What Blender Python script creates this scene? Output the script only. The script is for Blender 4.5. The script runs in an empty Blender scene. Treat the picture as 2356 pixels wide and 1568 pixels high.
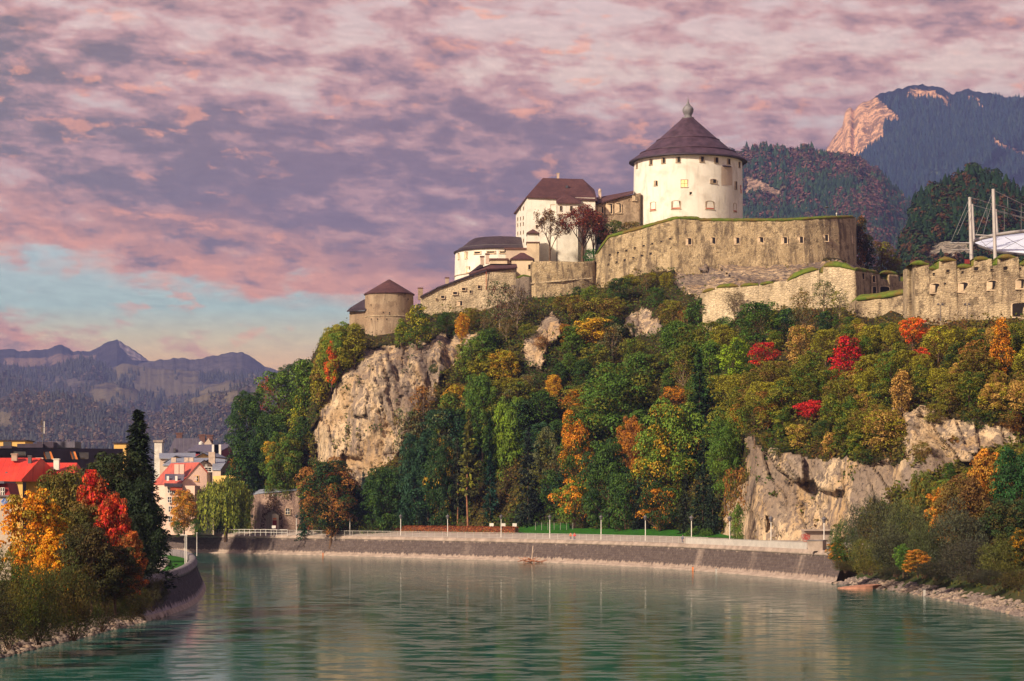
import bpy, math, random
import numpy as np
from mathutils import Vector, Matrix
R = math.radians
SC = bpy.context.scene
COL = SC.collection

# ---------------------------------------------------------------- camera
F = 5400.0                     # focal length in units of a 2356 wide frame
CX, HY, CAMH = 1178.0, 1175.0, 11.4
cam_d = bpy.data.cameras.new('camera'); cam = bpy.data.objects.new('camera', cam_d); COL.objects.link(cam)
cam.location = (0, 0, CAMH); cam.rotation_euler = (R(90), 0, 0)
cam_d.sensor_width = 36; cam_d.lens = 36*F/2356; cam_d.shift_y = (HY-784)/2356
cam_d.clip_start = 1; cam_d.clip_end = 60000
SC.camera = cam

# ---------------------------------------------------------------- world
SUN_EL, SUN_AZ = R(31), R(-134)      # azimuth clockwise from +Y: behind and to the left
W = bpy.data.worlds.new('World'); SC.world = W; W.use_nodes = True
def N(nt, t, **k):
    n = nt.nodes.new(t)
    for a, v in k.items():
        if a.startswith('i_'):
            key = a[2:]
            key = int(key) if key.isdigit() else key.replace('_', ' ')
            n.inputs[key].default_value = v
        else: setattr(n, a, v)
    return n
def ramp(nt, pts, interp='LINEAR'):
    n = nt.nodes.new('ShaderNodeValToRGB'); cr = n.color_ramp; cr.interpolation = interp
    while len(cr.elements) < len(pts): cr.elements.new(0.5)
    for e, (p, c) in zip(cr.elements, pts):
        e.position = p; e.color = (c, c, c, 1) if not hasattr(c, '__len__') else (c[0], c[1], c[2], 1)
    return n
def math_n(nt, op, a, b=None, clamp=False):
    n = nt.nodes.new('ShaderNodeMath'); n.operation = op; n.use_clamp = clamp
    for i, v in enumerate((a, b)):
        if v is None: continue
        if isinstance(v, (int, float)): n.inputs[i].default_value = v
        else: nt.links.new(v, n.inputs[i])
    return n.outputs[0]
def mixc(nt, f, a, b, mode='MIX'):
    n = nt.nodes.new('ShaderNodeMix'); n.data_type = 'RGBA'; n.blend_type = mode
    for sock, v in ((n.inputs[0], f), (n.inputs[6], a), (n.inputs[7], b)):
        if isinstance(v, (int, float)): sock.default_value = v
        elif isinstance(v, (tuple, list)): sock.default_value = (v[0], v[1], v[2], 1)
        else: nt.links.new(v, sock)
    return n.outputs[2]
def s2l(h):
    h = h.lstrip('#'); out = []
    for i in (0, 2, 4):
        v = int(h[i:i+2], 16)/255
        out.append(v/12.92 if v <= .04045 else ((v+.055)/1.055)**2.4)
    return tuple(out)
def build_sky():
    nt = W.node_tree; nt.nodes.clear(); L = nt.links.new
    out = N(nt, 'ShaderNodeOutputWorld'); bg = N(nt, 'ShaderNodeBackground'); bg.inputs[1].default_value = .1
    L(bg.outputs[0], out.inputs[0])
    sky = N(nt, 'ShaderNodeTexSky', sky_type='NISHITA', sun_disc=False)
    sky.sun_elevation = SUN_EL; sky.sun_rotation = SUN_AZ
    tc = N(nt, 'ShaderNodeTexCoord'); sep = N(nt, 'ShaderNodeSeparateXYZ'); L(tc.outputs['Generated'], sep.inputs[0])
    x, y, z = sep.outputs
    az = math_n(nt, 'ARCTAN2', x, y)            # 0 straight ahead, radians
    el = math_n(nt, 'ARCSINE', z)
    # cloud space: azimuth, stretched elevation (flat layered clouds)
    def coords(sx, sz, ox, slope=0.0):
        c = N(nt, 'ShaderNodeCombineXYZ')
        L(math_n(nt, 'MULTIPLY', az, sx), c.inputs[0])
        e2 = math_n(nt, 'ADD', el, math_n(nt, 'MULTIPLY', az, slope))
        L(math_n(nt, 'MULTIPLY', e2, sz), c.inputs[1]); c.inputs[2].default_value = ox
        return c.outputs[0]
    def noise(vec, scale, det=6, rough=.55, dist=0.0):
        n = N(nt, 'ShaderNodeTexNoise'); n.inputs['Scale'].default_value = scale; n.inputs['Detail'].default_value = det
        n.inputs['Roughness'].default_value = rough; n.inputs['Distortion'].default_value = dist
        L(vec, n.inputs['Vector']); return n.outputs[0]
    def rmp(v, a, b, smooth=True):
        m = N(nt, 'ShaderNodeMapRange'); m.interpolation_type = 'SMOOTHSTEP' if smooth else 'LINEAR'
        L(v, m.inputs[0]); m.inputs[1].default_value = a; m.inputs[2].default_value = b; return m.outputs[0]
    # elevation in "frame rows": t = 0 at horizon, 1 at top of the photograph
    t = math_n(nt, 'DIVIDE', el, .2135)
    warp = math_n(nt, 'MULTIPLY', math_n(nt, 'SUBTRACT', noise(coords(1, 2.6, 3.1), 14, 5, .6), .5), .12)
    tt = math_n(nt, 'ADD', t, math_n(nt, 'ADD', math_n(nt, 'MULTIPLY', az, .62), warp))  # the cloud bank sinks to the right
    g = ramp(nt, [(0.0, s2l('eeb070')), (.29, s2l('f2c58a')), (.345, s2l('dcd4ac')), (.40, s2l('b2d2ce')), (.50, s2l('bedadb')), (.56, s2l('ecd6c6')), (.70, s2l('c9bcc0')), (.86, s2l('e0c8c0')), (1.0, s2l('d6c0c0'))])
    L(t, g.inputs[0])
    hi = mixc(nt, rmp(t, 1.0, 2.6), g.outputs[0], s2l('6d7288'))
    skyc = N(nt, 'ShaderNodeVectorMath', operation='SCALE'); L(sky.outputs[0], skyc.inputs[0]); skyc.inputs[3].default_value = .1
    base = mixc(nt, .05, hi, skyc.outputs[0])
    bank = ramp(nt, [(0, .40), (.14, .66), (.20, .66), (.235, .40), (.27, .16), (.33, .20), (.385, .80), (.46, 1.0), (.68, 1.0), (.80, .78), (.90, .62), (1.0, .52)])
    L(tt, bank.inputs[0])
    n1 = noise(coords(1, 2.4, 0, .05), 40, 8, .60, .1)
    n2 = noise(coords(1, 3.0, 7, .05), 13, 6, .55, .3)
    dens = math_n(nt, 'ADD', math_n(nt, 'MULTIPLY', n1, .78), math_n(nt, 'MULTIPLY', n2, .50))
    thr = math_n(nt, 'ADD', math_n(nt, 'MULTIPLY', bank.outputs[0], .40), dens)
    cloud = rmp(thr, .79, .95)
    dark = rmp(thr, .89, 1.09)
    lowwarm = rmp(tt, .62, .40)
    pinkc = mixc(nt, lowwarm, s2l('c69c98'), s2l('d39f8d'))
    greyc = mixc(nt, rmp(az, -.05, -.24), s2l('806c74'), s2l('766c6a'))
    body = mixc(nt, dark, pinkc, greyc)
    col = mixc(nt, cloud, base, body)
    # sunlit patches on the clouds
    n3 = noise(coords(1, 2.4, 19, .06), 46, 6, .6, .15)
    n4 = noise(coords(1, 2.2, 31, .05), 10, 3, .5, .0)
    lit = math_n(nt, 'MULTIPLY', rmp(n3, .55, .66), rmp(n4, .42, .56))
    lit = math_n(nt, 'MULTIPLY', lit, rmp(t, .26, .36))
    edge = math_n(nt, 'MULTIPLY', rmp(tt, .33, .38), rmp(tt, .52, .41))
    edge = math_n(nt, 'MULTIPLY', edge, rmp(n3, .36, .54))
    lit = math_n(nt, 'ADD', math_n(nt, 'MULTIPLY', lit, .75), math_n(nt, 'MULTIPLY', edge, .7), True)
    col = mixc(nt, math_n(nt, 'MULTIPLY', lit, .85), col, s2l('f4aa84'))
    n5 = noise(coords(1, 3.6, 43, .05), 90, 7, .62, .3)
    m5 = N(nt, 'ShaderNodeMapRange'); L(n5, m5.inputs[0]); m5.inputs[1].default_value = .25; m5.inputs[2].default_value = .75; m5.inputs[3].default_value = .84; m5.inputs[4].default_value = 1.16
    sc = N(nt, 'ShaderNodeVectorMath', operation='SCALE'); L(col, sc.inputs[0]); L(m5.outputs[0], sc.inputs[3])
    up = rmp(t, 1.05, 2.4); dk = N(nt, 'ShaderNodeVectorMath', operation='MULTIPLY'); L(sc.outputs[0], dk.inputs[0]); L(mixc(nt, up, (1.09, 1.0, .86), (.55, .56, .60)), dk.inputs[1]); sc = dk  # unseen sky above the frame dimmed to weaken fill light and deepen shadows
    fin = N(nt, 'ShaderNodeVectorMath', operation='SCALE'); L(sc.outputs[0], fin.inputs[0]); fin.inputs[3].default_value = 10.0
    L(fin.outputs[0], bg.inputs[0])
build_sky()

# ---------------------------------------------------------------- sun
sun_d = bpy.data.lights.new('sun', 'SUN'); sun = bpy.data.objects.new('sun', sun_d); COL.objects.link(sun)
sun_d.energy = 5.0; sun_d.angle = R(5); sun_d.color = (1, .81, .59)
_sd = Vector((math.sin(SUN_AZ)*math.cos(SUN_EL), math.cos(SUN_AZ)*math.cos(SUN_EL), math.sin(SUN_EL)))
sun.rotation_euler = _sd.to_track_quat('Z', 'Y').to_euler(); sun.location = (-120, -60, 90)

SC.render.engine = 'CYCLES'
SC.view_settings.view_transform = 'Standard'; SC.view_settings.look = 'None'
SC.view_settings.exposure = 0.55; SC.view_settings.gamma = 1; SC.view_settings.use_curve_mapping = False
cy = SC.cycles
cy.max_bounces = 6; cy.diffuse_bounces = 2; cy.glossy_bounces = 3; cy.transmission_bounces = 3; cy.volume_bounces = 0
cy.transparent_max_bounces = 4; cy.use_denoising = True; cy.sample_clamp_indirect = 4
try: cy.denoising_input_passes = 'RGB_ALBEDO_NORMAL'
except Exception: pass

# ---------------------------------------------------------------- helpers
def X(px, Y): return (px-CX)/F*Y
def Z(py, Y): return CAMH+(HY-py)/F*Y
def at(px, py, Y): return Vector((X(px, Y), Y, Z(py, Y)))
def Yof(py, z): return F*(CAMH-z)/(py-HY)     # distance of a level z seen at row py
def ppm(Y): return F/Y

def _h(ix, iy, iz, seed):
    with np.errstate(over='ignore'):
        h = (ix.astype(np.uint32)*np.uint32(374761393) + iy.astype(np.uint32)*np.uint32(668265263) + iz.astype(np.uint32)*np.uint32(2246822519) + np.uint32((seed*1274126177) & 0xffffffff))
        h = (h ^ (h >> np.uint32(13)))*np.uint32(1274126177)
        h = h ^ (h >> np.uint32(16))
    return (h & np.uint32(0xffffff)).astype(np.float64)/0xffffff
def vnoise(x, y, z=None, seed=0):
    x = np.asarray(x, float); y = np.asarray(y, float); z = np.zeros_like(x) if z is None else np.asarray(z, float)
    x, y, z = np.broadcast_arrays(x, y, z)
    xi, yi, zi = np.floor(x), np.floor(y), np.floor(z)
    fx, fy, fz = x-xi, y-yi, z-zi
    fx, fy, fz = [f*f*(3-2*f) for f in (fx, fy, fz)]
    xi, yi, zi = [a.astype(np.int64) for a in (xi, yi, zi)]
    def g(a, b, c): return _h(xi+a, yi+b, zi+c, seed)
    x00 = g(0,0,0)*(1-fx)+g(1,0,0)*fx; x10 = g(0,1,0)*(1-fx)+g(1,1,0)*fx
    x01 = g(0,0,1)*(1-fx)+g(1,0,1)*fx; x11 = g(0,1,1)*(1-fx)+g(1,1,1)*fx
    return (x00*(1-fy)+x10*fy)*(1-fz)+(x01*(1-fy)+x11*fy)*fz
def fbm(x, y, z=None, oct=4, seed=0, rough=.5):
    s = 0; a = 1; t = 0; f = 1
    for i in range(oct):
        s = s+a*vnoise(np.asarray(x)*f, np.asarray(y)*f, None if z is None else np.asarray(z)*f, seed+i*17); t += a; a *= rough; f *= 2.03
    return s/t
def ridged(x, y, z=None, oct=4, seed=0):
    s = 0; a = 1; t = 0; f = 1
    for i in range(oct):
        s = s+a*(1-abs(2*vnoise(np.asarray(x)*f, np.asarray(y)*f, None if z is None else np.asarray(z)*f, seed+i*31)-1)); t += a; a *= .5; f *= 2.1
    return s/t

def np_mesh(name, V, Fc, mats=(), smooth=False, attrs=None, uv=None):
    """V (n,3), Fc list of (m,k) arrays"""
    if isinstance(Fc, np.ndarray): Fc = [Fc]
    me = bpy.data.meshes.new(name)
    V = np.ascontiguousarray(V, dtype=np.float32)
    me.vertices.add(len(V)); me.vertices.foreach_set('co', V.ravel())
    idx = np.concatenate([f.ravel() for f in Fc]).astype(np.int32)
    tot = np.concatenate([np.full(len(f), f.shape[1]) for f in Fc]).astype(np.int32)
    st = np.concatenate([[0], np.cumsum(tot)[:-1]]).astype(np.int32)
    me.loops.add(len(idx)); me.loops.foreach_set('vertex_index', idx)
    me.polygons.add(len(tot)); me.polygons.foreach_set('loop_start', st); me.polygons.foreach_set('loop_total', tot)
    if smooth: me.polygons.foreach_set('use_smooth', np.ones(len(tot), bool))
    for m in mats: me.materials.append(m)
    if attrs:
        for k, (dom, arr) in attrs.items():
            a = me.attributes.new(k, 'FLOAT', dom); a.data.foreach_set('value', np.ascontiguousarray(arr, dtype=np.float32))
    if uv is not None:
        u = me.uv_layers.new(name='UVMap'); u.data.foreach_set('uv', np.ascontiguousarray(uv[idx], dtype=np.float32).ravel())
    me.update(calc_edges=True); me.validate()
    return me
def grid_faces(nu, nv, flip=False):
    i = np.arange(nu-1)[:, None]*nv+np.arange(nv-1)[None, :]
    i = i.ravel(); q = np.stack([i, i+nv, i+nv+1, i+1], 1)
    return q[:, ::-1] if flip else q
def link(name, data, parent=None, loc=None):
    o = bpy.data.objects.new(name, data); COL.objects.link(o)
    if parent is not None: o.parent = parent
    if loc is not None: o.location = loc
    return o
def tag(o, label=None, cat=None, group=None, kind=None):
    if label: o['label'] = label
    if cat: o['category'] = cat
    if group: o['group'] = group
    if kind: o['kind'] = kind
    return o
def thing(name, label, cat, loc, group=None, rz=0):
    o = link(name, None, None, loc); o.rotation_euler = (0, 0, rz); o.empty_display_size = .5
    return tag(o, label, cat, group)

class MB:
    """collects shapes in world space (or local space of a thing)"""
    def __init__(s): s.v = []; s.f = []; s.mi = []; s.uv = None
    def add(s, vs, fs, mi=0):
        b = len(s.v); s.v += [tuple(v) for v in vs]; s.f += [tuple(b+i for i in f) for f in fs]; s.mi += [mi]*len(fs); return s
    def box(s, c, size, rz=0, mi=0, rx=0, ry=0):
        m = Matrix.Rotation(rz, 3, 'Z') @ Matrix.Rotation(ry, 3, 'Y') @ Matrix.Rotation(rx, 3, 'X')
        c = Vector(c); h = Vector(size)/2
        vs = [c+m @ Vector((x*h.x, y*h.y, z*h.z)) for z in (-1, 1) for x, y in ((-1,-1),(1,-1),(1,1),(-1,1))]
        return s.add(vs, [(0,3,2,1),(4,5,6,7),(0,1,5,4),(1,2,6,5),(2,3,7,6),(3,0,4,7)], mi)
    def prism(s, poly, z0, z1, mi=0, z1s=None):
        n = len(poly); vs = [(p[0], p[1], z0 if not hasattr(z0, '__len__') else z0[i]) for i, p in enumerate(poly)]
        vs += [(p[0], p[1], z1 if not hasattr(z1, '__len__') else z1[i]) for i, p in enumerate(poly)]
        fs = [tuple(range(n-1, -1, -1)), tuple(range(n, 2*n))]+[(i, (i+1) % n, (i+1) % n+n, i+n) for i in range(n)]
        return s.add(vs, fs, mi)
    def lathe(s, c, prof, seg=32, a0=0, a1=2*math.pi, mi=0, cap=True):
        full = abs(a1-a0-2*math.pi) < 1e-6; na = seg if full else seg+1; c = Vector(c)
        vs = []
        for r, z in prof:
            for k in range(na):
                a = a0+(a1-a0)*k/seg; vs.append((c.x+r*math.cos(a), c.y+r*math.sin(a), c.z+z))
        fs = []
        for j in range(len(prof)-1):
            for k in range(seg):
                k2 = (k+1) % na; fs.append((j*na+k, j*na+k2, (j+1)*na+k2, (j+1)*na+k))
        if cap and full:
            if prof[0][0] > 1e-4: fs.append(tuple(range(na-1, -1, -1)))
            if prof[-1][0] > 1e-4: fs.append(tuple(range((len(prof)-1)*na, len(prof)*na)))
        return s.add(vs, fs, mi)
    def tube(s, p0, p1, r0, r1=None, seg=6, mi=0, cap=True):
        p0, p1 = Vector(p0), Vector(p1); r1 = r0 if r1 is None else r1
        d = p1-p0
        if d.length < 1e-6: return s
        q = d.to_track_quat('Z', 'Y'); vs = []
        for p, r in ((p0, r0), (p1, r1)):
            for k in range(seg):
                a = 2*math.pi*k/seg; vs.append(p+q @ Vector((r*math.cos(a), r*math.sin(a), 0)))
        fs = [(k, (k+1) % seg, (k+1) % seg+seg, k+seg) for k in range(seg)]
        if cap: fs += [tuple(range(seg-1, -1, -1)), tuple(range(seg, 2*seg))]
        return s.add(vs, fs, mi)
    def path(s, pts, r, seg=6, mi=0):
        for a, b in zip(pts[:-1], pts[1:]): s.tube(a, b, r, seg=seg, mi=mi)
        return s
    def build(s, name, mats, parent=None, smooth=False, local=True):
        me = bpy.data.meshes.new(name)
        vs = s.v
        if parent is not None and local:
            loc, rz = _root_tf(parent); m = Matrix.Rotation(-rz, 3, 'Z'); vs = [m @ (Vector(v)-loc) for v in vs]
        me.from_pydata([tuple(v) for v in vs], [], s.f)
        mats = mats if isinstance(mats, (list, tuple)) else [mats]
        for m in mats: me.materials.append(m)
        if len(mats) > 1: me.polygons.foreach_set('material_index', s.mi)
        if smooth: me.polygons.foreach_set('use_smooth', [True]*len(me.polygons))
        me.update()
        o = link(name, me, parent)
        return o
def _root_tf(p):
    loc = Vector((0, 0, 0)); rz = 0
    q = p
    while q is not None:
        loc += q.location; rz += q.rotation_euler.z; q = q.parent
    return loc, rz
def auto_smooth(o, ang=40):
    me = o.data
    me.polygons.foreach_set('use_smooth', [True]*len(me.polygons))
    try: me.set_sharp_from_angle(angle=R(ang))
    except Exception: pass
    return o
# ---------------------------------------------------------------- materials
MATS = {}
def mat(name, rough=.8, spec=.3):
    m = bpy.data.materials.new(name); m.use_nodes = True; nt = m.node_tree
    b = nt.nodes['Principled BSDF']; b.inputs['Roughness'].default_value = rough
    b.inputs['Specular IOR Level'].default_value = spec
    MATS[name] = m; return m, nt, b
def objco(nt, scale=(1, 1, 1)):
    g = N(nt, 'ShaderNodeNewGeometry'); mp = N(nt, 'ShaderNodeMapping'); mp.inputs['Scale'].default_value = scale
    nt.links.new(g.outputs['Position'], mp.inputs[0]); return mp.outputs[0]
def tnoise(nt, vec, scale, det=5, rough=.55, dist=0.0):
    n = N(nt, 'ShaderNodeTexNoise'); n.inputs['Scale'].default_value = scale; n.inputs['Detail'].default_value = det
    n.inputs['Roughness'].default_value = rough; n.inputs['Distortion'].default_value = dist
    nt.links.new(vec, n.inputs['Vector']); return n.outputs[0]
def rng(nt, v, a, b, c=0.0, d=1.0, smooth=True):
    m = N(nt, 'ShaderNodeMapRange'); m.interpolation_type = 'SMOOTHSTEP' if smooth else 'LINEAR'
    nt.links.new(v, m.inputs[0])
    for i, q in zip((1, 2, 3, 4), (a, b, c, d)): m.inputs[i].default_value = q
    return m.outputs[0]
def bump(nt, b, h, dist, strength=1.0):
    n = N(nt, 'ShaderNodeBump'); n.inputs['Distance'].default_value = dist; n.inputs['Strength'].default_value = strength
    nt.links.new(h, n.inputs['Height']); nt.links.new(n.outputs[0], b.inputs['Normal'])
def plain(name, col, rough=.7, var=.25, scale=.6, spec=.3, metal=0, bumpd=0.0):
    m, nt, b = mat(name, rough, spec)
    v = objco(nt); n = tnoise(nt, v, scale, 6)
    lo = tuple(c*(1-var) for c in col); hi = tuple(min(1, c*(1+var)) for c in col)
    nt.links.new(mixc(nt, rng(nt, n, .3, .7), lo, hi), b.inputs['Base Color']); b.inputs['Metallic'].default_value = metal
    if bumpd: bump(nt, b, tnoise(nt, v, scale*4, 4), bumpd)
    return m
# plaster of the white buildings: streaked, patchy
def plaster(name, col, dirt, amount=.5):
    m, nt, b = mat(name, .85, .2)
    v = objco(nt); vs = objco(nt, (1, 1, .12)); blot = tnoise(nt, v, .22, 6, .6, .5); st = tnoise(nt, vs, .9, 5, .6); fine = tnoise(nt, v, 2.5, 4)
    c = mixc(nt, rng(nt, blot, .42, .68, 0, amount), col, dirt)
    c = mixc(nt, rng(nt, st, .5, .75, 0, amount*.8), c, tuple(x*.8 for x in dirt))
    c = mixc(nt, rng(nt, fine, .3, .7, 0, .12), c, tuple(x*.6 for x in col))
    nt.links.new(c, b.inputs['Base Color']); bump(nt, b, fine, .04)
    return m
# rubble masonry: small irregular stones, mortar, stains
def masonry(name, c1, c2, mortar, stain, size=.55, stain_amt=.6, bright=(.5,.42,.3), pock=.5, bright_amt=.7):
    m, nt, b = mat(name, .92, .15)
    v = objco(nt); vz = objco(nt, (1, 1, 1.7))
    vo = N(nt, 'ShaderNodeTexVoronoi'); vo.inputs['Scale'].default_value = 1/size; vo.inputs['Randomness'].default_value = .9
    nt.links.new(vz, vo.inputs['Vector'])
    ve = N(nt, 'ShaderNodeTexVoronoi', feature='DISTANCE_TO_EDGE'); ve.inputs['Scale'].default_value = 1/size; ve.inputs['Randomness'].default_value = .9
    nt.links.new(vz, ve.inputs['Vector'])
    sp = N(nt, 'ShaderNodeSeparateColor'); nt.links.new(vo.outputs['Color'], sp.inputs[0])
    c = mixc(nt, sp.outputs[0], c1, c2)
    c = mixc(nt, rng(nt, ve.outputs['Distance'], .02, .12, .8, 0), c, mortar)
    big = tnoise(nt, v, .11, 7, .62, .6); mid = tnoise(nt, v, .5, 6, .65)
    c = mixc(nt, rng(nt, big, .47, .62, 0, bright_amt), c, bright)
    st = tnoise(nt, objco(nt, (1, 1, .13)), .5, 6, .65, .4)
    c = mixc(nt, rng(nt, st, .47, .62, 0, stain_amt), c, stain)
    c = mixc(nt, rng(nt, mid, .52, .62, 0, pock), c, tuple(x*.55 for x in stain))
    pk = tnoise(nt, v, 1.3, 3, .5)
    c = mixc(nt, rng(nt, pk, .65, .69, 0, .6), c, tuple(x*.25 for x in stain))
    nt.links.new(c, b.inputs['Base Color'])
    h = math_n(nt, 'ADD', rng(nt, ve.outputs['Distance'], 0, .15), math_n(nt, 'MULTIPLY', mid, 1.5)); bump(nt, b, h, .12)
    return m
plaster('white_plaster', (.84, .80, .71), (.50, .44, .36), .55)
plaster('cream_plaster', (.74, .60, .42), (.42, .32, .22), .6)
plaster('pink_plaster', (.80, .56, .45), (.62, .42, .33), .3)
plaster('yellow_plaster', (.80, .50, .16), (.6, .38, .14), .3)
plaster('beige_plaster', (.60, .48, .38), (.36, .28, .22), .4)
masonry('bastion_stone', (.50, .38, .22), (.36, .27, .155), (.56, .45, .29), (.17, .13, .09), .75, .8, (.62, .49, .30), .6)
masonry('pale_stone', (.62, .50, .32), (.50, .40, .26), (.62, .50, .34), (.30, .24, .16), .9, .5, (.72, .59, .40), .4)
masonry('fort_stone', (.44, .34, .21), (.27, .20, .13), (.56, .45, .30), (.16, .12, .085), .8, .62, (.58, .46, .29), .7)
masonry('tower_brick', (.50, .36, .23), (.42, .29, .19), (.52, .40, .28), (.24, .17, .12), .4, .5, (.58, .45, .31), .4)
masonry('dark_stone', (.34, .27, .21), (.25, .20, .155), (.4, .33, .26), (.12, .095, .08), .45, .7, (.32, .26, .2), .5)
masonry('gate_stone', (.50, .33, .26), (.34, .22, .18), (.58, .43, .34), (.18, .12, .11), .7, .6, (.56, .40, .30), .4)
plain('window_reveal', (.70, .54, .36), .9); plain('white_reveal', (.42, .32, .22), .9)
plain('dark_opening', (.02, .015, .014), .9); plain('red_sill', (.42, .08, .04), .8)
def lit_window():
    m, nt, b = mat('lit_window'); b.inputs['Base Color'].default_value = (.8, .6, .2, 1)
    b.inputs['Emission Color'].default_value = (1, .78, .3, 1); b.inputs['Emission Strength'].default_value = .55
lit_window()
plain('roof_purple', (.070, .040, .058), .5, .35, .5, .35, bumpd=.03)
def shingles(name, c1, c2, row=.45):
    m, nt, b = mat(name, .6, .3)
    v = objco(nt); w = N(nt, 'ShaderNodeTexNoise'); w.inputs['Scale'].default_value = 2.2; w.inputs['Detail'].default_value = 3; nt.links.new(v, w.inputs['Vector'])
    sx = N(nt, 'ShaderNodeSeparateXYZ'); nt.links.new(v, sx.inputs[0])
    rows = math_n(nt, 'FRACT', math_n(nt, 'DIVIDE', sx.outputs[2], row))
    big = tnoise(nt, v, .25, 5, .6)
    c = mixc(nt, rng(nt, w.outputs[0], .35, .65), c1, c2)
    c = mixc(nt, rng(nt, big, .4, .65, 0, .5), c, tuple(x*.55 for x in c1))
    c = mixc(nt, rng(nt, rows, .0, .25, .45, 0), c, tuple(x*.4 for x in c1))
    nt.links.new(c, b.inputs['Base Color']); bump(nt, b, rows, .05)
    return m
shingles('roof_shingle', (.085, .038, .042), (.135, .062, .058)); shingles('roof_dark', (.045, .03, .042), (.07, .05, .06))
shingles('roof_brown', (.20, .10, .08), (.14, .07, .06))
def seamed(name, c1, c2, period=.9, ax=0):
    m, nt, b = mat(name, .5, .4); v = objco(nt); sx = N(nt, 'ShaderNodeSeparateXYZ'); nt.links.new(v, sx.inputs[0])
    f = math_n(nt, 'FRACT', math_n(nt, 'DIVIDE', sx.outputs[ax], period)); big = tnoise(nt, v, .4, 5)
    c = mixc(nt, rng(nt, big, .35, .65), c1, c2); c = mixc(nt, rng(nt, f, 0, .18, .5, 0), c, tuple(x*.45 for x in c1))
    nt.links.new(c, b.inputs['Base Color']); bump(nt, b, rng(nt, f, 0, .15), .06)
seamed('red_roof', (.62, .045, .03), (.72, .07, .04)); seamed('red_metal_roof', (.55, .12, .08), (.40, .09, .07), 1.1); seamed('grey_metal_roof', (.30, .33, .40), (.22, .25, .32), 1.4); seamed('slate_roof', (.10, .09, .13), (.14, .125, .17), 1.6)
plain('dark_cladding', (.055, .04, .065), .5, .2); plain('dark_red_wall', (.26, .03, .03), .7); plain('orange_wall', (.75, .22, .05), .7)
plain('glass_dark', (.05, .055, .07), .12, .3, .3, .6); plain('chimney_plaster', (.55, .42, .33), .9)
plain('steel', (.50, .47, .45), .45, .1, .5, .5, .3); plain('dark_steel', (.12, .11, .12), .5); plain('cable', (.22, .21, .23), .5)
plain('membrane', (.70, .76, .92), .6, .05, .1); plain('white_paint', (.78, .74, .68), .6, .08); plain('lead_grey', (.19, .185, .20), .6, .25, 1.0)
plain('grey_paint', (.36, .34, .31), .6, .1); plain('rail_paint', (.52, .48, .44), .6, .1); plain('path_gravel', (.42, .35, .31), .95, .15, .3); plain('concrete', (.36, .285, .235), .9, .25, .5, bumpd=.03)
plain('coping_stone', (.20, .18, .19), .9, .3, .5, bumpd=.05); plain('bark', (.12, .075, .05), .95, .35, 1.5, .1, bumpd=.05); plain('pine_bark', (.30, .14, .08), .95, .3, 1.5, .1)
plain('pale_bark', (.25, .19, .14), .95, .3, 1.5, .1)
plain('skin', (.55, .33, .24), .6); plain('red_cloth', (.62, .04, .05), .8); plain('blue_cloth', (.06, .08, .16), .8); plain('hair', (.05, .03, .02), .8)
plain('car_green', (.25, .42, .25), .25, .05, 1, .5); plain('car_blue', (.05, .07, .22), .25, .05, 1, .5); plain('car_white', (.7, .7, .68), .25, .05, 1, .5); plain('tyre', (.015, .015, .015), .8)
plain('driftwood', (.42, .18, .10), .9, .3, 2.); plain('sand_slab', (.46, .22, .15), .95, .2, .8, bumpd=.05); plain('blue_sign', (.10, .28, .75), .5); plain('graffiti_red', (.55, .12, .10), .8)
plain('orange_paint', (.75, .22, .06), .7); plain('copper', (.10, .075, .08), .5)
def grass(name, c1, c2, dry=None, amt=.0):
    m, nt, b = mat(name, .95, .1); v = objco(nt); n = tnoise(nt, v, .8, 6, .6); f = tnoise(nt, v, 5, 4)
    c = mixc(nt, rng(nt, n, .35, .65), c1, c2)
    if dry: c = mixc(nt, rng(nt, tnoise(nt, v, .28, 5, .6), .42, .62, 0, amt), c, dry)
    nt.links.new(c, b.inputs['Base Color']); bump(nt, b, f, .2)
grass('lawn_green', (.035, .16, .012), (.025, .10, .012)); grass('roof_grass', (.15, .20, .03), (.09, .14, .02), (.20, .12, .04), .8)
grass('land', (.05, .07, .02), (.03, .045, .015), (.08, .06, .03), .6)

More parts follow.
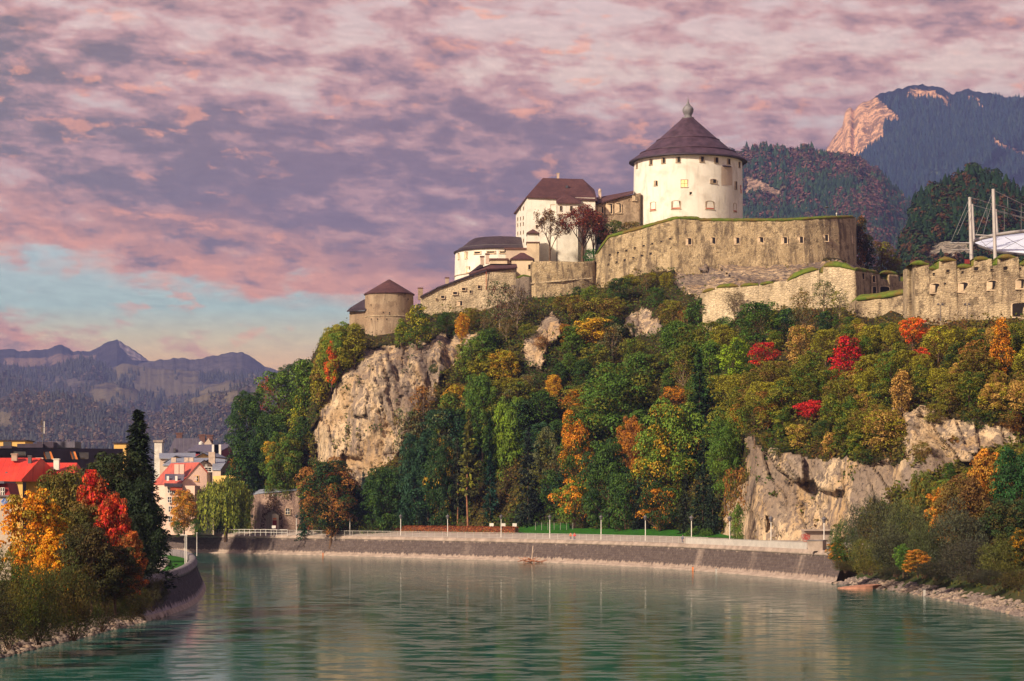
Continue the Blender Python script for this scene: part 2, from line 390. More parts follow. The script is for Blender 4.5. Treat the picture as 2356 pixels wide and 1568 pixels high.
# limestone cliff: cream rock, violet-grey water streaks, ochre, cracks, soil where attribute rock = 0
def rock(name, cream, grey, ochre, with_soil=True, sc=1.0, streak=.75):
    m, nt, b = mat(name, .95, .1); v = objco(nt)
    wq = tnoise(nt, v, .10*sc, 5, .6); big = tnoise(nt, v, .055*sc, 6, .6, .8)
    vstr = objco(nt, (1, 1, .085)); st = tnoise(nt, vstr, .62*sc, 8, .68, .7); st2 = tnoise(nt, objco(nt, (1, .6, .22)), 1.3*sc, 6, .65, .8)
    c = mixc(nt, rng(nt, wq, .38, .66), cream, ochre)
    g = math_n(nt, 'ADD', math_n(nt, 'MULTIPLY', rng(nt, st, .46, .54), rng(nt, big, .30, .46)), math_n(nt, 'MULTIPLY', rng(nt, big, .50, .58), .8), True)
    c = mixc(nt, math_n(nt, 'MULTIPLY', g, streak), c, grey)
    c = mixc(nt, rng(nt, st2, .56, .72, 0, .55), c, tuple(x*.7 for x in grey))
    rd = N(nt, 'ShaderNodeTexNoise'); rd.noise_type = 'RIDGED_MULTIFRACTAL' if hasattr(rd, 'noise_type') else rd.noise_type
    nt.links.new(objco(nt, (1, 1, .55)), rd.inputs['Vector']); rd.inputs['Scale'].default_value = .22*sc; rd.inputs['Detail'].default_value = 7; rd.inputs['Distortion'].default_value = .6
    crack = rng(nt, rd.outputs[0], .95, 1.6, 0, .0)
    fine = tnoise(nt, v, 1.1*sc, 9, .72, .3)
    c = mixc(nt, rng(nt, fine, .53, .62, 0, .75), c, tuple(x*.3 for x in grey))
    nt.links.new(c, b.inputs['Base Color'])
    if with_soil:
        wt = N(nt, 'ShaderNodeAttribute', attribute_name='grey_rock'); wf = rng(nt, math_n(nt, 'ADD', wt.outputs['Fac'], math_n(nt, 'MULTIPLY', math_n(nt, 'SUBTRACT', st, .5), 1.8)), .35, .75, 0, .72)
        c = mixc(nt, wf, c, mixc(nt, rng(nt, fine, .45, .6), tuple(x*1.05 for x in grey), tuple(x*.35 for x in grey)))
        a = N(nt, 'ShaderNodeAttribute', attribute_name='rock'); soil = mixc(nt, rng(nt, tnoise(nt, v, .5, 6), .35, .65), (.025, .03, .010), (.07, .05, .022))
        f = math_n(nt, 'ADD', a.outputs['Fac'], math_n(nt, 'MULTIPLY', math_n(nt, 'SUBTRACT', fine, .5), .8)); f = rng(nt, f, .35, .6)
        nt.links.new(mixc(nt, f, soil, c), b.inputs['Base Color'])
    h = math_n(nt, 'ADD', math_n(nt, 'MULTIPLY', fine, .8), math_n(nt, 'MULTIPLY', st2, .8)); bump(nt, b, h, .7/sc)
    return m
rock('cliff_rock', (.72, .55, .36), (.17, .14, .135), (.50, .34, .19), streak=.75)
rock('loose_rock', (.48, .38, .30), (.18, .15, .15), (.40, .29, .21), False, 2.0)

# leaves: object colour and a second tint, mixed clump by clump
def leafmat(name, trans=.14, rough=.6):
    m, nt, b = mat(name, rough, .15)
    oi = N(nt, 'ShaderNodeObjectInfo'); t2 = N(nt, 'ShaderNodeAttribute', attribute_type='OBJECT', attribute_name='tint2')
    cl = N(nt, 'ShaderNodeAttribute', attribute_name='clump'); tn = N(nt, 'ShaderNodeAttribute', attribute_name='tone')
    mx = N(nt, 'ShaderNodeAttribute', attribute_type='OBJECT', attribute_name='share')
    f = math_n(nt, 'SUBTRACT', math_n(nt, 'ADD', mx.outputs['Fac'], .08), cl.outputs['Fac']); f = rng(nt, f, -.06, .10)
    c = mixc(nt, f, oi.outputs['Color'], t2.outputs['Color'])
    # each leaf its own value and a little hue shift
    hs = N(nt, 'ShaderNodeHueSaturation'); nt.links.new(c, hs.inputs['Color'])
    nt.links.new(rng(nt, tn.outputs['Fac'], 0, 1, .485, .525, False), hs.inputs['Hue'])
    nt.links.new(math_n(nt, 'ADD', rng(nt, tn.outputs['Fac'], 0, 1, .50, 1.35, False), rng(nt, cl.outputs['Fac'], 0, 1, -.22, .32, False)), hs.inputs['Value'])
    nt.links.new(hs.outputs[0], b.inputs['Base Color'])
    tr = N(nt, 'ShaderNodeBsdfTranslucent'); nt.links.new(hs.outputs[0], tr.inputs['Color'])
    ms = N(nt, 'ShaderNodeMixShader'); ms.inputs[0].default_value = trans
    out = nt.nodes['Material Output']; nt.links.new(b.outputs[0], ms.inputs[1]); nt.links.new(tr.outputs[0], ms.inputs[2]); nt.links.new(ms.outputs[0], out.inputs[0])
leafmat('leaves'); leafmat('needles', .08, .7)
# far woods: colour from tone + clump attribute palettes
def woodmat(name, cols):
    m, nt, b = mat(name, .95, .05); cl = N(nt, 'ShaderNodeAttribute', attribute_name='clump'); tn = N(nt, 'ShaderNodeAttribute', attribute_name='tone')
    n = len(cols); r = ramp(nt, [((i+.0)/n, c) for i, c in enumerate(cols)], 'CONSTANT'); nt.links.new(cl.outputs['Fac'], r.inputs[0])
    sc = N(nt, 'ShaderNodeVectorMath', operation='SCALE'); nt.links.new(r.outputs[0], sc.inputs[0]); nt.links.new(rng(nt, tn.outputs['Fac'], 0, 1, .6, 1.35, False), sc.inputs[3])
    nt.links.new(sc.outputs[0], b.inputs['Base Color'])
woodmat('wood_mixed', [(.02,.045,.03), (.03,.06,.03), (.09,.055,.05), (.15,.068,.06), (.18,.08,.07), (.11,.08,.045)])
woodmat('wood_conifer', [(.012,.030,.042), (.016,.040,.050), (.028,.050,.044)])  # spruce greens blued: distant haze put partly into the colour
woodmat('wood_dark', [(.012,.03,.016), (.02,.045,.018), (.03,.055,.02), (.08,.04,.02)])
woodmat('wood_left', [(.055,.058,.055), (.075,.075,.065), (.14,.10,.08), (.19,.135,.10)])
woodmat('undergrowth', [(.03,.055,.012), (.045,.08,.015), (.09,.09,.016), (.12,.09,.02), (.12,.06,.02), (.07,.05,.015)])

# far mountain ground: forest floor / meadow / bare rock by attributes
def mountain_mat(name, forest, meadow, rockc, fscale=.004, stripes=.02):
    m, nt, b = mat(name, .95, .05); v = objco(nt)
    a1 = N(nt, 'ShaderNodeAttribute', attribute_name='meadow'); a2 = N(nt, 'ShaderNodeAttribute', attribute_name='rock')
    n = tnoise(nt, v, fscale*6, 8, .66, .5); f = tnoise(nt, v, stripes, 6, .7); f2 = tnoise(nt, objco(nt, (1, 1, .5)), fscale*7, 9, .72, .8)
    c = mixc(nt, rng(nt, f, .35, .65), tuple(x*.55 for x in forest), tuple(x*1.35 for x in forest))
    mf = rng(nt, math_n(nt, 'ADD', a1.outputs['Fac'], math_n(nt, 'MULTIPLY', math_n(nt, 'SUBTRACT', n, .5), 1.3)), .42, .56)
    c = mixc(nt, mf, c, mixc(nt, rng(nt, n, .4, .6), meadow, tuple(x*.8 for x in meadow)))
    rf = rng(nt, math_n(nt, 'ADD', a2.outputs['Fac'], math_n(nt, 'MULTIPLY', math_n(nt, 'SUBTRACT', f2, .5), 1.7)), .45, .58)
    rc = mixc(nt, rng(nt, tnoise(nt, objco(nt, (1, 1, .4)), stripes*3, 7, .72, .5), .45, .58), rockc, tuple(x*.32 for x in rockc))
    c = mixc(nt, rf, c, rc)
    nt.links.new(c, b.inputs['Base Color']); bump(nt, b, math_n(nt, 'ADD', f2, f), .25/stripes)
    return m

# quay masonry in uv: u along the wall, v up (metres)
def quaymat(name, light, darkc, band_lo, band_hi, top):
    m, nt, b = mat(name, .9, .15); uv = N(nt, 'ShaderNodeUVMap'); L = nt.links.new
    br = N(nt, 'ShaderNodeTexBrick'); br.inputs['Scale'].default_value = 1; br.inputs['Brick Width'].default_value = 1.2; br.inputs['Row Height'].default_value = .5; br.inputs['Mortar Size'].default_value = .035; br.inputs['Mortar Smooth'].default_value = .3
    br.inputs['Color1'].default_value = (1, 1, 1, 1); br.inputs['Color2'].default_value = (.72, .7, .7, 1); br.inputs['Mortar'].default_value = (1.25, 1.15, 1.05, 1); L(uv.outputs[0], br.inputs['Vector'])
    mp = N(nt, 'ShaderNodeMapping'); mp.inputs['Scale'].default_value = (1, .09, 1); L(uv.outputs[0], mp.inputs[0])
    st = tnoise(nt, mp.outputs[0], .55, 7, .7, .15); st2 = tnoise(nt, mp.outputs[0], .07, 4, .6); fn = tnoise(nt, uv.outputs[0], 1.6, 6, .65)
    sx = N(nt, 'ShaderNodeSeparateXYZ'); L(uv.outputs[0], sx.inputs[0])
    vv = math_n(nt, 'ADD', sx.outputs[1], math_n(nt, 'MULTIPLY', math_n(nt, 'SUBTRACT', st, .5), -3.2))
    d = math_n(nt, 'MULTIPLY', rng(nt, vv, band_lo, band_lo+.35), rng(nt, vv, band_hi, band_hi-.5))
    d = math_n(nt, 'MULTIPLY', d, rng(nt, st2, .32, .44, .35, 1))
    d = math_n(nt, 'MULTIPLY', d, rng(nt, fn, .25, .6, .7, 1))
    c = mixc(nt, d, light, darkc)
    c = mixc(nt, rng(nt, fn, .5, .75, 0, .4), c, tuple(x*.5 for x in light))
    c = mixc(nt, 1.0, c, br.outputs[0], 'MULTIPLY'); L(c, b.inputs['Base Color']); bump(nt, b, math_n(nt, 'ADD', br.outputs['Fac'], math_n(nt, 'MULTIPLY', fn, -1)), -.05)
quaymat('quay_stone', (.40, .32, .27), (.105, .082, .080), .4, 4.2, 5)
quaymat('quay_stone_shaded', (.36, .31, .33), (.045, .040, .055), .2, 4.2, 5)  # shaded copy of the quay stone: shade put into darker, cooler colours

def watermat():
    m, nt, b = mat('river_water', .09, .5); L = nt.links.new
    b.inputs['IOR'].default_value = 1.16; b.inputs['Specular Tint'].default_value = (.70, 1, .93, 1)
    v = objco(nt); a = tnoise(nt, v, .05, 4, .55)
    c = mixc(nt, rng(nt, a, .3, .7), (.001, .078, .064), (.002, .104, .082)); L(c, b.inputs['Base Color'])
    b.inputs['Roughness'].default_value = .06
    w1 = tnoise(nt, objco(nt, (.6, 1, 1)), 2.4, 6, .62, .4)
    w2 = tnoise(nt, objco(nt, (.35, 1, 1)), .16, 4, .55, .8)
    gate = rng(nt, tnoise(nt, objco(nt, (.55, 1, 1)), .42, 7, .68, .5), .50, .66, .08, 1.9)
    h = math_n(nt, 'ADD', math_n(nt, 'MULTIPLY', math_n(nt, 'MULTIPLY', w1, gate), .22), math_n(nt, 'MULTIPLY', w2, .05))
    bump(nt, b, h, .24)
watermat()
# ---------------------------------------------------------------- vegetation prototypes (10 m tall, base at origin)
def quads(C, Nn, s, asp=.62, rs=None, up=None):
    """rhombus leaves; C centres, Nn normals, s sizes"""
    n = len(C); Nn = Nn/np.maximum(np.linalg.norm(Nn, axis=1, keepdims=True), 1e-6)
    a = rs.normal(size=(n, 3)) if up is None else up
    T = a-(a*Nn).sum(1, keepdims=True)*Nn; T /= np.maximum(np.linalg.norm(T, axis=1, keepdims=True), 1e-6)
    B = np.cross(Nn, T); s = s[:, None]
    V = np.stack([C-T*s*.5, C+B*s*.5*asp-T*s*.06, C+T*s*.5, C-B*s*.5*asp-T*s*.06], 1).reshape(-1, 3)
    Fc = np.arange(4*n).reshape(n, 4); return V, Fc
def sph(rs, n, upbias=0.0):
    d = rs.normal(size=(n, 3)); d[:, 2] += upbias; d /= np.linalg.norm(d, axis=1, keepdims=True); return d
def leaf_mesh(name, C, Nn, s, clump, rs, m='leaves', asp=.62, up=None):
    V, Fc = quads(C, Nn, s, asp, rs, up)
    return np_mesh(name, V, Fc, [MATS[m]], attrs={'tone': ('FACE', rs.random(len(C))), 'clump': ('FACE', clump)})
def trunk_mb(H, r0, rs, top=.8, limbs=(), bend=.25):
    mb = MB(); p = Vector((0, 0, -.8)); k = 5; pts = [p]
    for i in range(1, k+1): pts.append(Vector((rs.normal()*bend*.3, rs.normal()*bend*.3, H*top*i/k)))
    for i in range(k): mb.tube(pts[i], pts[i+1], r0*(1-i/k*.85), r0*(1-(i+1)/k*.85), 7, cap=False)
    for (z, q) in limbs:
        i = min(k-1, max(0, int(z/(H*top)*k))); t = (z-pts[i].z)/max(.01, (pts[i+1].z-pts[i].z)); a = pts[i].lerp(pts[i+1], max(0, min(1, t)))
        mid = a.lerp(q, .55)+Vector((0, 0, -.25)); rr = r0*(1-z/H)*.55; mb.tube(a, mid, rr, rr*.6, 5, cap=False); mb.tube(mid, q, rr*.6, rr*.2, 5, cap=False)
    return mb
def mb_mesh(mb, name, m):
    me = bpy.data.meshes.new(name); me.from_pydata([tuple(v) for v in mb.v], [], mb.f); me.materials.append(MATS[m]); me.polygons.foreach_set('use_smooth', [True]*len(me.polygons)); return me
def broadleaf(seed, nl=5200, leaf=.34, Rr=4.0, zc=5.6, Hh=4.4, nc=60, shape='round', flat=.62, cr=.27, openness=.12, bark='bark', asp=.62):
    rs = np.random.RandomState(seed)
    d = sph(rs, nc, .25); rad = .50+.42*rs.random(nc)**.6
    lob = .74+.52*vnoise(d[:, 0]*1.4+5, d[:, 1]*1.4, d[:, 2]*1.4, seed)
    P = d*(rad*lob)[:, None]*np.array([Rr, Rr, Hh])
    if shape == 'oval': P[:, :2] *= (.80-.22*(P[:, 2:3]/Hh))
    if shape == 'cone': P[:, :2] *= np.clip(.85-.5*(P[:, 2:3]/Hh), .2, 1.3)
    if shape == 'spread': P[:, :2] *= (1.0+.18*(P[:, 2:3]/Hh)); P[:, 2] *= .85
    P[:, 2] += zc
    rc = Rr*cr*.92*(.65+.8*rs.random(nc))
    w = rc**2; w /= w.sum(); idx = rs.choice(nc, nl, p=w)
    dd = sph(rs, nl, .85); rr = .80+.28*rs.random(nl)
    C = P[idx]+dd*(rc[idx]*rr)[:, None]*np.array([1, 1, flat])
    k = int(nl*openness); C[:k] = np.array([0, 0, zc])+sph(rs, k)*((rs.random(k)**.4)*.92)[:, None]*np.array([Rr*.85, Rr*.85, Hh*.95])
    Nn = dd*.9+np.array([0, 0, .55])+rs.normal(size=(nl, 3))*.45
    cl = rs.random(nc)[idx]; cl = np.clip(.75*cl+.25*rs.random(nl), 0, 1)
    s = leaf*(.6+.8*rs.random(nl))
    cm = leaf_mesh('crown', C, Nn, s, cl, rs, asp=asp)
    limbs = [(max(1.2, float(P[i, 2])*.55), Vector(P[i])) for i in rs.choice(nc, min(nc, 14), replace=False)]
    tm = mb_mesh(trunk_mb(10, .26, rs, .82, limbs), 'trunk', bark)
    return cm, tm
def spruce(seed, Rr=2.4, nl=3000, leaf=.55, z0=.6, dens=30, droop=.35, irregular=.25, bare=0.0, bark='bark'):
    rs = np.random.RandomState(seed); C = []; U = []; cl = []
    per = nl/(dens*9)
    for i in range(dens):
        t = (i+rs.random()*.8)/dens; z = z0+bare+(10-z0-bare)*t; rad = Rr*(1-t)**.74*(1-irregular*rs.random())+.12
        for b in range(rs.randint(7, 11)):
            a = rs.random()*6.283; rb = rad*(.75+.4*rs.random()); m_ = max(3, int(per*(1-t*.75)*1.35)); u = rs.random(m_)**.6; cc = rs.random()
            r = rb*u; C.append(np.stack([np.cos(a)*r+rs.normal(size=m_)*.10*(.5+rad*.25), np.sin(a)*r+rs.normal(size=m_)*.10*(.5+rad*.25), z-droop*r*u+rs.normal(size=m_)*.10+.12*rb*u**3], 1))
            uu = np.stack([np.full(m_, np.cos(a)), np.full(m_, np.sin(a)), np.full(m_, -.35)], 1)+rs.normal(size=(m_, 3))*.35; U.append(uu); cl.append(np.full(m_, cc))
    C = np.concatenate(C); U = np.concatenate(U); cl = np.concatenate(cl); n = len(C)
    Nn = np.array([0, 0, 1.])+rs.normal(size=(n, 3))*.45
    cm = leaf_mesh('crown', C, Nn, leaf*(.6+.7*rs.random(n)), cl, rs, 'needles', .42, U)
    mb = MB(); mb.tube((0, 0, -.8), (0, 0, 9.7), .17, .02, 7, cap=False)
    if bare: mb = MB(); mb.tube((0, 0, -.8), (.25, .1, 3), .17, .13, 7, cap=False); mb.tube((.25, .1, 3), (0, 0, 9.7), .13, .02, 7, cap=False)
    return cm, mb_mesh(mb, 'trunk', bark)
def weeping(seed, nl=15000, Rr=4.6, leaf=.42):
    rs = np.random.RandomState(seed); ns = 420; d = sph(rs, ns, .9); rad = .55+.45*rs.random(ns)
    P = d*rad[:, None]*np.array([Rr, Rr, 3.0]); P[:, 2] = np.abs(P[:, 2])*1.05+6.3
    ln = (2.2+5.5*rs.random(ns))*(np.hypot(P[:, 0], P[:, 1])/Rr*.7+.5); ln = np.minimum(ln, P[:, 2]-.6)
    idx = rs.randint(0, ns, nl); t = rs.random(nl); C = P[idx].copy(); C[:, 2] -= t*ln[idx]; C[:, :2] *= (1+.10*np.sqrt(t))[:, None]; C += rs.normal(size=(nl, 3))*np.array([.13, .13, .08])
    out = np.stack([C[:, 0], C[:, 1], np.zeros(nl)], 1); out /= np.maximum(np.linalg.norm(out, axis=1, keepdims=True), .01)
    Nn = out+rs.normal(size=(nl, 3))*.5; U = np.tile([0, 0, 1.], (nl, 1))+rs.normal(size=(nl, 3))*.15
    cm = leaf_mesh('crown', C, Nn, leaf*(.6+.8*rs.random(nl)), rs.random(ns)[idx], rs, asp=.34, up=U)
    limbs = [(2.5+2*rs.random(), Vector(P[i])) for i in rs.choice(ns, 12)]
    return cm, mb_mesh(trunk_mb(10, .34, rs, .7, limbs), 'trunk', 'bark')
def bushy(seed, nl=12000, Rr=4.6, leaf=.36, nc=70, asp=.24, zc=4.6, Hh=4.9):
    """willow scrub: narrow upright leaves in feathery tufts, foliage to the ground"""
    rs = np.random.RandomState(seed); d = sph(rs, nc, .15); rad = .45+.50*rs.random(nc)**.6; lob = .8+.4*vnoise(d[:, 0]*1.6+9, d[:, 1]*1.6, d[:, 2]*1.6, seed)
    P = d*(rad*lob)[:, None]*np.array([Rr, Rr, Hh]); P[:, 2] = np.maximum(P[:, 2]+zc, .5); rc = Rr*.26*(.6+.8*rs.random(nc))
    idx = rs.choice(nc, nl, p=(rc**2)/(rc**2).sum()); dd = sph(rs, nl, .3); C = P[idx]+dd*(rc[idx]*(.65+.6*rs.random(nl)))[:, None]*np.array([.9, .9, 1.15]); C[:, 2] = np.maximum(C[:, 2], .05)
    U = dd*.9+np.array([0, 0, .8])+rs.normal(size=(nl, 3))*.35; Nn = rs.normal(size=(nl, 3))
    cm = leaf_mesh('crown', C, Nn, leaf*(.6+.8*rs.random(nl)), np.clip(.7*rs.random(nc)[idx]+.3*rs.random(nl), 0, 1), rs, asp=asp, up=U)
    mb = MB()
    for i in rs.choice(nc, 12, replace=False): mb.tube((rs.normal()*.3, rs.normal()*.3, -.6), P[i], .07, .02, 5, cap=False)
    return cm, mb_mesh(mb, 'trunk', 'bark')
def bare_tree(seed, nl=900, leaf=.28, spread=.62):
    rs = np.random.RandomState(seed); mb = MB(); tips = []
    def grow(p, d, ln, r, dep):
        q = p+d*ln; mb.tube(p, q, r, r*.68, 5 if dep > 2 else 4, cap=False)
        if dep == 0: tips.append(q); return
        tips.append(q) if dep <= 2 else None
        for k in range(2 if rs.random() < .45 else 3):
            nd = (d+Vector(rs.normal(size=3))*spread*.62+Vector((0, 0, .10))).normalized(); grow(q, nd, ln*(.66+.18*rs.random()), r*.62, dep-1)
    grow(Vector((0, 0, -.8)), Vector((0, 0, 1)), 3.2, .24, 0) if False else None
    mb.tube((0, 0, -.8), (0.05, 0, 2.2), .28, .22, 7, cap=False)
    for a in range(5):
        an = a*1.256+rs.random(); grow(Vector((0.05, 0, 2.1+.35*a)), Vector((math.cos(an)*.5, math.sin(an)*.5, 1)).normalized(), 2.1, .12, 5)
    mb.tube((.05, 0, 2.2), (0, .1, 6.5), .2, .07, 6, cap=False)
    T = np.array([tuple(t) for t in tips]); idx = rs.randint(0, len(T), nl); C = T[idx]+rs.normal(size=(nl, 3))*.22
    cm = leaf_mesh('crown', C, rs.normal(size=(nl, 3)), leaf*(.6+.8*rs.random(nl)), rs.random(nl), rs)
    zmax = max(v[2] for v in mb.v); k = 10/zmax
    mb.v = [(v[0]*k, v[1]*k, v[2]*k) for v in mb.v]
    cm.transform(Matrix.Scale(k, 4))
    return cm, mb_mesh(mb, 'trunk', 'bark')

PROTO = {}
def protos():
    P = PROTO
    P['round'] = [broadleaf(1, cr=.26), broadleaf(2, nc=48, Rr=4.3), broadleaf(3, nc=80, cr=.22, Rr=3.8, Hh=4.6)]
    P['oval'] = [broadleaf(11, shape='oval', Rr=3.6, Hh=4.9, zc=5.2, nc=75, cr=.28), broadleaf(12, shape='oval', Rr=3.4, Hh=5.0, zc=5.1, nc=60, cr=.30)]
    P['cone'] = [broadleaf(21, shape='cone', Rr=3.6, Hh=5.0, zc=5.0, nc=70, cr=.26), broadleaf(22, shape='cone', Rr=3.3, Hh=5.1, zc=5.0, nc=90, cr=.24)]
    P['spread'] = [broadleaf(31, shape='spread', Rr=4.8, Hh=3.6, zc=6.0, nc=70, flat=.42, cr=.24), broadleaf(32, shape='spread', Rr=4.6, Hh=3.8, zc=5.9, nc=55, flat=.38, cr=.26)]
    P['bush'] = [broadleaf(41, Rr=5.2, Hh=4.8, zc=4.6, nc=60, leaf=.45, nl=4000, cr=.28), broadleaf(42, Rr=5.8, Hh=4.6, zc=4.4, nc=45, leaf=.45, nl=4000, cr=.3)]
    P['spruce'] = [spruce(51), spruce(52, 2.0), spruce(53, 2.8, 3400)]
    P['pine'] = [spruce(61, 2.0, 2200, z0=.5, dens=20, bare=2.6, droop=.1, irregular=.6, bark='pine_bark', leaf=.6), spruce(62, 2.1, 2400, dens=22, bare=1.6, droop=.15, irregular=.55, bark='pine_bark', leaf=.6)]
    P['sparse'] = [broadleaf(71, nl=1500, Rr=3.5, Hh=4.6, openness=.3, cr=.24, bark='pale_bark', nc=50, leaf=.38), broadleaf(72, nl=1700, Rr=3.9, Hh=4.4, openness=.25, cr=.22, nc=60, bark='pale_bark', leaf=.38)]
    P['near_round'] = [broadleaf(81, nl=26000, leaf=.24, nc=150, cr=.20, Rr=4.2, Hh=4.8, zc=5.1), broadleaf(82, nl=26000, leaf=.24, nc=110, cr=.22, Rr=4.5, Hh=4.7, zc=5.2)]
    P['near_maple'] = [broadleaf(91, nl=17000, leaf=.24, nc=150, cr=.155, openness=.2, Rr=4.3, Hh=4.8, zc=5.1, flat=.42, asp=.8), broadleaf(92, nl=18000, leaf=.24, nc=160, cr=.155, openness=.2, Rr=4.3, Hh=4.9, zc=5.1, flat=.5, asp=.8, shape='oval')]
    P['near_spruce'] = [spruce(95, 2.3, 16000, leaf=.34, dens=60, z0=.3, irregular=.3)]
    P['willow'] = [weeping(96)]
    P['scrub'] = [bushy(97), bushy(98, nc=95, Rr=5), bushy(99, nc=60, Rr=4.2, leaf=.42)]
    P['bare'] = [bare_tree(101, 2600), bare_tree(102, 3600, spread=.7)]
protos()
rsT = np.random.RandomState(7)
TREES = []     # (root, info)
def plant(kind, loc, h, w=None, col=(.05,.1,.02), col2=None, share=.3, label=None, group=None, cat='tree', name=None, var=None, rz=None, nat=None, lean=0):
    """h, w in metres"""
    pr = PROTO[kind]; k = (rsT.randint(len(pr)) if var is None else var % len(pr)); cm, tm = pr[k]
    root = link(name or 'tree', None, None, loc); root.empty_display_size = .5
    s = h/10.0; base_w = {'spruce': 4.6, 'pine': 4.2, 'near_spruce': 4.6, 'willow': 9.6, 'bush': 10.5, 'scrub': 9.6, 'spread': 9.0, 'oval': 6.6, 'cone': 6.6, 'bare': 7.5}.get(kind, 8.0)
    sw = s if w is None else w/base_w
    root.scale = (sw, sw, s); root.rotation_euler = (0, lean, rsT.random()*6.28 if rz is None else rz)
    c = bpy.data.objects.new('crown', cm); COL.objects.link(c); c.parent = root; c.color = (*col, 1)
    c['tint2'] = list(col2 or tuple(x*.8 for x in col)); c['share'] = float(share if col2 else .0)
    t = bpy.data.objects.new('trunk', tm); COL.objects.link(t); t.parent = root
    tag(root, label, cat, group)
    return root
PAL = dict(dgreen=(.034,.072,.018), green=(.080,.145,.020), mgreen=(.14,.215,.025), lime=(.26,.36,.02), olive=(.20,.19,.022), yolive=(.34,.29,.025), brown=(.21,.12,.03), rust=(.30,.12,.03),
           orange=(.58,.20,.018), gold=(.62,.33,.03), red=(.62,.025,.02), crimson=(.60,.015,.045), ored=(.75,.085,.02), tan=(.50,.28,.08), ggreen=(.13,.14,.06), bluegreen=(.030,.080,.036), maroon=(.20,.03,.03))
CWORD = dict(dgreen='dark green', green='green', mgreen='fresh green', lime='lime green', olive='olive green', yolive='yellowish olive', brown='brownish', rust='rust brown', orange='orange', gold='golden orange', red='red', crimson='crimson', ored='orange red', tan='tan', ggreen='grey green', bluegreen='bluish green', maroon='maroon')
# ---------------------------------------------------------------- water, land, banks
def W2(px, py, z=0.0):
    Y = Yof(py, z); return (X(px, Y), Y)
far_line = [(-560, 900), (-300, 790), W2(0, 1262), W2(200, 1266), W2(380, 1270.5), W2(540, 1273.5), W2(700, 1277), W2(860, 1281), W2(1020, 1286), W2(1178, 1291), W2(1340, 1297.5), W2(1500, 1306), W2(1600, 1313), W2(1700, 1321), W2(1800, 1330), W2(1900, 1340), W2(1925, 1343)]
shore_line = [W2(1925, 1343), W2(1960, 1346.5), W2(2000, 1352), W2(2100, 1366), W2(2200, 1384), W2(2280, 1401), W2(2356, 1420), (56, 200), (57, 100), (58, -60)]
def smooth_line(pts, n=4, it=2):
    P = np.array(pts, float)
    for _ in range(it):
        Q = [P[0]]
        for a, b in zip(P[:-1], P[1:]): Q += [a*.75+b*.25, a*.25+b*.75]
        Q.append(P[-1]); P = np.array(Q)
    return P
def offset_line(P, d):
    T = np.gradient(P, axis=0); T /= np.linalg.norm(T, axis=1, keepdims=True); Nn = np.stack([-T[:, 1], T[:, 0]], 1)
    dd = d if np.ndim(d) == 0 else np.asarray(d)[:, None]
    return P+Nn*dd
far_s = smooth_line(far_line); shore_s = smooth_line(shore_line)
QT = 4.9
far_top = offset_line(far_s, 1.7)          # inland = left of travel direction (+Y side)
shore_top = offset_line(shore_s, 8.5)
left_bank = smooth_line([(-45, -100), (-43, 0), (-41.5, 100), W2(0, 1510), W2(200, 1462), W2(382, 1416)], it=1)
quay_w = smooth_line([W2(330, 1430), W2(382, 1416), W2(442, 1392.5), W2(464, 1368), W2(470, 1348), (-54.5, 405), (-62, 432), (-75, 447), (-130, 470), (-420, 560)])
LZ = 3.35
def sheet(name, poly, z, m, kind='structure'):
    me = bpy.data.meshes.new(name); me.from_pydata([(p[0], p[1], z) for p in poly], [], [tuple(range(len(poly)))]); me.materials.append(MATS[m])
    import bmesh
    bm = bmesh.new(); bm.from_mesh(me); bmesh.ops.triangulate(bm, faces=bm.faces[:]); bm.normal_update()
    for f in bm.faces:
        if f.normal.z < 0: f.normal_flip()
    bm.to_mesh(me); bm.free()
    return tag(link(name, me), kind=kind)
# river
me = np_mesh('river', np.array([[-600, -150, 0], [120, -150, 0], [120, 950, 0], [-600, 950, 0]], float), np.array([[0, 1, 2, 3]]), [MATS['river_water']]); tag(link('river', me), kind='structure')
# far land: one sheet to the horizon behind the quay and right bank
poly = [tuple(p) for p in far_top]+[tuple(p) for p in shore_top]+[(500, -60), (3000, -60), (26000, 8000), (26000, 30000), (-26000, 30000), (-26000, 3000), (-3000, 930)]
ground = sheet('ground', poly, QT-.02, 'land')
poly = [tuple(p) for p in left_bank[:-2]+np.array([-6.5, 0])]+[tuple(p) for p in offset_line(quay_w[3:], 1.9)]+[(-420, -100)]
land_left = sheet('ground', poly, LZ-.06, 'land')
def bank(name, P, widths, zs, m, noise=.5, seed=0, inland=1):
    rows = []; L = np.concatenate([[0], np.cumsum(np.linalg.norm(np.diff(P, axis=0), axis=1))]); n = int(L[-1]/.9)+2
    t = np.linspace(0, L[-1], n); Pq = np.stack([np.interp(t, L, P[:, 0]), np.interp(t, L, P[:, 1])], 1); nr = 14
    V = np.zeros((n, nr, 3))
    for j in range(nr):
        f = j/(nr-1); w = np.interp(f, np.linspace(0, 1, len(widths)), widths); z = np.interp(f, np.linspace(0, 1, len(zs)), zs)
        Q = offset_line(Pq, inland*w); V[:, j, :2] = Q; V[:, j, 2] = z+(noise*(fbm(Q[:, 0]*.5, Q[:, 1]*.5, seed=seed)-.5)*(1 if j < nr-1 else 0))
    me = np_mesh(name, V.reshape(-1, 3), grid_faces(n, nr), [MATS[m]], smooth=True)
    return tag(link(name, me), kind='structure')
bank('river_bank', shore_s, [-4, 0, 2.5, 5, 8.6], [-1.2, -.05, .9, 2.4, QT-.05], 'land', .9, 3)
bank('river_bank', left_bank, [-3, 0, 2.5, 5, 7.5], [-1.2, -.05, .8, 2.2, LZ-.1], 'land', .8, 4)
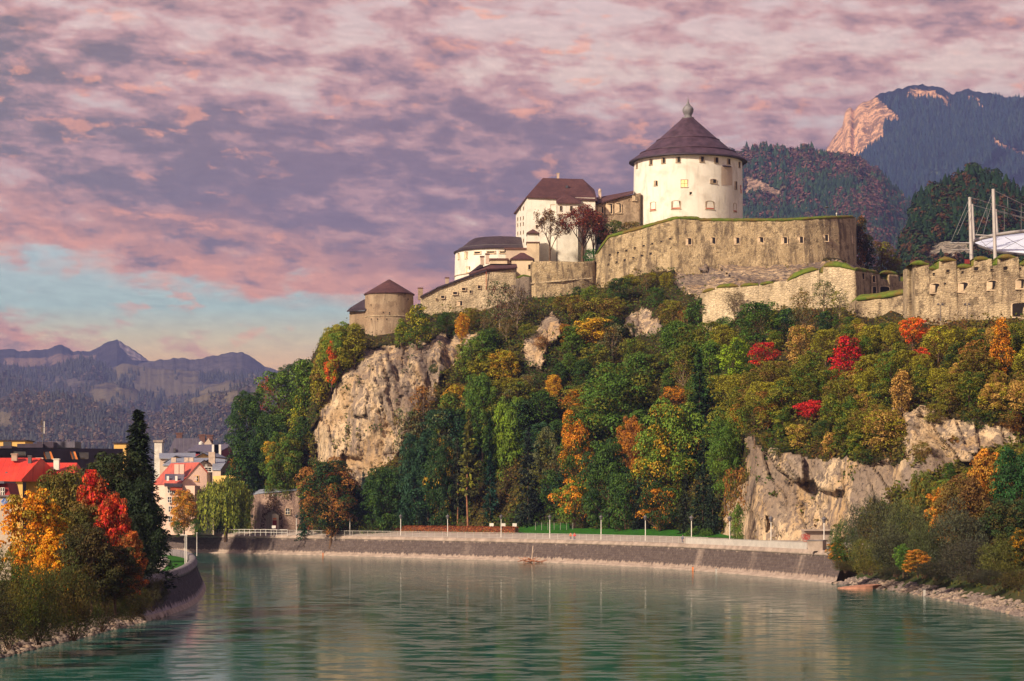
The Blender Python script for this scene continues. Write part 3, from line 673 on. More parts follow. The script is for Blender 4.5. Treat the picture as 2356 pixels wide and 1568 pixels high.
def stones(name, P, n, wmin, wmax, zf, seed, smin=.25, smax=.7):
    rs = np.random.RandomState(seed); L = np.concatenate([[0], np.cumsum(np.linalg.norm(np.diff(P, axis=0), axis=1))])
    t = rs.random(n)*L[-1]; Pq = np.stack([np.interp(t, L, P[:, 0]), np.interp(t, L, P[:, 1])], 1)
    i = np.clip(np.searchsorted(L, t)-1, 0, len(P)-2); T = P[i+1]-P[i]; T /= np.linalg.norm(T, axis=1, keepdims=True); Nn = np.stack([-T[:, 1], T[:, 0]], 1)
    u = rs.random(n)**1.2; w = wmin+(wmax-wmin)*u; Q = Pq+Nn*w[:, None]; z = zf(w)
    phi = (1+5**.5)/2; ico = np.array([(-1,phi,0),(1,phi,0),(-1,-phi,0),(1,-phi,0),(0,-1,phi),(0,1,phi),(0,-1,-phi),(0,1,-phi),(phi,0,-1),(phi,0,1),(-phi,0,-1),(-phi,0,1)])/1.9
    fi = np.array([(0,11,5),(0,5,1),(0,1,7),(0,7,10),(0,10,11),(1,5,9),(5,11,4),(11,10,2),(10,7,6),(7,1,8),(3,9,4),(3,4,2),(3,2,6),(3,6,8),(3,8,9),(4,9,5),(2,4,11),(6,2,10),(8,6,7),(9,8,1)])
    s = (smin+(smax-smin)*rs.random(n)**2)[:, None, None]*(.7+.6*rs.random((n, 1, 3))); V = ico[None]*s*(.75+.5*rs.random((n, 12, 1)))
    a = rs.random(n)*6.28; ca, sa = np.cos(a)[:, None], np.sin(a)[:, None]; V = np.stack([V[..., 0]*ca-V[..., 1]*sa, V[..., 0]*sa+V[..., 1]*ca, V[..., 2]*.6], 2)
    V[..., 0] += Q[:, 0:1]; V[..., 1] += Q[:, 1:2]; V[..., 2] += z[:, None]
    Fc = (fi[None]+12*np.arange(n)[:, None, None]).reshape(-1, 3)
    return tag(link(name, np_mesh(name, V.reshape(-1, 3), Fc, [MATS['loose_rock']])), kind='stuff')
o = stones('riprap', shore_s, 5200, -.5, 2.7, lambda w: np.interp(w, [-.5, 0, 2.5, 3.5], [-.1, .1, .9, 1.5]), 5, .2, .55); tag(o, 'pale rubble stones strewn along the right water edge', 'stones')
o = stones('riprap', left_bank, 5200, -.5, 3.6, lambda w: np.interp(w, [-.5, 0, 2.5, 3.6], [-.1, .1, .8, 1.2]), 6, .22, .6); tag(o, 'pale rubble stones along the left water edge below the bushes', 'stones')

# ---------------------------------------------------------------- quay walls
def quay(name, P, prof, m, parent=None, seed=0, uvtop=None):
    """prof list of (inland offset, z)"""
    L = np.concatenate([[0], np.cumsum(np.linalg.norm(np.diff(P, axis=0), axis=1))]); n = int(L[-1]/1.5)+2; t = np.linspace(0, L[-1], n)
    Pq = np.stack([np.interp(t, L, P[:, 0]), np.interp(t, L, P[:, 1])], 1); k = len(prof); V = np.zeros((n, k, 3)); UV = np.zeros((n, k, 2)); s = 0
    for j, (w, z) in enumerate(prof):
        V[:, j, :2] = offset_line(Pq, w); V[:, j, 2] = z
        if j: s += math.hypot(w-prof[j-1][0], z-prof[j-1][1])
        UV[:, j, 0] = t; UV[:, j, 1] = s
    me = np_mesh(name, V.reshape(-1, 3), grid_faces(n, k), [MATS[m]], uv=UV.reshape(-1, 2))
    o = link(name, me, parent)
    return o
qroot = thing('quay_wall', 'long curved stone river wall with dark water stains across the river', 'river wall', (0, 520, 0))
o = quay('footing', far_s, [(-1.1, -1.0), (-.8, .18), (-.2, .32), (.0, .45)], 'concrete', qroot); o.location = -qroot.location
o = quay('masonry_face', far_s, [(-.05, .40), (.25, 1.3), (.75, 2.7), (1.1, 4.1)], 'quay_stone', qroot); o.location = -qroot.location
o = quay('coping', far_s, [(1.1, 4.1), (1.0, 4.12), (.95, 4.5), (1.15, 4.55), (1.3, 4.95), (1.75, 4.97), (2.0, 4.97), (2.0, 4.0)], 'concrete', qroot); o.location = -qroot.location
promenade = quay('promenade_path', far_top, [(.1, QT+.01), (7.6, QT+1.05), (8.9, QT+1.1), (9.0, QT-.3)], 'path_gravel'); tag(promenade, kind='structure')
lroot = thing('quay_wall', 'dark block built river wall rounding the grassy point on the left', 'river wall', (-45, 340, 0))
o = quay('footing', quay_w, [(-.9, -1), (-.35, .15), (-.08, .5)], 'concrete', lroot); o.location = -lroot.location
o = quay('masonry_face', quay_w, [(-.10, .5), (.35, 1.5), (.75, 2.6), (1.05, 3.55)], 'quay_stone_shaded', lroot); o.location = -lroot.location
o = quay('coping', quay_w, [(1.05, 3.5), (.86, 3.52), (.84, 3.85), (1.0, 3.9), (1.02, 4.28), (1.35, 4.42), (1.85, 4.40), (1.95, 4.3), (1.95, 3.2)], 'coping_stone', lroot); o.location = -lroot.location

# ---------------------------------------------------------------- the castle rock
FZ = 5.0
def pf(Y): return HY+(CAMH-FZ)*F/Y
cols = {
 430: [(620, 670), (1140, 700)],
 500: [(None, 640), (1190, 650), (1150, 670), (1120, 700)],
 560: [(None, 634), (1150, 640), (1090, 652), (1040, 680)],
 620: [(None, 626), (1120, 634), (1030, 645), (985, 660), (960, 700)],
 690: [(None, 630), (1100, 634), (980, 640), (930, 655), (885, 690)],
 722: [(None, 614), (1090, 618), (1000, 620), (920, 626), (850, 650), (815, 690)],
 745: [(None, 604), (1080, 611), (950, 616), (880, 624), (800, 642), (768, 680)],
 800: [(None, 598), (1100, 605), (1000, 609), (870, 614), (800, 630), (757, 655), (745, 690)],
 860: [(None, 592), (1100, 600), (950, 606), (830, 612), (795, 626), (775, 640), (760, 690)],
 940: [(None, 588), (1090, 597), (950, 602), (830, 609), (790, 617), (765, 636), (745, 690)],
 1000: [(None, 583), (1080, 592), (950, 599), (810, 609), (780, 617), (722, 642), (700, 690)],
 1100: [(None, 572), (1100, 584), (960, 596), (830, 607), (790, 612), (738, 632), (718, 643), (704, 655), (690, 700)],
 1200: [(None, 560), (1100, 576), (960, 590), (830, 602), (745, 612), (706, 630), (684, 646), (670, 660), (655, 700)],
 1280: [(None, 552), (1100, 570), (960, 587), (830, 600), (742, 610), (702, 629), (682, 645), (665, 660), (652, 700)],
 1400: [(None, 532), (1100, 556), (950, 580), (800, 604), (705, 622), (668, 640), (645, 662), (630, 720)],
 1550: [(None, 503), (1100, 530), (950, 556), (800, 586), (700, 612), (640, 634), (612, 642), (560, 660), (520, 720)],
 1640: [(None, 478), (1100, 505), (950, 532), (800, 564), (700, 594), (650, 625), (612, 640), (560, 656), (520, 720)],
 1700: [(None, 455), (1100, 470), (1000, 490), (900, 512), (800, 540), (720, 568), (660, 610), (612, 640), (560, 656), (520, 720)],
 1730: [(None, 438), (1100, 444), (1000, 449), (930, 462), (850, 495), (760, 538), (710, 566), (650, 615), (612, 640), (560, 656), (520, 720)],
 1800: [(None, 428), (1100, 433), (1010, 437), (950, 448), (850, 482), (760, 528), (712, 564), (650, 615), (610, 640), (560, 656), (520, 720)],
 1900: [(None, 415), (1100, 421), (1030, 425), (960, 438), (850, 468), (770, 500), (715, 556), (650, 615), (602, 640), (560, 660), (520, 720)],
 2000: [(None, 402), (1100, 410), (1040, 414), (960, 428), (850, 450), (775, 475), (725, 545), (680, 600), (640, 650), (620, 720)],
 2090: [(None, 388), (1100, 398), (1050, 401), (960, 408), (850, 430), (770, 460), (738, 478), (733, 520), (700, 620), (680, 720)],
 2200: [(None, 375), (1100, 392), (1020, 400), (940, 404), (850, 422), (770, 448), (738, 468), (730, 520), (715, 620), (705, 720)],
 2320: [(None, 362), (1100, 384), (1020, 394), (960, 398), (850, 416), (770, 444), (736, 466), (728, 520), (715, 620), (705, 720)],
 2460: [(None, 345), (1100, 375), (1020, 388), (960, 396), (850, 412), (770, 440), (736, 464), (728, 520), (715, 620), (705, 720)],
 2700: [(None, 310), (1120, 345), (1020, 380), (900, 400), (800, 430), (736, 464), (728, 520), (715, 620), (705, 720)],
}
cols[430] = [(None, 645), (1205, 660), (1190, 680), (1175, 700)]
KX = sorted(cols); NV = 150; VS = np.linspace(0, 1, NV)
_tab = []
for k in KX:
    c = [(pf(Y) if p is None else p, Y) for p, Y in cols[k]]
    pys = np.array([p for p, _ in c]); Ys = np.array([y for _, y in c]); pv = pys[0]+(pys[-1]-pys[0])*VS
    _tab.append((pv, np.interp(-pv, -pys, Ys)))
TPY = np.array([t[0] for t in _tab]); TY = np.array([t[1] for t in _tab])
NU = 620; US = np.linspace(KX[0], KX[-1], NU)
def colint(T): return np.stack([np.interp(US, KX, T[:, j]) for j in range(NV)], 1)
GPY = colint(TPY); GY = colint(TY)
_k = np.ones(9)/9                      # soften the kinks between columns
for arr in (GY,):
    pad = np.pad(arr, ((4, 4), (0, 0)), mode='edge'); arr[:] = np.stack([np.convolve(pad[:, j], _k, mode='valid') for j in range(NV)], 1)
GPX = np.repeat(US[:, None], NV, 1)
def inpoly(px, py, poly):
    px = np.asarray(px, float); py = np.asarray(py, float); c = np.zeros(np.broadcast(px, py).shape, bool); n = len(poly)
    for i in range(n):
        x1, y1 = poly[i]; x2, y2 = poly[(i+1) % n]
        if y1 == y2: continue
        c ^= ((y1 > py) != (y2 > py)) & (px < (x2-x1)*(py-y1)/(y2-y1)+x1)
    return c
CLIFFS = [
 [(724, 1050), (724, 950), (742, 925), (770, 880), (800, 846), (845, 805), (900, 793), (960, 785), (1020, 775), (1100, 768), (1110, 800), (1060, 815), (1040, 850), (1010, 870), (1000, 925), (940, 950), (930, 1000), (890, 1060), (850, 1080), (840, 1140), (800, 1120), (790, 1080), (750, 1065)],
 [(1190, 800), (1215, 765), (1272, 722), (1290, 765), (1262, 815), (1235, 850), (1205, 830)],
 [(1425, 765), (1440, 730), (1478, 705), (1525, 745), (1500, 775), (1460, 765)],
 [(1550, 600), (1600, 575), (1810, 590), (1905, 600), (1990, 600), (1990, 640), (1880, 640), (1780, 650), (1640, 665), (1600, 690), (1560, 650)],
 [(1712, 1300), (1712, 1010), (1730, 1005), (1755, 1040), (1800, 1030), (1870, 1062), (1960, 1050), (2075, 1065), (2085, 1000), (2050, 950), (2110, 935), (2180, 960), (2300, 975), (2380, 960), (2380, 1010), (2280, 1030), (2230, 1060), (2110, 1110), (2050, 1140), (1970, 1190), (1930, 1300)],
 [(1655, 1300), (1665, 1190), (1712, 1100), (1712, 1300)],
]
ROCK = np.zeros(GPX.shape)
jx = (fbm(GPX*.05, GPY*.05, seed=5, oct=4, rough=.5)-.5)*46; jy = (fbm(GPX*.05+50, GPY*.05, seed=6, oct=4, rough=.5)-.5)*36
for c in CLIFFS: ROCK = np.maximum(ROCK, inpoly(GPX+jx, GPY+jy, c))
GYd = GY.copy(); wx = X(GPX, GY); wz = Z(GPY, GY)
am = (1.2+2.2*ROCK)*np.where((GPY < 700) & (GPX > 1500), .75, 1)
tq = wz+.35*wx
def facets(x, z, sx, sz, tilt, seed):
    """angular rock blocks: every cell of a jittered grid is its own tilted plane"""
    gx, gz = x/sx, z/sz; ix, iz = np.floor(gx), np.floor(gz); best = np.full(x.shape, 1e9); out = np.zeros(x.shape)
    for a in (-1, 0, 1):
        for c in (-1, 0, 1):
            cx_, cz_ = (ix+a).astype(np.int64), (iz+c).astype(np.int64); o = np.zeros_like(cx_)
            r = [_h(cx_, cz_, o, seed+k) for k in range(5)]
            px_, pz_ = cx_+r[0], cz_+r[1]; d = abs(gx-px_)+abs(gz-pz_)*.9; v = (r[2]-.5)+(gx-px_)*(r[3]-.5)*tilt+(gz-pz_)*(r[4]-.3)*tilt
            out = np.where(d < best, v, out); best = np.minimum(d, best)
    return out
ux = wx+3*(fbm(wx*.15, wz*.1, seed=4)-.5)+.18*wz; uz = wz+4*(fbm(wx*.1, wz*.12, seed=8)-.5)
disp = (ridged(wx*.05, wz*.03, seed=11)-.5)*3.0+(fbm(wx*.2, wz*.12, seed=12)-.5)*1.6+ROCK*(facets(ux, uz, 7, 24, 1.5, 31)*2.2+facets(ux, uz, 2.6, 10, 1.4, 41)*.85+facets(ux+.4*uz, uz, 1.1, 3.4, 1.3, 51)*.28)
edge = np.clip(VS[None]*14, 0, 1)*np.clip((1-VS[None])*10, 0, 1)
GYd = GY+disp*am*edge*.8
HX = X(GPX, GYd); HZ = Z(GPY, GYd)
HV = np.stack([HX, GYd, HZ], 2)
# plateau and back slope so that the rock is a hill from every side
back = []
top = HV[:, -1, :]
for dy, f in ((20, .99), (60, .95), (110, .75), (180, .35), (260, .0)):
    q = top.copy(); q[:, 1] += dy; q[:, 2] = 5+(top[:, 2]-5)*f; back.append(q)
base = HV[:, :1, :].copy(); base[:, :, 1] -= .6; base[:, :, 2] = QT-1.0
HVF = np.concatenate([base, HV, np.stack(back, 1)], 1); nvf = HVF.shape[1]
GREYR = np.zeros(GPX.shape)  # outlined areas of the rock that are mixed towards grey
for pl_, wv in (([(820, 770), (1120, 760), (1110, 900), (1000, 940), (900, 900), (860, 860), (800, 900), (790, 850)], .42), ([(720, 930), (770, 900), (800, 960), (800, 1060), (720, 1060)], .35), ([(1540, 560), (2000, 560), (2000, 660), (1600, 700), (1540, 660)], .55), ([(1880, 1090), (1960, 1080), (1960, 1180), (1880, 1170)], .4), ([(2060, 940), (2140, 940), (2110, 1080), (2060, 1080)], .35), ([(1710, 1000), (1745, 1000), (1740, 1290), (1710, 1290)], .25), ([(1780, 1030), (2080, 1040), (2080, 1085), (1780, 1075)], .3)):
    GREYR = np.maximum(GREYR, wv*inpoly(GPX+jx, GPY+jy, pl_))
we = np.concatenate([GREYR[:, :1], GREYR, np.zeros((NU, len(back)))], 1)
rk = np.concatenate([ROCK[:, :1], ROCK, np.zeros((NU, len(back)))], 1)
me = np_mesh('castle_rock', HVF.reshape(-1, 3), grid_faces(NU, nvf), [MATS['cliff_rock']], smooth=False, attrs={'rock': ('POINT', rk.ravel()), 'grey_rock': ('POINT', we.ravel())})
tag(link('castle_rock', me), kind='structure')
FOOT = np.interp(np.arange(0, 2800), US, GY[:, 0])
def surfY(px, py):
    """distance of the hill (or the flat in front of it) seen at a frame position"""
    u = np.clip((px-US[0])/(US[-1]-US[0])*(NU-1), 0, NU-1.001); i = int(u); f = u-i
    r = []
    for k in (i, i+1):
        if py >= GPY[k, 0]: r.append(Yof(max(py, HY+40), QT))
        else: r.append(float(np.interp(-py, -GPY[k], GYd[k])))
    return r[0]*(1-f)+r[1]*f
def cliff_at(px, py): return any(bool(inpoly(px, py, c)) for c in CLIFFS)

# ---------------------------------------------------------------- mountains
def mountain(name, crest, Y, depth, base_py, m, amp, seed, meadow=None, rockf=None, nv=60, step=4, pw=1.0, spur=.5):
    cx = [c[0] for c in crest]; cyy = [c[1] for c in crest]; us = np.arange(cx[0], cx[-1]+1, step); cr = np.interp(us, cx, cyy)
    cr = cr+(fbm(us*.09, us*0, seed=seed)-.5)*amp*F/Y*.12
    vs = np.linspace(0, 1, nv); P = np.repeat(us[:, None], nv, 1); PY = cr[:, None]+(base_py-cr[:, None])*vs[None]**pw
    Yd = Y-depth*vs[None]**.9+0*P
    xw = X(P, Y); zz = PY*Y/F
    sh = xw+zz*1.1*np.sign(np.sin(xw/(amp*14)+seed)+.2)
    n = (ridged(sh/(amp*5), zz/(amp*(9 if spur > .5 else 2.6)), seed=seed+1)-.5)*spur*2+(fbm(sh/(amp*1.8), zz/(amp*1.6), seed=seed+2, oct=5)-.5)*min(1, spur+.2)
    Yd = Yd-n*amp*2.2*np.clip(vs[None]*6, 0, 1)
    V = np.stack([X(P, Yd), Yd, Z(PY, Yd)], 2)
    bk = V[:, 0, :].copy(); bk[:, 1] += depth*.8; bk[:, 2] = 0
    ft = V[:, -1, :].copy(); ft[:, 2] = -20
    VV = np.concatenate([bk[:, None], V, ft[:, None]], 1)
    md = np.zeros(P.shape) if meadow is None else meadow(P, PY); rf = np.zeros(P.shape) if rockf is None else rockf(P, PY)
    ex = lambda a: np.concatenate([a[:, :1], a, a[:, -1:]], 1)
    me = np_mesh(name, VV.reshape(-1, 3), grid_faces(len(us), nv+2, True), [MATS[m]], smooth=True, attrs={'meadow': ('POINT', ex(md).ravel()), 'rock': ('POINT', ex(rf).ravel())})
    tag(link(name, me), kind='structure')
    return V, md, rf, P, PY
def wood(name, surf, n, h, matn, label, seed, conifer=.5, leafy=0, wfac=.32, keep=None, quad=6, cpal=(0, 1), cols_by=None):
    V, md, rf, P, PY = surf; rs = np.random.RandomState(seed); nu, nv = P.shape
    u = rs.random(n*3)*(nu-1.01); v = rs.random(n*3)**.85*(nv-1.01)
    i = u.astype(int); j = v.astype(int); fu = u-i; fv = v-j
    g = lambda A: (A[i, j].T*(1-fu)*(1-fv)+A[i+1, j].T*fu*(1-fv)+A[i, j+1].T*(1-fu)*fv+A[i+1, j+1].T*fu*fv).T
    Q = g(V); M_ = g(md); K = g(rf); pp = g(P); pq = g(PY)
    ok = (M_+(fbm(pp*.03, pq*.05, seed=seed)-.5)*.6+(rs.random(n*3)-.5)*.2 < .45) & (K < .40)
    if keep is not None: ok &= keep(pp, pq)
    Q = Q[ok][:n]; pp = pp[ok][:n]; pq = pq[ok][:n]; n = len(Q); H = h*(.6+.8*rs.random(n))
    zone = fbm(pp*.018+7, pq*.03, seed=seed+9, oct=3); con = zone+(rs.random(n)-.5)*.55 < conifer
    cl = np.where(con, rs.random(n)*.333*.99, .334+rs.random(n)*.66) if conifer < 1 else rs.random(n)
    VV = []; FF = []; tn = []; cc = []; b = 0
    # conifers: narrow 6 sided cones in two tiers
    q = Q[con]; hh = H[con]*1.2; k = len(q)
    if k:
        a = np.arange(6)/6*6.283; ring = np.stack([np.cos(a), np.sin(a)], 1)
        for t0, t1, w in ((0.05, .7, wfac), (.4, 1.05, wfac*.68)):
            r = (hh*w)[:, None, None]*ring[None]*(.75+.5*rs.random((k, 6, 1))); base_ = np.concatenate([q[:, None, :2]+r, np.repeat((q[:, 2]+hh*t0)[:, None, None], 6, 1)+(rs.random((k, 6, 1))-.5)*hh[:, None, None]*.12], 2)
            tip = np.stack([q[:, 0], q[:, 1], q[:, 2]+hh*t1], 1)[:, None]; vv = np.concatenate([base_, tip], 1)
            f = np.array([(s, (s+1) % 6, 6) for s in range(6)])[None]+7*np.arange(k)[:, None, None]+b; VV.append(vv.reshape(-1, 3)); FF.append(f.reshape(-1, 3)); b += 7*k
            tn.append(np.repeat(rs.random(k)*.7, 6)+rs.random(6*k)*.3); cc.append(np.repeat(cl[con], 6))
    q = Q[~con]; hh = H[~con]; k = len(q); L_ = max(leafy, 26)
    if k:
        d = sph(rs, k*L_, .4).reshape(k, L_, 3); c = q[:, None]+d*(hh*.42)[:, None, None]*(.7+.4*rs.random((k, L_, 1)))*np.array([1.05, 1.05, 1.0]); c[..., 2] += (hh*.5)[:, None]
        s = np.repeat(hh*(.34 if L_ < 40 else .24), L_)*(.6+.8*rs.random(k*L_)); Vq, Fq = quads(c.reshape(-1, 3), (d.reshape(-1, 3)+np.array([0, 0, .35])+rs.normal(size=(k*L_, 3))*.35), s, .8, rs)
        tri = np.concatenate([Fq[:, [0, 1, 2]], Fq[:, [0, 2, 3]]], 1).reshape(-1, 3)+b; VV.append(Vq); FF.append(tri); b += len(Vq)
        t_ = np.repeat(rs.random(k)*.6, L_)+rs.random(k*L_)*.4; tn.append(np.repeat(t_, 2)); cc.append(np.repeat(np.repeat(cl[~con], L_), 2))
    me = np_mesh(name, np.concatenate(VV), np.concatenate(FF), [MATS[matn]], attrs={'tone': ('FACE', np.concatenate(tn)), 'clump': ('FACE', np.concatenate(cc))})
    return tag(link(name, me), label, 'forest', kind='stuff')
mountain_mat('ground_left', (.10, .082, .072), (.215, .175, .11), (.55, .42, .34), .0016, .02)
mountain_mat('ground_peak', (.06, .05, .05), (.34, .22, .15), (.72, .58, .50), .0012, .008)
mountain_mat('ground_right', (.015, .026, .03), (.12, .16, .07), (.88, .50, .27), .0022, .012)  # rock tone carries the orange sun glow in its colour
mountain_mat('ground_mid', (.03, .03, .018), (.12, .14, .06), (.45, .30, .22), .004, .03)
mountain_mat('ground_near', (.02, .022, .010), (.1, .12, .05), (.40, .34, .27), .012, .08)
def box_in(P, Q, x0, x1, y0, y1, s=14): return np.clip(np.minimum(np.minimum(P-x0, x1-P), np.minimum(Q-y0, y1-Q))/s, 0, 1)
def poly_in(P, Q, poly): return inpoly(P, Q, poly).astype(float)
mA = mountain('mountain', [(-700, 830), (-300, 800), (0, 806), (20, 803), (55, 809), (110, 803), (125, 796), (143, 792), (153, 800), (170, 809), (208, 808), (238, 792), (269, 781), (300, 800), (345, 832), (420, 850), (600, 890), (800, 930)], 10200, 1500, 960, 'ground_peak', 110, 21,
   meadow=lambda P, Q: .15+.35*box_in(P, Q, 100, 232, 806, 850, 14)+.5*box_in(P, Q, 0, 110, 815, 850), rockf=lambda P, Q: .62*poly_in(P, Q, [(269, 780), (345, 832), (305, 830), (276, 800)])+.35*box_in(P, Q, 118, 160, 790, 806, 6), spur=.9, step=3)
mB = mountain('mountain', [(230, 880), (300, 846), (340, 833), (370, 828), (411, 823), (447, 829), (493, 818), (530, 812), (557, 810), (576, 820), (598, 838), (640, 852), (760, 870), (900, 900)], 9200, 1500, 980, 'ground_left', 100, 31, meadow=lambda P, Q: .22+.2*fbm(P*.02, Q*.02, seed=3), spur=.8, step=3)
mC = mountain('hills', [(-700, 850), (0, 836), (60, 852), (123, 850), (150, 835), (186, 821), (220, 830), (250, 848), (288, 836), (329, 845), (411, 852), (493, 860), (560, 862), (640, 858), (760, 870)], 8000, 1500, 1000, 'ground_left', 70, 41,
   meadow=lambda P, Q: np.where(P > 255, .58, .42)-.6*box_in(P, Q, 110, 262, 815, 875, 8)-.5*box_in(P, Q, 455, 570, 860, 885, 6), spur=.3, step=3)
mD = mountain('hills', [(-700, 850), (-100, 855), (0, 862), (40, 868), (90, 890), (118, 904), (150, 906), (190, 892), (232, 882), (280, 880), (330, 905), (375, 922), (420, 915), (470, 896), (520, 876), (580, 868), (640, 868), (760, 880)], 6600, 1500, 1040, 'ground_left', 70, 51,
   meadow=lambda P, Q: .26+.34*box_in(P, Q, 195, 335, 878, 950, 22)+.32*box_in(P, Q, 440, 760, 870, 990, 22)-.2*(P < 120), spur=.25, step=3)
mE = mountain('hills', [(-900, 880), (-300, 900), (0, 918), (40, 905), (90, 906), (140, 908), (190, 916), (240, 930), (290, 946), (335, 960), (352, 962), (380, 944), (410, 930), (452, 914), (500, 902), (540, 893), (620, 880), (760, 870), (1000, 880)], 4800, 1700, 1130, 'ground_left', 80, 61,
   meadow=lambda P, Q: .25+.30*box_in(P, Q, 400, 700, 888, 945, 18)+.45*box_in(P, Q, -10, 30, 945, 990, 8)+.25*box_in(P, Q, 190, 250, 1010, 1050, 8), spur=.7, step=3)
wood('forest', mE, 17000, 10, 'wood_left', 'far spruce and autumn woods on the hillside behind the town', 71, conifer=.55, wfac=.24)
wood('forest', mD, 9000, 14, 'wood_left', 'hazy blue woods on the second line of hills', 72, conifer=.75, wfac=.24)
wood('forest', mC, 9000, 14, 'wood_left', 'faint dark woods on the rounded far hills below the peak', 73, conifer=.9, wfac=.24)
face = [(1800, 420), (1885, 330), (1940, 240), (2010, 215), (2035, 238), (2075, 278), (2070, 290), (2035, 285), (2030, 330), (1998, 345), (1975, 372), (1800, 430)]
mM = mountain('mountain', [(1500, 700), (1700, 500), (1800, 420), (1870, 360), (1885, 341), (1892, 346), (1898, 350), (1911, 326), (1938, 292), (1943, 265), (1949, 252), (1956, 248), (1966, 255), (1974, 242), (1982, 235), (2008, 229), (2032, 212), (2053, 210), (2082, 201), (2111, 195), (2147, 198), (2171, 205), (2192, 217), (2213, 209), (2229, 207), (2276, 215), (2334, 225), (2400, 222), (2600, 260), (2900, 300)], 8000, 2300, 900, 'ground_right', 120, 81, step=3, nv=110,
   rockf=lambda P, Q: .74*poly_in(P, Q, face)+.52*box_in(P, Q, 2080, 2160, 198, 240, 10)+.6*poly_in(P, Q, [(2140, 215), (2180, 222), (2196, 252), (2165, 245)])+.6*poly_in(P, Q, [(2225, 220), (2250, 222), (2265, 250), (2230, 235)])+.65*poly_in(P, Q, [(2275, 305), (2300, 325), (2360, 350), (2360, 375), (2290, 345)])+.3*box_in(P, Q, 2100, 2140, 250, 290, 10)+.2*box_in(P, Q, 2080, 2400, 205, 230),
   meadow=lambda P, Q: .9*box_in(P, Q, 2135, 2195, 392, 408, 3)+.9*box_in(P, Q, 2098, 2138, 438, 475, 5), spur=.9)
wood('forest', mM, 26000, 20, 'wood_conifer', 'haze blue spruce forest covering the high mountain', 82, conifer=2, wfac=.22, keep=lambda p, q: (q > 232) & (q < 620) & (p > 1880) & (p < 2400))
mN = mountain('mountain', [(1400, 900), (1480, 700), (1560, 520), (1600, 400), (1640, 360), (1680, 352), (1708, 350), (1730, 342), (1750, 338), (1787, 346), (1818, 354), (1855, 340), (1881, 351), (1913, 363), (1970, 364), (2012, 392), (2054, 434), (2096, 476), (2112, 520), (2130, 620), (2180, 760)], 4000, 1100, 800, 'ground_mid', 70, 91, step=3, nv=90,
   rockf=lambda P, Q: .62*poly_in(P, Q, [(1712, 400), (1770, 425), (1810, 450), (1800, 470), (1740, 450), (1712, 460)])+.2*box_in(P, Q, 1700, 1740, 380, 410), spur=.9)
wood('forest', mN, 15000, 10.5, 'wood_mixed', 'purple and rust coloured mixed forest on the ridge behind the round keep', 92, conifer=.50, wfac=.26, keep=lambda p, q: (q < 690) & (p > 1600))
mO = mountain('hills', [(1950, 900), (2040, 680), (2069, 580), (2087, 530), (2103, 470), (2129, 450), (2160, 434), (2195, 420), (2218, 406), (2239, 396), (2268, 398), (2294, 408), (2315, 420), (2331, 438), (2356, 454), (2450, 480), (2600, 520), (2800, 600)], 1600, 420, 760, 'ground_near', 32, 101, step=4, nv=70,
   rockf=lambda P, Q: .75*poly_in(P, Q, [(2125, 600), (2150, 560), (2185, 555), (2235, 560), (2240, 610), (2130, 612)]), spur=.8)
wood('forest', mO, 4200, 6.5, 'wood_dark', 'dark green wood with red touches on the near knoll at the right', 102, conifer=.42, leafy=40, wfac=.30, keep=lambda p, q: (q < 640) & (p > 2030) & (p < 2420))
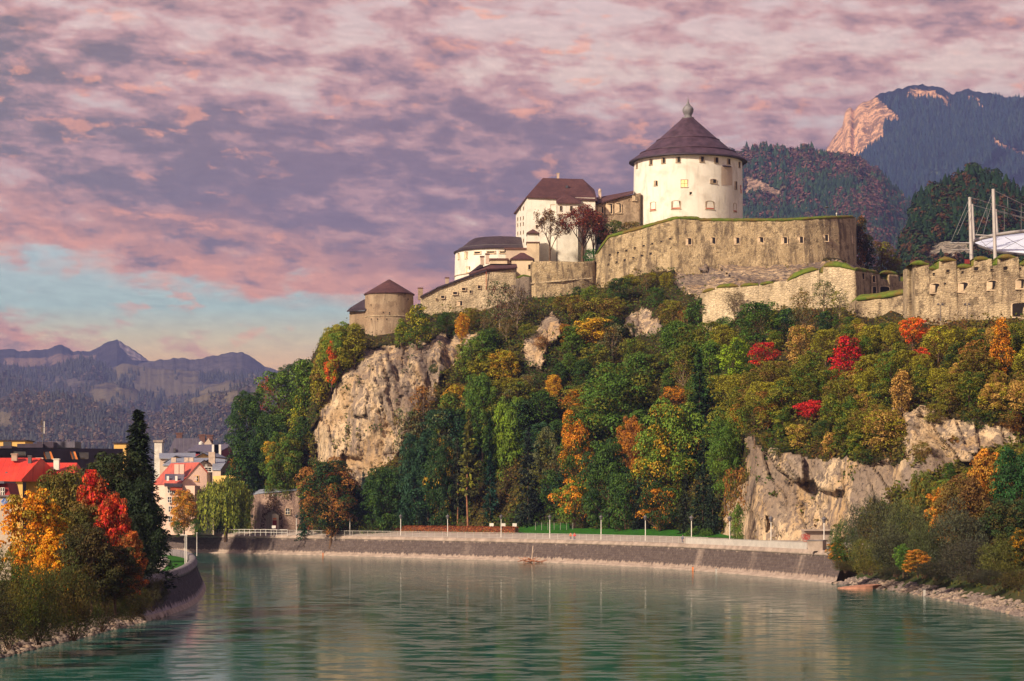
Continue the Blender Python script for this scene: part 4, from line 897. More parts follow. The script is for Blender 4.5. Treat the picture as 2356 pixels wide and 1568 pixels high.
# ---------------------------------------------------------------- castle
def wall(name, pts, m, parent, thick=2.5, cell=.8, rough=.18, seed=0, topmat=None, below=2.0, dzback=0.0):
    """pts: (px, py_top, Ytop, py_bot, Ybot) along the wall from left to right"""
    P = []
    for px, pt, Yt, pb, Yb in pts:
        P.append((X(px, Yt), Yt, Z(pt, Yt), X(px, Yb) if False else X(px, Yt)+(Yb-Yt)*0, Yb, Z(pb, Yb)-below))
    P = np.array(P); seg = np.hypot(np.diff(P[:, 0]), np.diff(P[:, 1])); L = np.concatenate([[0], np.cumsum(seg)]); n = max(2, int(L[-1]/cell)+1)
    t = np.unique(np.concatenate([np.linspace(0, L[-1], n), L])); Q = np.stack([np.interp(t, L, P[:, k]) for k in range(6)], 1)
    hmax = (Q[:, 2]-Q[:, 5]).max(); nr = max(3, int(hmax/cell)+1); f = np.linspace(0, 1, nr)[None, :, None]
    bot = np.stack([Q[:, 3], Q[:, 4], Q[:, 5]], 1)[:, None]; top = np.stack([Q[:, 0], Q[:, 1], Q[:, 2]], 1)[:, None]
    V = bot*(1-f)+top*f
    d = (fbm(V[..., 0]*.35, V[..., 2]*.35, V[..., 1]*.2, seed=seed)-.5)*rough*2+(fbm(V[..., 0]*1.1, V[..., 2]*1.1, seed=seed+3)-.5)*rough
    V[..., 1] += d; V[:, -1, 2] += (fbm(V[:, -1, 0]*.8, V[:, -1, 1], seed=seed)-.5)*rough*1.2
    bk = V[:, -1].copy(); bk[:, 1] += thick; bk[:, 2] += dzback; bb = bk.copy(); bb[:, 2] = V[:, 0, 2]-1
    A = np.concatenate([V, bk[:, None], bb[:, None]], 1); k = A.shape[1]; nn = len(t); F1 = grid_faces(nn, k)
    mats = [MATS[m]]+([MATS[topmat]] if topmat else [])
    A = A.reshape(-1, 3); o0 = np.array(_root_tf(parent)[0]) if parent is not None else 0
    me = np_mesh(name, A-o0, [F1], mats)
    if topmat:
        mi = np.zeros(len(me.polygons), np.int32); j = np.tile(np.arange(k-1), nn-1); mi[:len(j)][j == k-3+0] = 0; mi[:len(j)][j == k-3+1-0] = 0; mi[:len(j)][j == nr-1] = 1; me.polygons.foreach_set('material_index', mi)
    # end caps
    import bmesh
    bm = bmesh.new(); bm.from_mesh(me); bm.verts.ensure_lookup_table()
    for c, rev in ((0, False), (nn-1, True)):
        vs = [bm.verts[c*k+j] for j in range(k)]
        try: bm.faces.new(vs[::-1] if rev else vs)
        except ValueError: pass
    bm.to_mesh(me); bm.free()
    return link(name, me, parent)
def wall_y(pts, rough, seed, px, py, below):
    """front of a wall() at a frame position, with its unevenness"""
    xs = [p[0]/1.0 for p in pts]; Yt = float(np.interp(px, xs, [p[2] for p in pts])); Yb = float(np.interp(px, xs, [p[4] for p in pts])); zt = Z(float(np.interp(px, xs, [p[1] for p in pts])), Yt); zb = Z(float(np.interp(px, xs, [p[3] for p in pts])), Yb)-below
    f = (Z(py, Yt)-zb)/(zt-zb); Y = Yb+(Yt-Yb)*f; x = X(px, Y); z = Z(py, Y)
    return Y+float((fbm(x*.35, z*.35, Y*.2, seed=seed)-.5)*rough*2+(fbm(x*1.1, z*1.1, seed=seed+3)-.5)*rough)-.10
def grass_cap(parent, pts, h=.9, depth=3.5, lip=.25, m='roof_grass', seed=0, name='grass_cap', ends=True):
    """pts: (px, py, Y) of the wall's top edge; a turf mound lying on it"""
    P = np.array([(X(px, Y), Y, Z(py, Y)) for px, py, Y in pts]); seg = np.linalg.norm(np.diff(P, axis=0), axis=1); L = np.concatenate([[0], np.cumsum(seg)]); n = max(5, int(L[-1]/.6)+1); t = np.linspace(0, L[-1], n)
    Q = np.stack([np.interp(t, L, P[:, k]) for k in range(3)], 1); prof = [(-.0, -.35), (-lip, -.1), (-lip*.9, .25*h), (.15*depth, .75*h), (.4*depth, h), (.8*depth, .85*h), (depth, -.3)]
    ev = np.clip(np.minimum(t, L[-1]-t)/(1.6 if ends else .01), 0, 1)**.6 if L[-1] > 3.5 else np.sin(np.pi*np.clip(t/L[-1], .02, .98))**.5
    V = np.zeros((n, len(prof), 3))
    for j, (dy, dz) in enumerate(prof):
        V[:, j] = Q; V[:, j, 1] += dy; V[:, j, 2] += dz*(ev if dz > 0 else 1)+(fbm(t*.9, t*0+j*.7, seed=seed+j)-.5)*.35*(0 if j in (0, 6) else 1)
    o0 = np.array(_root_tf(parent)[0]); me = np_mesh(name, V.reshape(-1, 3)-o0, grid_faces(n, len(prof)), [MATS[m]], smooth=True)
    return link(name, me, parent)
def frame3(P, a):
    r = Vector((math.cos(a), math.sin(a), 0)); o = Vector((math.sin(a), -math.cos(a), 0)); P = Vector(P)
    return lambda x, d, z: P+r*x+o*d+Vector((0, 0, z))
def opening(parent, P, a, w, h, style='embrasure', arch=True, pane='dark_opening', rev='window_reveal', name='window', sillm=None, side=.5):
    """a window: raised surround, splayed reveal, dark pane for the shade inside; P = centre on the wall, metres"""
    T = frame3(P, a); mb = MB(); fw = min(.24, w*.14); pr = .09 if w > .7 else .02
    def bx(x0, x1, z0, z1, d0, d1, mi=0):
        vs = [T(x, d, z) for z in (z0, z1) for x, d in ((x0, d1), (x1, d1), (x1, d0), (x0, d0))]; mb.add(vs, [(0,3,2,1),(4,5,6,7),(0,1,5,4),(1,2,6,5),(2,3,7,6),(3,0,4,7)], mi)
    bx(-w/2-fw, -w/2, -h/2, h/2, -.3, pr); bx(w/2, w/2+fw, -h/2, h/2, -.3, pr)
    bx(-w/2-fw*1.3, w/2+fw*1.3, -h/2-fw, -h/2, -.3, pr+.12)
    if arch:
        n = 7
        for i in range(n):
            t0, t1 = math.pi*i/n, math.pi*(i+1)/n; r0, r1 = w/2, w/2+fw*1.2; rise = .32
            q = [(-math.cos(t)*r, h/2+math.sin(t)*r*rise) for t, r in ((t0, r0), (t1, r0), (t1, r1), (t0, r1))]
            mb.add([T(x, d, z) for d in (pr+.06, -.3) for x, z in q], [(0,1,2,3),(7,6,5,4),(0,4,5,1),(2,6,7,3),(0,3,7,4),(1,5,6,2)])
    else: bx(-w/2-fw, w/2+fw, h/2, h/2+fw, -.3, pr+.05)
    o = mb.build(name, MATS[rev], parent)
    loc, _ = _root_tf(parent)
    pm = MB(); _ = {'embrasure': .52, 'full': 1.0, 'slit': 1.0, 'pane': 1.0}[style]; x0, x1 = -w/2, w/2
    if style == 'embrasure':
        # cheek on one side; on the other a dark sheet painted as recess shade
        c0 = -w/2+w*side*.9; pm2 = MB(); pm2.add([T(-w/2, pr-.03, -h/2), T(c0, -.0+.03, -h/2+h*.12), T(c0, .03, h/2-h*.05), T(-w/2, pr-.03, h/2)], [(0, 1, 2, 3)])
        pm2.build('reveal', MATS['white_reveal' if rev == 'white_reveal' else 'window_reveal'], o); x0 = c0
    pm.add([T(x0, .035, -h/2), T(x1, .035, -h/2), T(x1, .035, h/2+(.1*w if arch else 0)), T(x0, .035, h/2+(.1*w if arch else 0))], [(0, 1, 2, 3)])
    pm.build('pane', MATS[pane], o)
    if style == 'pane':
        mb2 = MB()
        for x in (0,):
            mb2.add([T(x-.06, .09, -h/2), T(x+.06, .09, -h/2), T(x+.06, .09, h/2), T(x-.06, .09, h/2)], [(0,1,2,3)])
        for z in (0,):
            mb2.add([T(-w/2, .095, z-.05), T(w/2, .095, z-.05), T(w/2, .095, z+.05), T(-w/2, .095, z+.05)], [(0,1,2,3)])
        mb2.build('glazing_bar', MATS['dark_cladding' if pane == 'lit_window' else 'white_paint'], o)
    if sillm:
        sm = MB(); s_ = [T(x, d, z) for z in (-h/2+.02, -h/2+h*.16) for x, d in ((-w/2, .14), (w/2, .14), (w/2, .04), (-w/2, .04))]; sm.add(s_, [(0,3,2,1),(4,5,6,7),(0,1,5,4),(1,2,6,5),(2,3,7,6),(3,0,4,7)]); sm.build('sill', MATS[sillm], o)
    return o
def cyl_point(c, Rz, px, py):
    """point and facing on an upright round wall: c centre (x,y), Rz radius"""
    Y = c[1]-Rz
    for _ in range(5):
        dx = X(px, Y)-c[0]; dx = max(-Rz*.995, min(Rz*.995, dx)); Y = c[1]-math.sqrt(Rz*Rz-dx*dx)
    return Vector((c[0]+dx, Y, Z(py, Y))), math.asin(dx/Rz)
def roof_ring(mb, c, r, z, th=.12, seg=72):  # thin raised seam around a cone
    mb.lathe((c[0], c[1], z), [(r-.05, -.1), (r+.12, 0), (r+.12, th), (r-.1, th+.05)], seg)

# --- round keep
KY = 680; kc = (X(1583, KY), KY); k1 = KY/F
keep = thing('round_keep', 'massive white round tower with a dark purple cone roof and grey onion finial', 'tower', (kc[0], kc[1], Z(515, KY)))
zt = Z(372, KY); zb = Z(560, KY)
mb = MB(); seg = 96
prof = [(15.9, zb), (15.85, Z(515, KY)), (15.75, Z(440, KY)), (15.6, zt+.6)]
mb.lathe((*kc, 0), prof, seg); o = mb.build('wall', MATS['white_plaster'], keep); auto_smooth(o)
mb = MB(); mb.lathe((*kc, 0), [(15.5, zt-.1), (16.85, zt-.35), (16.95, zt-.05), (12.9, Z(350.5, KY)), (9.1, Z(326, KY)), (5.2, Z(298, KY)), (1.75, Z(273.5, KY)), (0, Z(273, KY))], seg)
o = mb.build('roof', MATS['roof_purple'], keep); auto_smooth(o, 25)
for r_, y_ in ((9.1, 326), (13.9, 355.5)):
    s = MB(); roof_ring(s, kc, r_, Z(y_, KY)+.05, .15); s.build('roof_seam', MATS['roof_purple'], keep)
s = MB(); s.lathe((*kc, 0), [(16.85, zt-.45), (17.1, zt-.4), (17.1, zt-.1), (16.85, zt-.1)], seg); s.build('gutter', MATS['dark_cladding'], keep)
fin = [(1.75, 273.8), (1.8, 271.5), (1.15, 270.5), (1.05, 266), (1.35, 262), (1.62, 256), (1.6, 251), (1.3, 247), (.75, 243), (.35, 238), (.18, 233), (.06, 226)]
mb = MB(); mb.lathe((kc[0], kc[1], 0), [(r_, Z(y_, KY)) for r_, y_ in fin]+[(0, Z(225, KY))], 24); o = mb.build('onion_finial', MATS['lead_grey'], keep); auto_smooth(o, 60)
mb = MB(); mb.tube((*kc, Z(227, KY)), (*kc, Z(219, KY)), .05, .02, 5); mb.build('weather_vane', MATS['dark_steel'], o)
def zk(x, y): return (1346.3+x*.2981, 205.7+y*.2981)
for x, y in ((400, 590), (507, 565), (604, 553), (718, 546), (900, 543), (1012, 550), (1108, 560), (1190, 585)):
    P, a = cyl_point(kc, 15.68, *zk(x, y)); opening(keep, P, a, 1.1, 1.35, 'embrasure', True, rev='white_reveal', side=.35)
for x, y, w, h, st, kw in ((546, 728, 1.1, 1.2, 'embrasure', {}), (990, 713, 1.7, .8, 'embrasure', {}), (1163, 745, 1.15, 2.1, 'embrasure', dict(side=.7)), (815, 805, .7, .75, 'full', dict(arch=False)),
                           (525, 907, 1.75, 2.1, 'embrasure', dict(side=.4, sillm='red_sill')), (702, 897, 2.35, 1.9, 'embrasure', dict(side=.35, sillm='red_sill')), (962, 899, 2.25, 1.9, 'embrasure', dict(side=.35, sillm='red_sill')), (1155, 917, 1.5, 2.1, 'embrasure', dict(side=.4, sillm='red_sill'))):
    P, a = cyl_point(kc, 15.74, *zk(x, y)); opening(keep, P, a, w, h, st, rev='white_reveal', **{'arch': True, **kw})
P, a = cyl_point(kc, 15.74, *zk(765, 728)); o = opening(keep, P, a, 1.6, 1.9, 'pane', False, pane='lit_window', rev='chimney_plaster'); o['label'] = 'lit window glowing yellow'
# weathered stone patch with its little canopy, painted emblem at the right edge
mb = MB(); pa = []
for x in np.linspace(1052, 1136, 7):
    for y in (600, 742):
        P, a = cyl_point(kc, 15.80, *zk(x, y)); pa.append(P)
for i in range(6): mb.add([pa[2*i+1], pa[2*i+3], pa[2*i+2], pa[2*i]], [(0, 1, 2, 3)])
mb.build('wall_patch', MATS['beige_plaster'], keep)
P, a = cyl_point(kc, 15.9, *zk(1093, 595)); mb = MB(); mb.box(P, (2.9, .7, .28), a); mb.build('canopy', MATS['dark_cladding'], keep)
mb = MB()
for x, y, w, h in ((1202, 752, .5, .9), (1204, 790, .55, 1.1), (1199, 772, .3, .4)):
    P, a = cyl_point(kc, 15.80, *zk(x, y)); mb.box(P, (w*1.6, .06, h), a)
mb.build('painted_emblem', MATS['red_sill'], keep)
# --- wing between keep and palace
w1 = thing('stone_wing', 'rough stone wing with arched windows linking the white palace to the round tower', 'building', (X(1420, 670), 670, Z(515, 670)))
wall('wall', [(1369, 469, 671, 530, 670.5), (1400, 462, 671, 530, 670.5), (1450, 449, 671, 530, 670.5), (1474, 444, 671, 530, 670.5)], 'tower_brick', w1, 9, .8, .25, 201)
mb = MB(); A = [at(1366, 471, 670.2), at(1458, 443, 670.2), at(1458, 439, 678), at(1372, 455, 678)]; B = [v+Vector((0, 0, -.35)) for v in A]
mb.add(A+B, [(0,1,2,3),(7,6,5,4),(0,4,5,1),(1,5,6,2),(2,6,7,3),(3,7,4,0)]); mb.build('roof', MATS['roof_shingle'], w1)
for x, y, w, h in ((122, 935, 1.3, 1.9), (187, 925, 1.6, 2.6), (256, 920, 1.5, 2.5), (382, 842, 1.1, 1.3)):
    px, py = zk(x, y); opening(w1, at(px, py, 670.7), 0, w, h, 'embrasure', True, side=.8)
mb = MB(); c = at(1380, 452, 676); mb.box(c, (.8, .8, 2.6)); mb.lathe((c.x, c.y, c.z+1.3), [(.5, 0), (.5, .2), (.3, .7), (0, .9)], 10); mb.build('chimney', MATS['chimney_plaster'], w1)
# --- main bastion
b1 = thing('great_bastion', 'high weathered bastion with turf edge and row of gun ports below the round tower', 'bastion', (X(1700, 645), 645, Z(640, 645)))
bp = [(1364, 597, 652, 668, 649), (1372, 584, 651, 668, 648), (1400, 546, 648.5, 668, 645.5), (1475, 525, 644, 660, 641), (1556, 502.5, 640, 650, 637), (1580, 502.5, 640.3, 650, 637.3), (1606, 503, 640.5, 650, 637.5), (1612, 507, 640.5, 650, 637.5), (1700, 507.5, 641, 650, 638), (1811, 507, 641.5, 650, 638.5),
      (1860, 504, 642.5, 650, 639.5), (1900, 502, 645, 650, 642), (1930, 501, 648.5, 650, 645.5), (1955, 500.5, 653.5, 650, 651), (1966, 500.5, 660, 650, 658), (1970, 501, 668, 650, 667)]
o = wall('wall', bp, 'bastion_stone', b1, 30, .8, .3, 211, 'roof_grass', below=6)
grass_cap(b1, [(1372, 584, 650.8), (1400, 546, 648.4), (1475, 525, 643.9), (1556, 502.5, 640), (1606, 503, 640.5), (1612, 507, 640.5), (1700, 507.5, 641), (1811, 507, 641.5), (1860, 504, 642.5), (1900, 502, 645), (1930, 501, 648.5), (1955, 500.5, 653.5), (1966, 500.5, 660)], .8, 5, .3, seed=5)
def bY(px):  # wall front distance
    xs = [p[0] for p in bp]; return float(np.interp(px, xs, [(p[2]+p[4])/2 for p in bp]))
for x, y in ((800, 1178), (987, 1172), (1173, 1173), (1356, 1170), (1540, 1170), (1663, 1165), (1857, 1150)):
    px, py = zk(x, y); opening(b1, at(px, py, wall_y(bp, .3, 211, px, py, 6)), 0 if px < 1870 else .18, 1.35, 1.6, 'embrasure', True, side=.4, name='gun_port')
px, py = zk(2066, 1158); opening(b1, at(px, py, bY(px)-.5), .95, 1.2, 2.1, 'embrasure', True, side=.9, name='gun_port')
for x, y in ((190, 1278), (253, 1262), (318, 1245), (384, 1225), (452, 1208), (519, 1192), (587, 1175), (656, 1155), (180, 1352), (243, 1335), (306, 1318), (372, 1301), (438, 1284), (506, 1268)):
    px, py = zk(x, y); opening(b1, at(px, py, wall_y(bp, .3, 211, px, py, 6)), -.05, .62, .4, 'full', False, rev='bastion_stone', name='loophole')
# --- curtain wall below the palace
cw = thing('curtain_wall', 'old stone curtain wall with a string course below the two bare trees', 'wall', (X(1290, 648), 648, Z(660, 648)))
wall('wall', [(1221, 605, 646, 690, 645), (1232, 601, 645.3, 690, 644), (1290, 602, 645.5, 690, 644), (1340, 603, 647, 690, 645.5), (1368, 600, 650, 690, 648)], 'bastion_stone', cw, 34, .8, .25, 221, 'roof_grass', below=5)
mb = MB()
lp = [(1221, 653, 645.1), (1290, 647, 644.5), (1364, 641, 647.8)]
for a_, b_ in zip(lp[:-1], lp[1:]): mb.tube(at(*a_), at(*b_), .22, seg=6)
mb.build('string_course', MATS['pale_stone'], cw)
cw2 = thing('curtain_wall', 'dark recessed stretch of wall right of the low stone wing', 'wall', (X(1204, 652), 652, Z(660, 652)))
wall('wall', [(1186, 640, 645.6, 690, 644.5), (1204, 634, 645.6, 690, 644.5), (1222, 636, 645.6, 690, 644.5)], 'dark_stone', cw2, 14, .8, .25, 231, 'roof_grass', below=4)
grass_cap(cw2, [(1187, 640, 645.6), (1204, 634, 645.6), (1221, 636, 645.6)], .4, 4)
# --- white palace
def poly_roof(name, eave, ridge, m, parent, th=.35):
    """eave: 4 corners fl, fr, br, bl; ridge: 2 points l, r"""
    fl, fr, br, bl = [Vector(v) for v in eave]; l, r = [Vector(v) for v in ridge]; d = Vector((0, 0, -th)); mb = MB()
    mb.add([fl, fr, br, bl, l, r, fl+d, fr+d, br+d, bl+d], [(0, 1, 5, 4), (1, 2, 5), (2, 3, 4, 5), (3, 0, 4), (6, 7, 1, 0), (7, 8, 2, 1), (8, 9, 3, 2), (9, 6, 0, 3), (9, 8, 7, 6)])
    return mb.build(name, m if isinstance(m, list) else MATS[m], parent)
pal = thing('palace', 'tall white building with a dark red hipped roof left of the round tower', 'building', (X(1280, 680), 680, Z(600, 680)))
FL, FR = at(1213, 453, 668), at(1369, 459, 667); BL, BR = at(1186, 489, 704), Vector((FR.x+3.5, 702, FR.z))
zE = FL.z; z0 = Z(640, 680)
mb = MB(); pl = [(FL.x, 668), (FR.x, 667), (BR.x, 702), (X(1187, 704), 704)]; mb.prism(pl, z0, [zE, FR.z+.4, FR.z+.4, Z(489, 704)]); mb.build('wall', MATS['white_plaster'], pal)
e = .55
ev = [Vector((FL.x-.2, 668-e, zE)), Vector((FR.x+e, 667-e, FR.z-.1)), Vector((BR.x+e, 702, FR.z)), Vector((X(1182, 704), 704.5, Z(490, 704)))]
rl, rr_ = at(1249, 410, 681), at(1341, 412.5, 681)
mb = MB(); hr = at(1367.5, 437, 676); fl, fr, br, bl = ev; d = Vector((0, 0, -.4)); hb = hr+Vector((0, 14, 0)); rl2, rr2 = rl+Vector((-1, 8, .0)), rr_+Vector((0, 8, 0))
mb.add([fl, fr, br, bl, rl, rr_, hr, hb, fl+d, fr+d, br+d, bl+d], [(0, 1, 6, 5, 4), (5, 6, 7), (1, 2, 7, 6), (2, 3, 4, 5, 7), (3, 0, 4), (8, 9, 1, 0), (9, 10, 2, 1), (11, 8, 0, 3), (11, 10, 9, 8)])
mb.build('roof', MATS['roof_shingle'], pal)
def z3(x, y): return (785.3+x*.2742, 392.7+y*.2742)
# projecting oriel tower with its small roof
ox0, ox1 = X(z3(1815, 0)[0], 665), X(z3(1985, 0)[0], 665)
mb = MB(); mb.prism([(ox0, 664.6), (ox1, 664.6), (ox1, 668), (ox0, 668)], z0, Z(z3(0, 262)[1], 665)); orl = mb.build('oriel', MATS['white_plaster'], pal)
zc_ = Z(z3(0, 268)[1], 664); poly_roof('roof', [(ox0-.4, 664.0, zc_), (ox1+.9, 664.0, zc_-.1), (ox1+.9, 668.3, zc_+1.6), (ox0-.4, 668.3, zc_+1.6)], [(ox0+2.6, 667.9, Z(z3(0, 200)[1], 668)), (ox0+3.0, 667.9, Z(z3(0, 200)[1], 668))], 'roof_shingle', orl)
mb = MB(); mb.box(((ox0+ox1)/2, 664.55, Z(z3(0, 368)[1], 664.5)), (ox1-ox0+.3, .3, .25)); mb.build('cornice', MATS['white_reveal'], orl)
mb = MB(); c = at(*z3(1818, 52), 682); mb.box(c, (.7, .7, 1.6)); mb.box(c+Vector((0, 0, .9)), (.95, .95, .2)); mb.build('chimney', MATS['chimney_plaster'], pal)
c = at(*z3(1892, 140), 674.5); mb = MB(); mb.box(c, (1.0, 1.4, 1.0)); dm = mb.build('dormer', MATS['roof_shingle'], pal); mb = MB(); mb.box(c+Vector((0, -.75, 0)), (.7, .06, .7)); mb.build('pane', MATS['glass_dark'], dm)
mb = MB(); q = at(*z3(1810, 235), 667.3); mb.tube(q, (q.x, q.y, z0+2), .09, seg=5); mb.build('downpipe', MATS['dark_steel'], pal)
for (x, y, w, h) in ((1775, 318, 1.1, 1.9), (1772, 410, .8, 1.2), (1868, 470, .7, .9), (1640, 470, .5, .8), (2060, 340, .7, 1.0)): opening(pal, at(*z3(x, y), 667.7), 0, w, h, 'full', False, rev='white_reveal')
for x in (1842, 1928): opening(pal, at(*z3(x, 318), 664.4), 0, .5, 1.3, 'full', False, rev='white_reveal')
aL = -1.32
for iy, yy in enumerate((320, 400, 450, 520, 590)):
    for ix in range(3):
        f = .2+.25*ix; Yw = 704+(668-704)*f; xw = X(1187, 704)+(FL.x-X(1187, 704))*f; opening(pal, (xw-.02, Yw, Z(z3(0, yy+12-f*20)[1], Yw)), aL, .8, .8, 'full', False, rev='white_reveal')
# stair turret
tu = thing('stair_turret', 'slender square turret with a small pointed roof against the palace corner', 'turret', (X(1226, 662), 662, Z(597, 662)))
tx0, tx1 = X(z3(1556, 0)[0], 660), X(z3(1660, 0)[0], 660)
mb = MB(); mb.prism([(tx0, 659), (tx1, 659), (tx1, 665.5), (tx0, 665.5)], Z(640, 660), Z(z3(0, 606)[1], 660)); mb.build('base', MATS['cream_plaster'], tu)
mb = MB(); mb.prism([(tx0+.2, 659.3), (tx1-.2, 659.3), (tx1-.2, 665), (tx0+.2, 665)], Z(z3(0, 606)[1], 660), Z(z3(0, 524)[1], 660)); mb.build('wall', MATS['white_plaster'], tu)
mb = MB(); mb.box(((tx0+tx1)/2, 662.2, Z(z3(0, 606)[1], 660)), (tx1-tx0+.4, 7, .25)); mb.build('cornice', MATS['roof_brown'], tu)
zc_ = Z(z3(0, 524)[1], 659); poly_roof('roof', [(tx0-.1, 658.7, zc_), (tx1+.1, 658.7, zc_), (tx1+.1, 665.6, zc_), (tx0-.1, 665.6, zc_)], [((tx0+tx1)/2-.1, 662, Z(z3(0, 493)[1], 662)), ((tx0+tx1)/2+.1, 662, Z(z3(0, 493)[1], 662))], 'roof_shingle', tu, .2)
# --- round artillery building
RY = 692; rc_ = (X(1152, RY), RY); rd = thing('round_hall', 'low round white building with a flat dark roof left of the palace', 'building', (rc_[0], rc_[1], Z(640, RY)))
rR = (1152-1047.5)/F*RY; mb = MB(); mb.lathe((*rc_, 0), [(rR+.25, Z(660, RY)), (rR+.1, Z(600, RY)), (rR-.05, Z(582, RY))], 80); auto_smooth(mb.build('wall', MATS['white_plaster'], rd))
mb = MB(); mb.lathe((*rc_, 0), [(rR-.4, Z(582, RY)), (rR+.45, Z(584, RY)), (rR+.5, Z(581.5, RY)), (rR-2.2, Z(569, RY)), (rR-4.2, Z(556, RY)), (rR-5.2, Z(551.5, RY)), (0, Z(546, RY))], 80); auto_smooth(mb.build('roof', MATS['roof_dark'], rd), 20)
mb = MB(); roof_ring(mb, rc_, rR-1.1, Z(576, RY)+.1, .2); mb.build('snow_guard', MATS['dark_steel'], rd)
mb = MB(); mb.lathe((*rc_, 0), [(rR+.15, Z(639, RY)), (rR+.4, Z(638.5, RY)), (rR+.4, Z(637, RY)), (rR+.15, Z(636.5, RY))], 80); mb.build('string_course', MATS['white_reveal'], rd)
for x, y, w, h in ((985, 722, .8, 1.7), (1047, 712, 1.1, 1.8), (1142, 690, 1.9, .45), (1255, 686, 2.2, .45), (1352, 686, 1.4, .45), (1065, 832, 1.4, 1.5)):
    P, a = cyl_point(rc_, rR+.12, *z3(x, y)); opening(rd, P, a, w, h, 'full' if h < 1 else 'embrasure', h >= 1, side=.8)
# --- small annexes in front of the palace
def z3v(x, y, Y): return at(*z3(x, y), Y)
def annex(name, label, x0, x1, ytop, ybot, Y, depth, m, roof, rtop=None, over=.4, parts=(), cat='building'):
    a, b = X(z3(x0, 0)[0], Y), X(z3(x1, 0)[0], Y); zt_, zb_ = Z(z3(0, ytop)[1], Y), Z(z3(0, ybot)[1], Y)
    r = thing(name, label, cat, ((a+b)/2, Y+depth/2, zb_)); mb = MB(); mb.prism([(a, Y), (b, Y), (b, Y+depth), (a, Y+depth)], zb_-2, zt_); mb.build('wall', MATS[m], r)
    if rtop is None: mb = MB(); mb.box(((a+b)/2, Y+depth/2, zt_+.2), (b-a+over*2, depth+over*2, .4)); mb.build('roof', MATS[roof], r)
    else:
        zr = Z(z3(0, rtop)[1], Y+depth/2); poly_roof('roof', [(a-over, Y-over, zt_), (b+over, Y-over, zt_), (b+over, Y+depth+over, zt_), (a-over, Y+depth+over, zt_)], [((a+b)/2-(b-a)*.08, Y+depth/2, zr), ((a+b)/2+(b-a)*.08, Y+depth/2, zr)], roof, r, .25)
    return r, Y
annex('annex', 'flat roofed beige annex between the round white building and the slender turret', 1380, 1556, 662, 840, 664, 8, 'beige_plaster', 'roof_brown')
annex('annex', 'long low cream annex with a thin brown roof behind the two chimneys', 1245, 1392, 750, 840, 662, 6, 'cream_plaster', 'roof_brown')
r, Y = annex('guard_house', 'little cream guard house with a brown pyramid roof above the curtain wall', 1428, 1608, 742, 850, 655, 6, 'cream_plaster', 'roof_shingle', 690); opening(r, z3v(1585, 812, Y-.02), 0, 1.1, 1.2, 'full', True, name='arch')
# --- low wing stepping down to the left
lw = thing('covered_wall_walk', 'long cream stone wing with a sloping dark roof edge climbing from the round corner tower', 'building', (X(1060, 645), 645, Z(700, 645)))
tl = [(z3(665, 1058), 644), (z3(800, 985), 644), (z3(950, 930), 644), (z3(1080, 880), 644), (z3(1218, 835), 644), (z3(1220, 822), 644), (z3(1340, 820), 645), (z3(1472, 818), 646)]
wall('wall', [(p[0], p[1], Y_, 735 if p[0] < 1125 else 690, Y_-1.2) for p, Y_ in tl], 'pale_stone', lw, 9, .8, .12, 241, below=4)
mb = MB()
for (p, Ya), (q, Yb) in zip(tl[:4], tl[1:5]):
    A = at(p[0]-1, p[1]-.5, Ya-.7); B = at(q[0]+1, q[1]-.5, Yb-.7); A2 = A+Vector((0, 10, 1.2)); B2 = B+Vector((0, 10, 1.2)); D = Vector((0, 0, -.4)); mb.add([A, B, B2, A2, A+D, B+D, B2+D, A2+D], [(0,1,2,3),(7,6,5,4),(0,4,5,1),(1,5,6,2),(2,6,7,3),(3,7,4,0)])
mb.build('roof', MATS['roof_dark'], lw)
A = [at(*z3(1070, 868), 643.5), at(*z3(1215, 822), 643.3), at(*z3(1478, 812), 645), at(*z3(1470, 784), 650), at(*z3(1255, 783), 650), at(*z3(1100, 845), 650)]
mb = MB(); D = Vector((0, 0, -.3)); mb.add(A+[v+D for v in A], [(0, 1, 2, 3, 4, 5), (11, 10, 9, 8, 7, 6)]+[(i, i+6, (i+1) % 6+6, (i+1) % 6) for i in range(6)]); mb.build('roof', MATS['roof_shingle'], lw)
mb = MB(); A = [at(*z3(1068, 862), 651), at(*z3(1180, 775), 651), at(*z3(1190, 800), 651), at(*z3(1190, 862), 651)]; B = [v+Vector((0, 5, 0)) for v in A]; mb.add(A+B, [(0,1,2,3),(7,6,5,4),(0,4,5,1),(1,5,6,2),(2,6,7,3),(3,7,4,0)]); mb.build('gable', MATS['roof_dark'], lw)
for x, y, h in ((1182, 760, 2.2), (1226, 745, 2.6)):
    c = at(*z3(x, y), 650); mb = MB(); mb.box(c, (1.0, 1.0, h)); ch = mb.build('chimney', MATS['chimney_plaster'], lw); mb = MB(); mb.box(c+Vector((0, 0, h/2+.1)), (1.3, 1.3, .35)); mb.build('chimney_cap', MATS['roof_brown'], ch)
c = at(*z3(888, 928), 648); mb = MB(); mb.box(c, (1.0, 1.0, 1.6)); ch = mb.build('chimney', MATS['chimney_plaster'], lw); mb = MB(); mb.box(c+Vector((0, 0, .85)), (1.2, 1.2, .3)); mb.build('chimney_cap', MATS['roof_brown'], ch)
mb = MB(); q = at(*z3(1216, 835), 643.4); mb.tube(q, q+Vector((0, 0, -5.4)), .08, seg=5); mb.build('downpipe', MATS['red_sill'], lw)
for x, y, w, h in ((850, 1062, .9, .7), (797, 1080, .4, .5), (955, 1030, 1.1, .7), (1027, 995, 1.0, .7), (1085, 1018, .6, .8), (1157, 978, .8, .9), (995, 1118, 1.4, 1.1)):
    opening(lw, at(*z3(x, y), 643.4), 0, w, h, 'full' if w < 1.3 else 'embrasure', w > 1.3, side=.6)
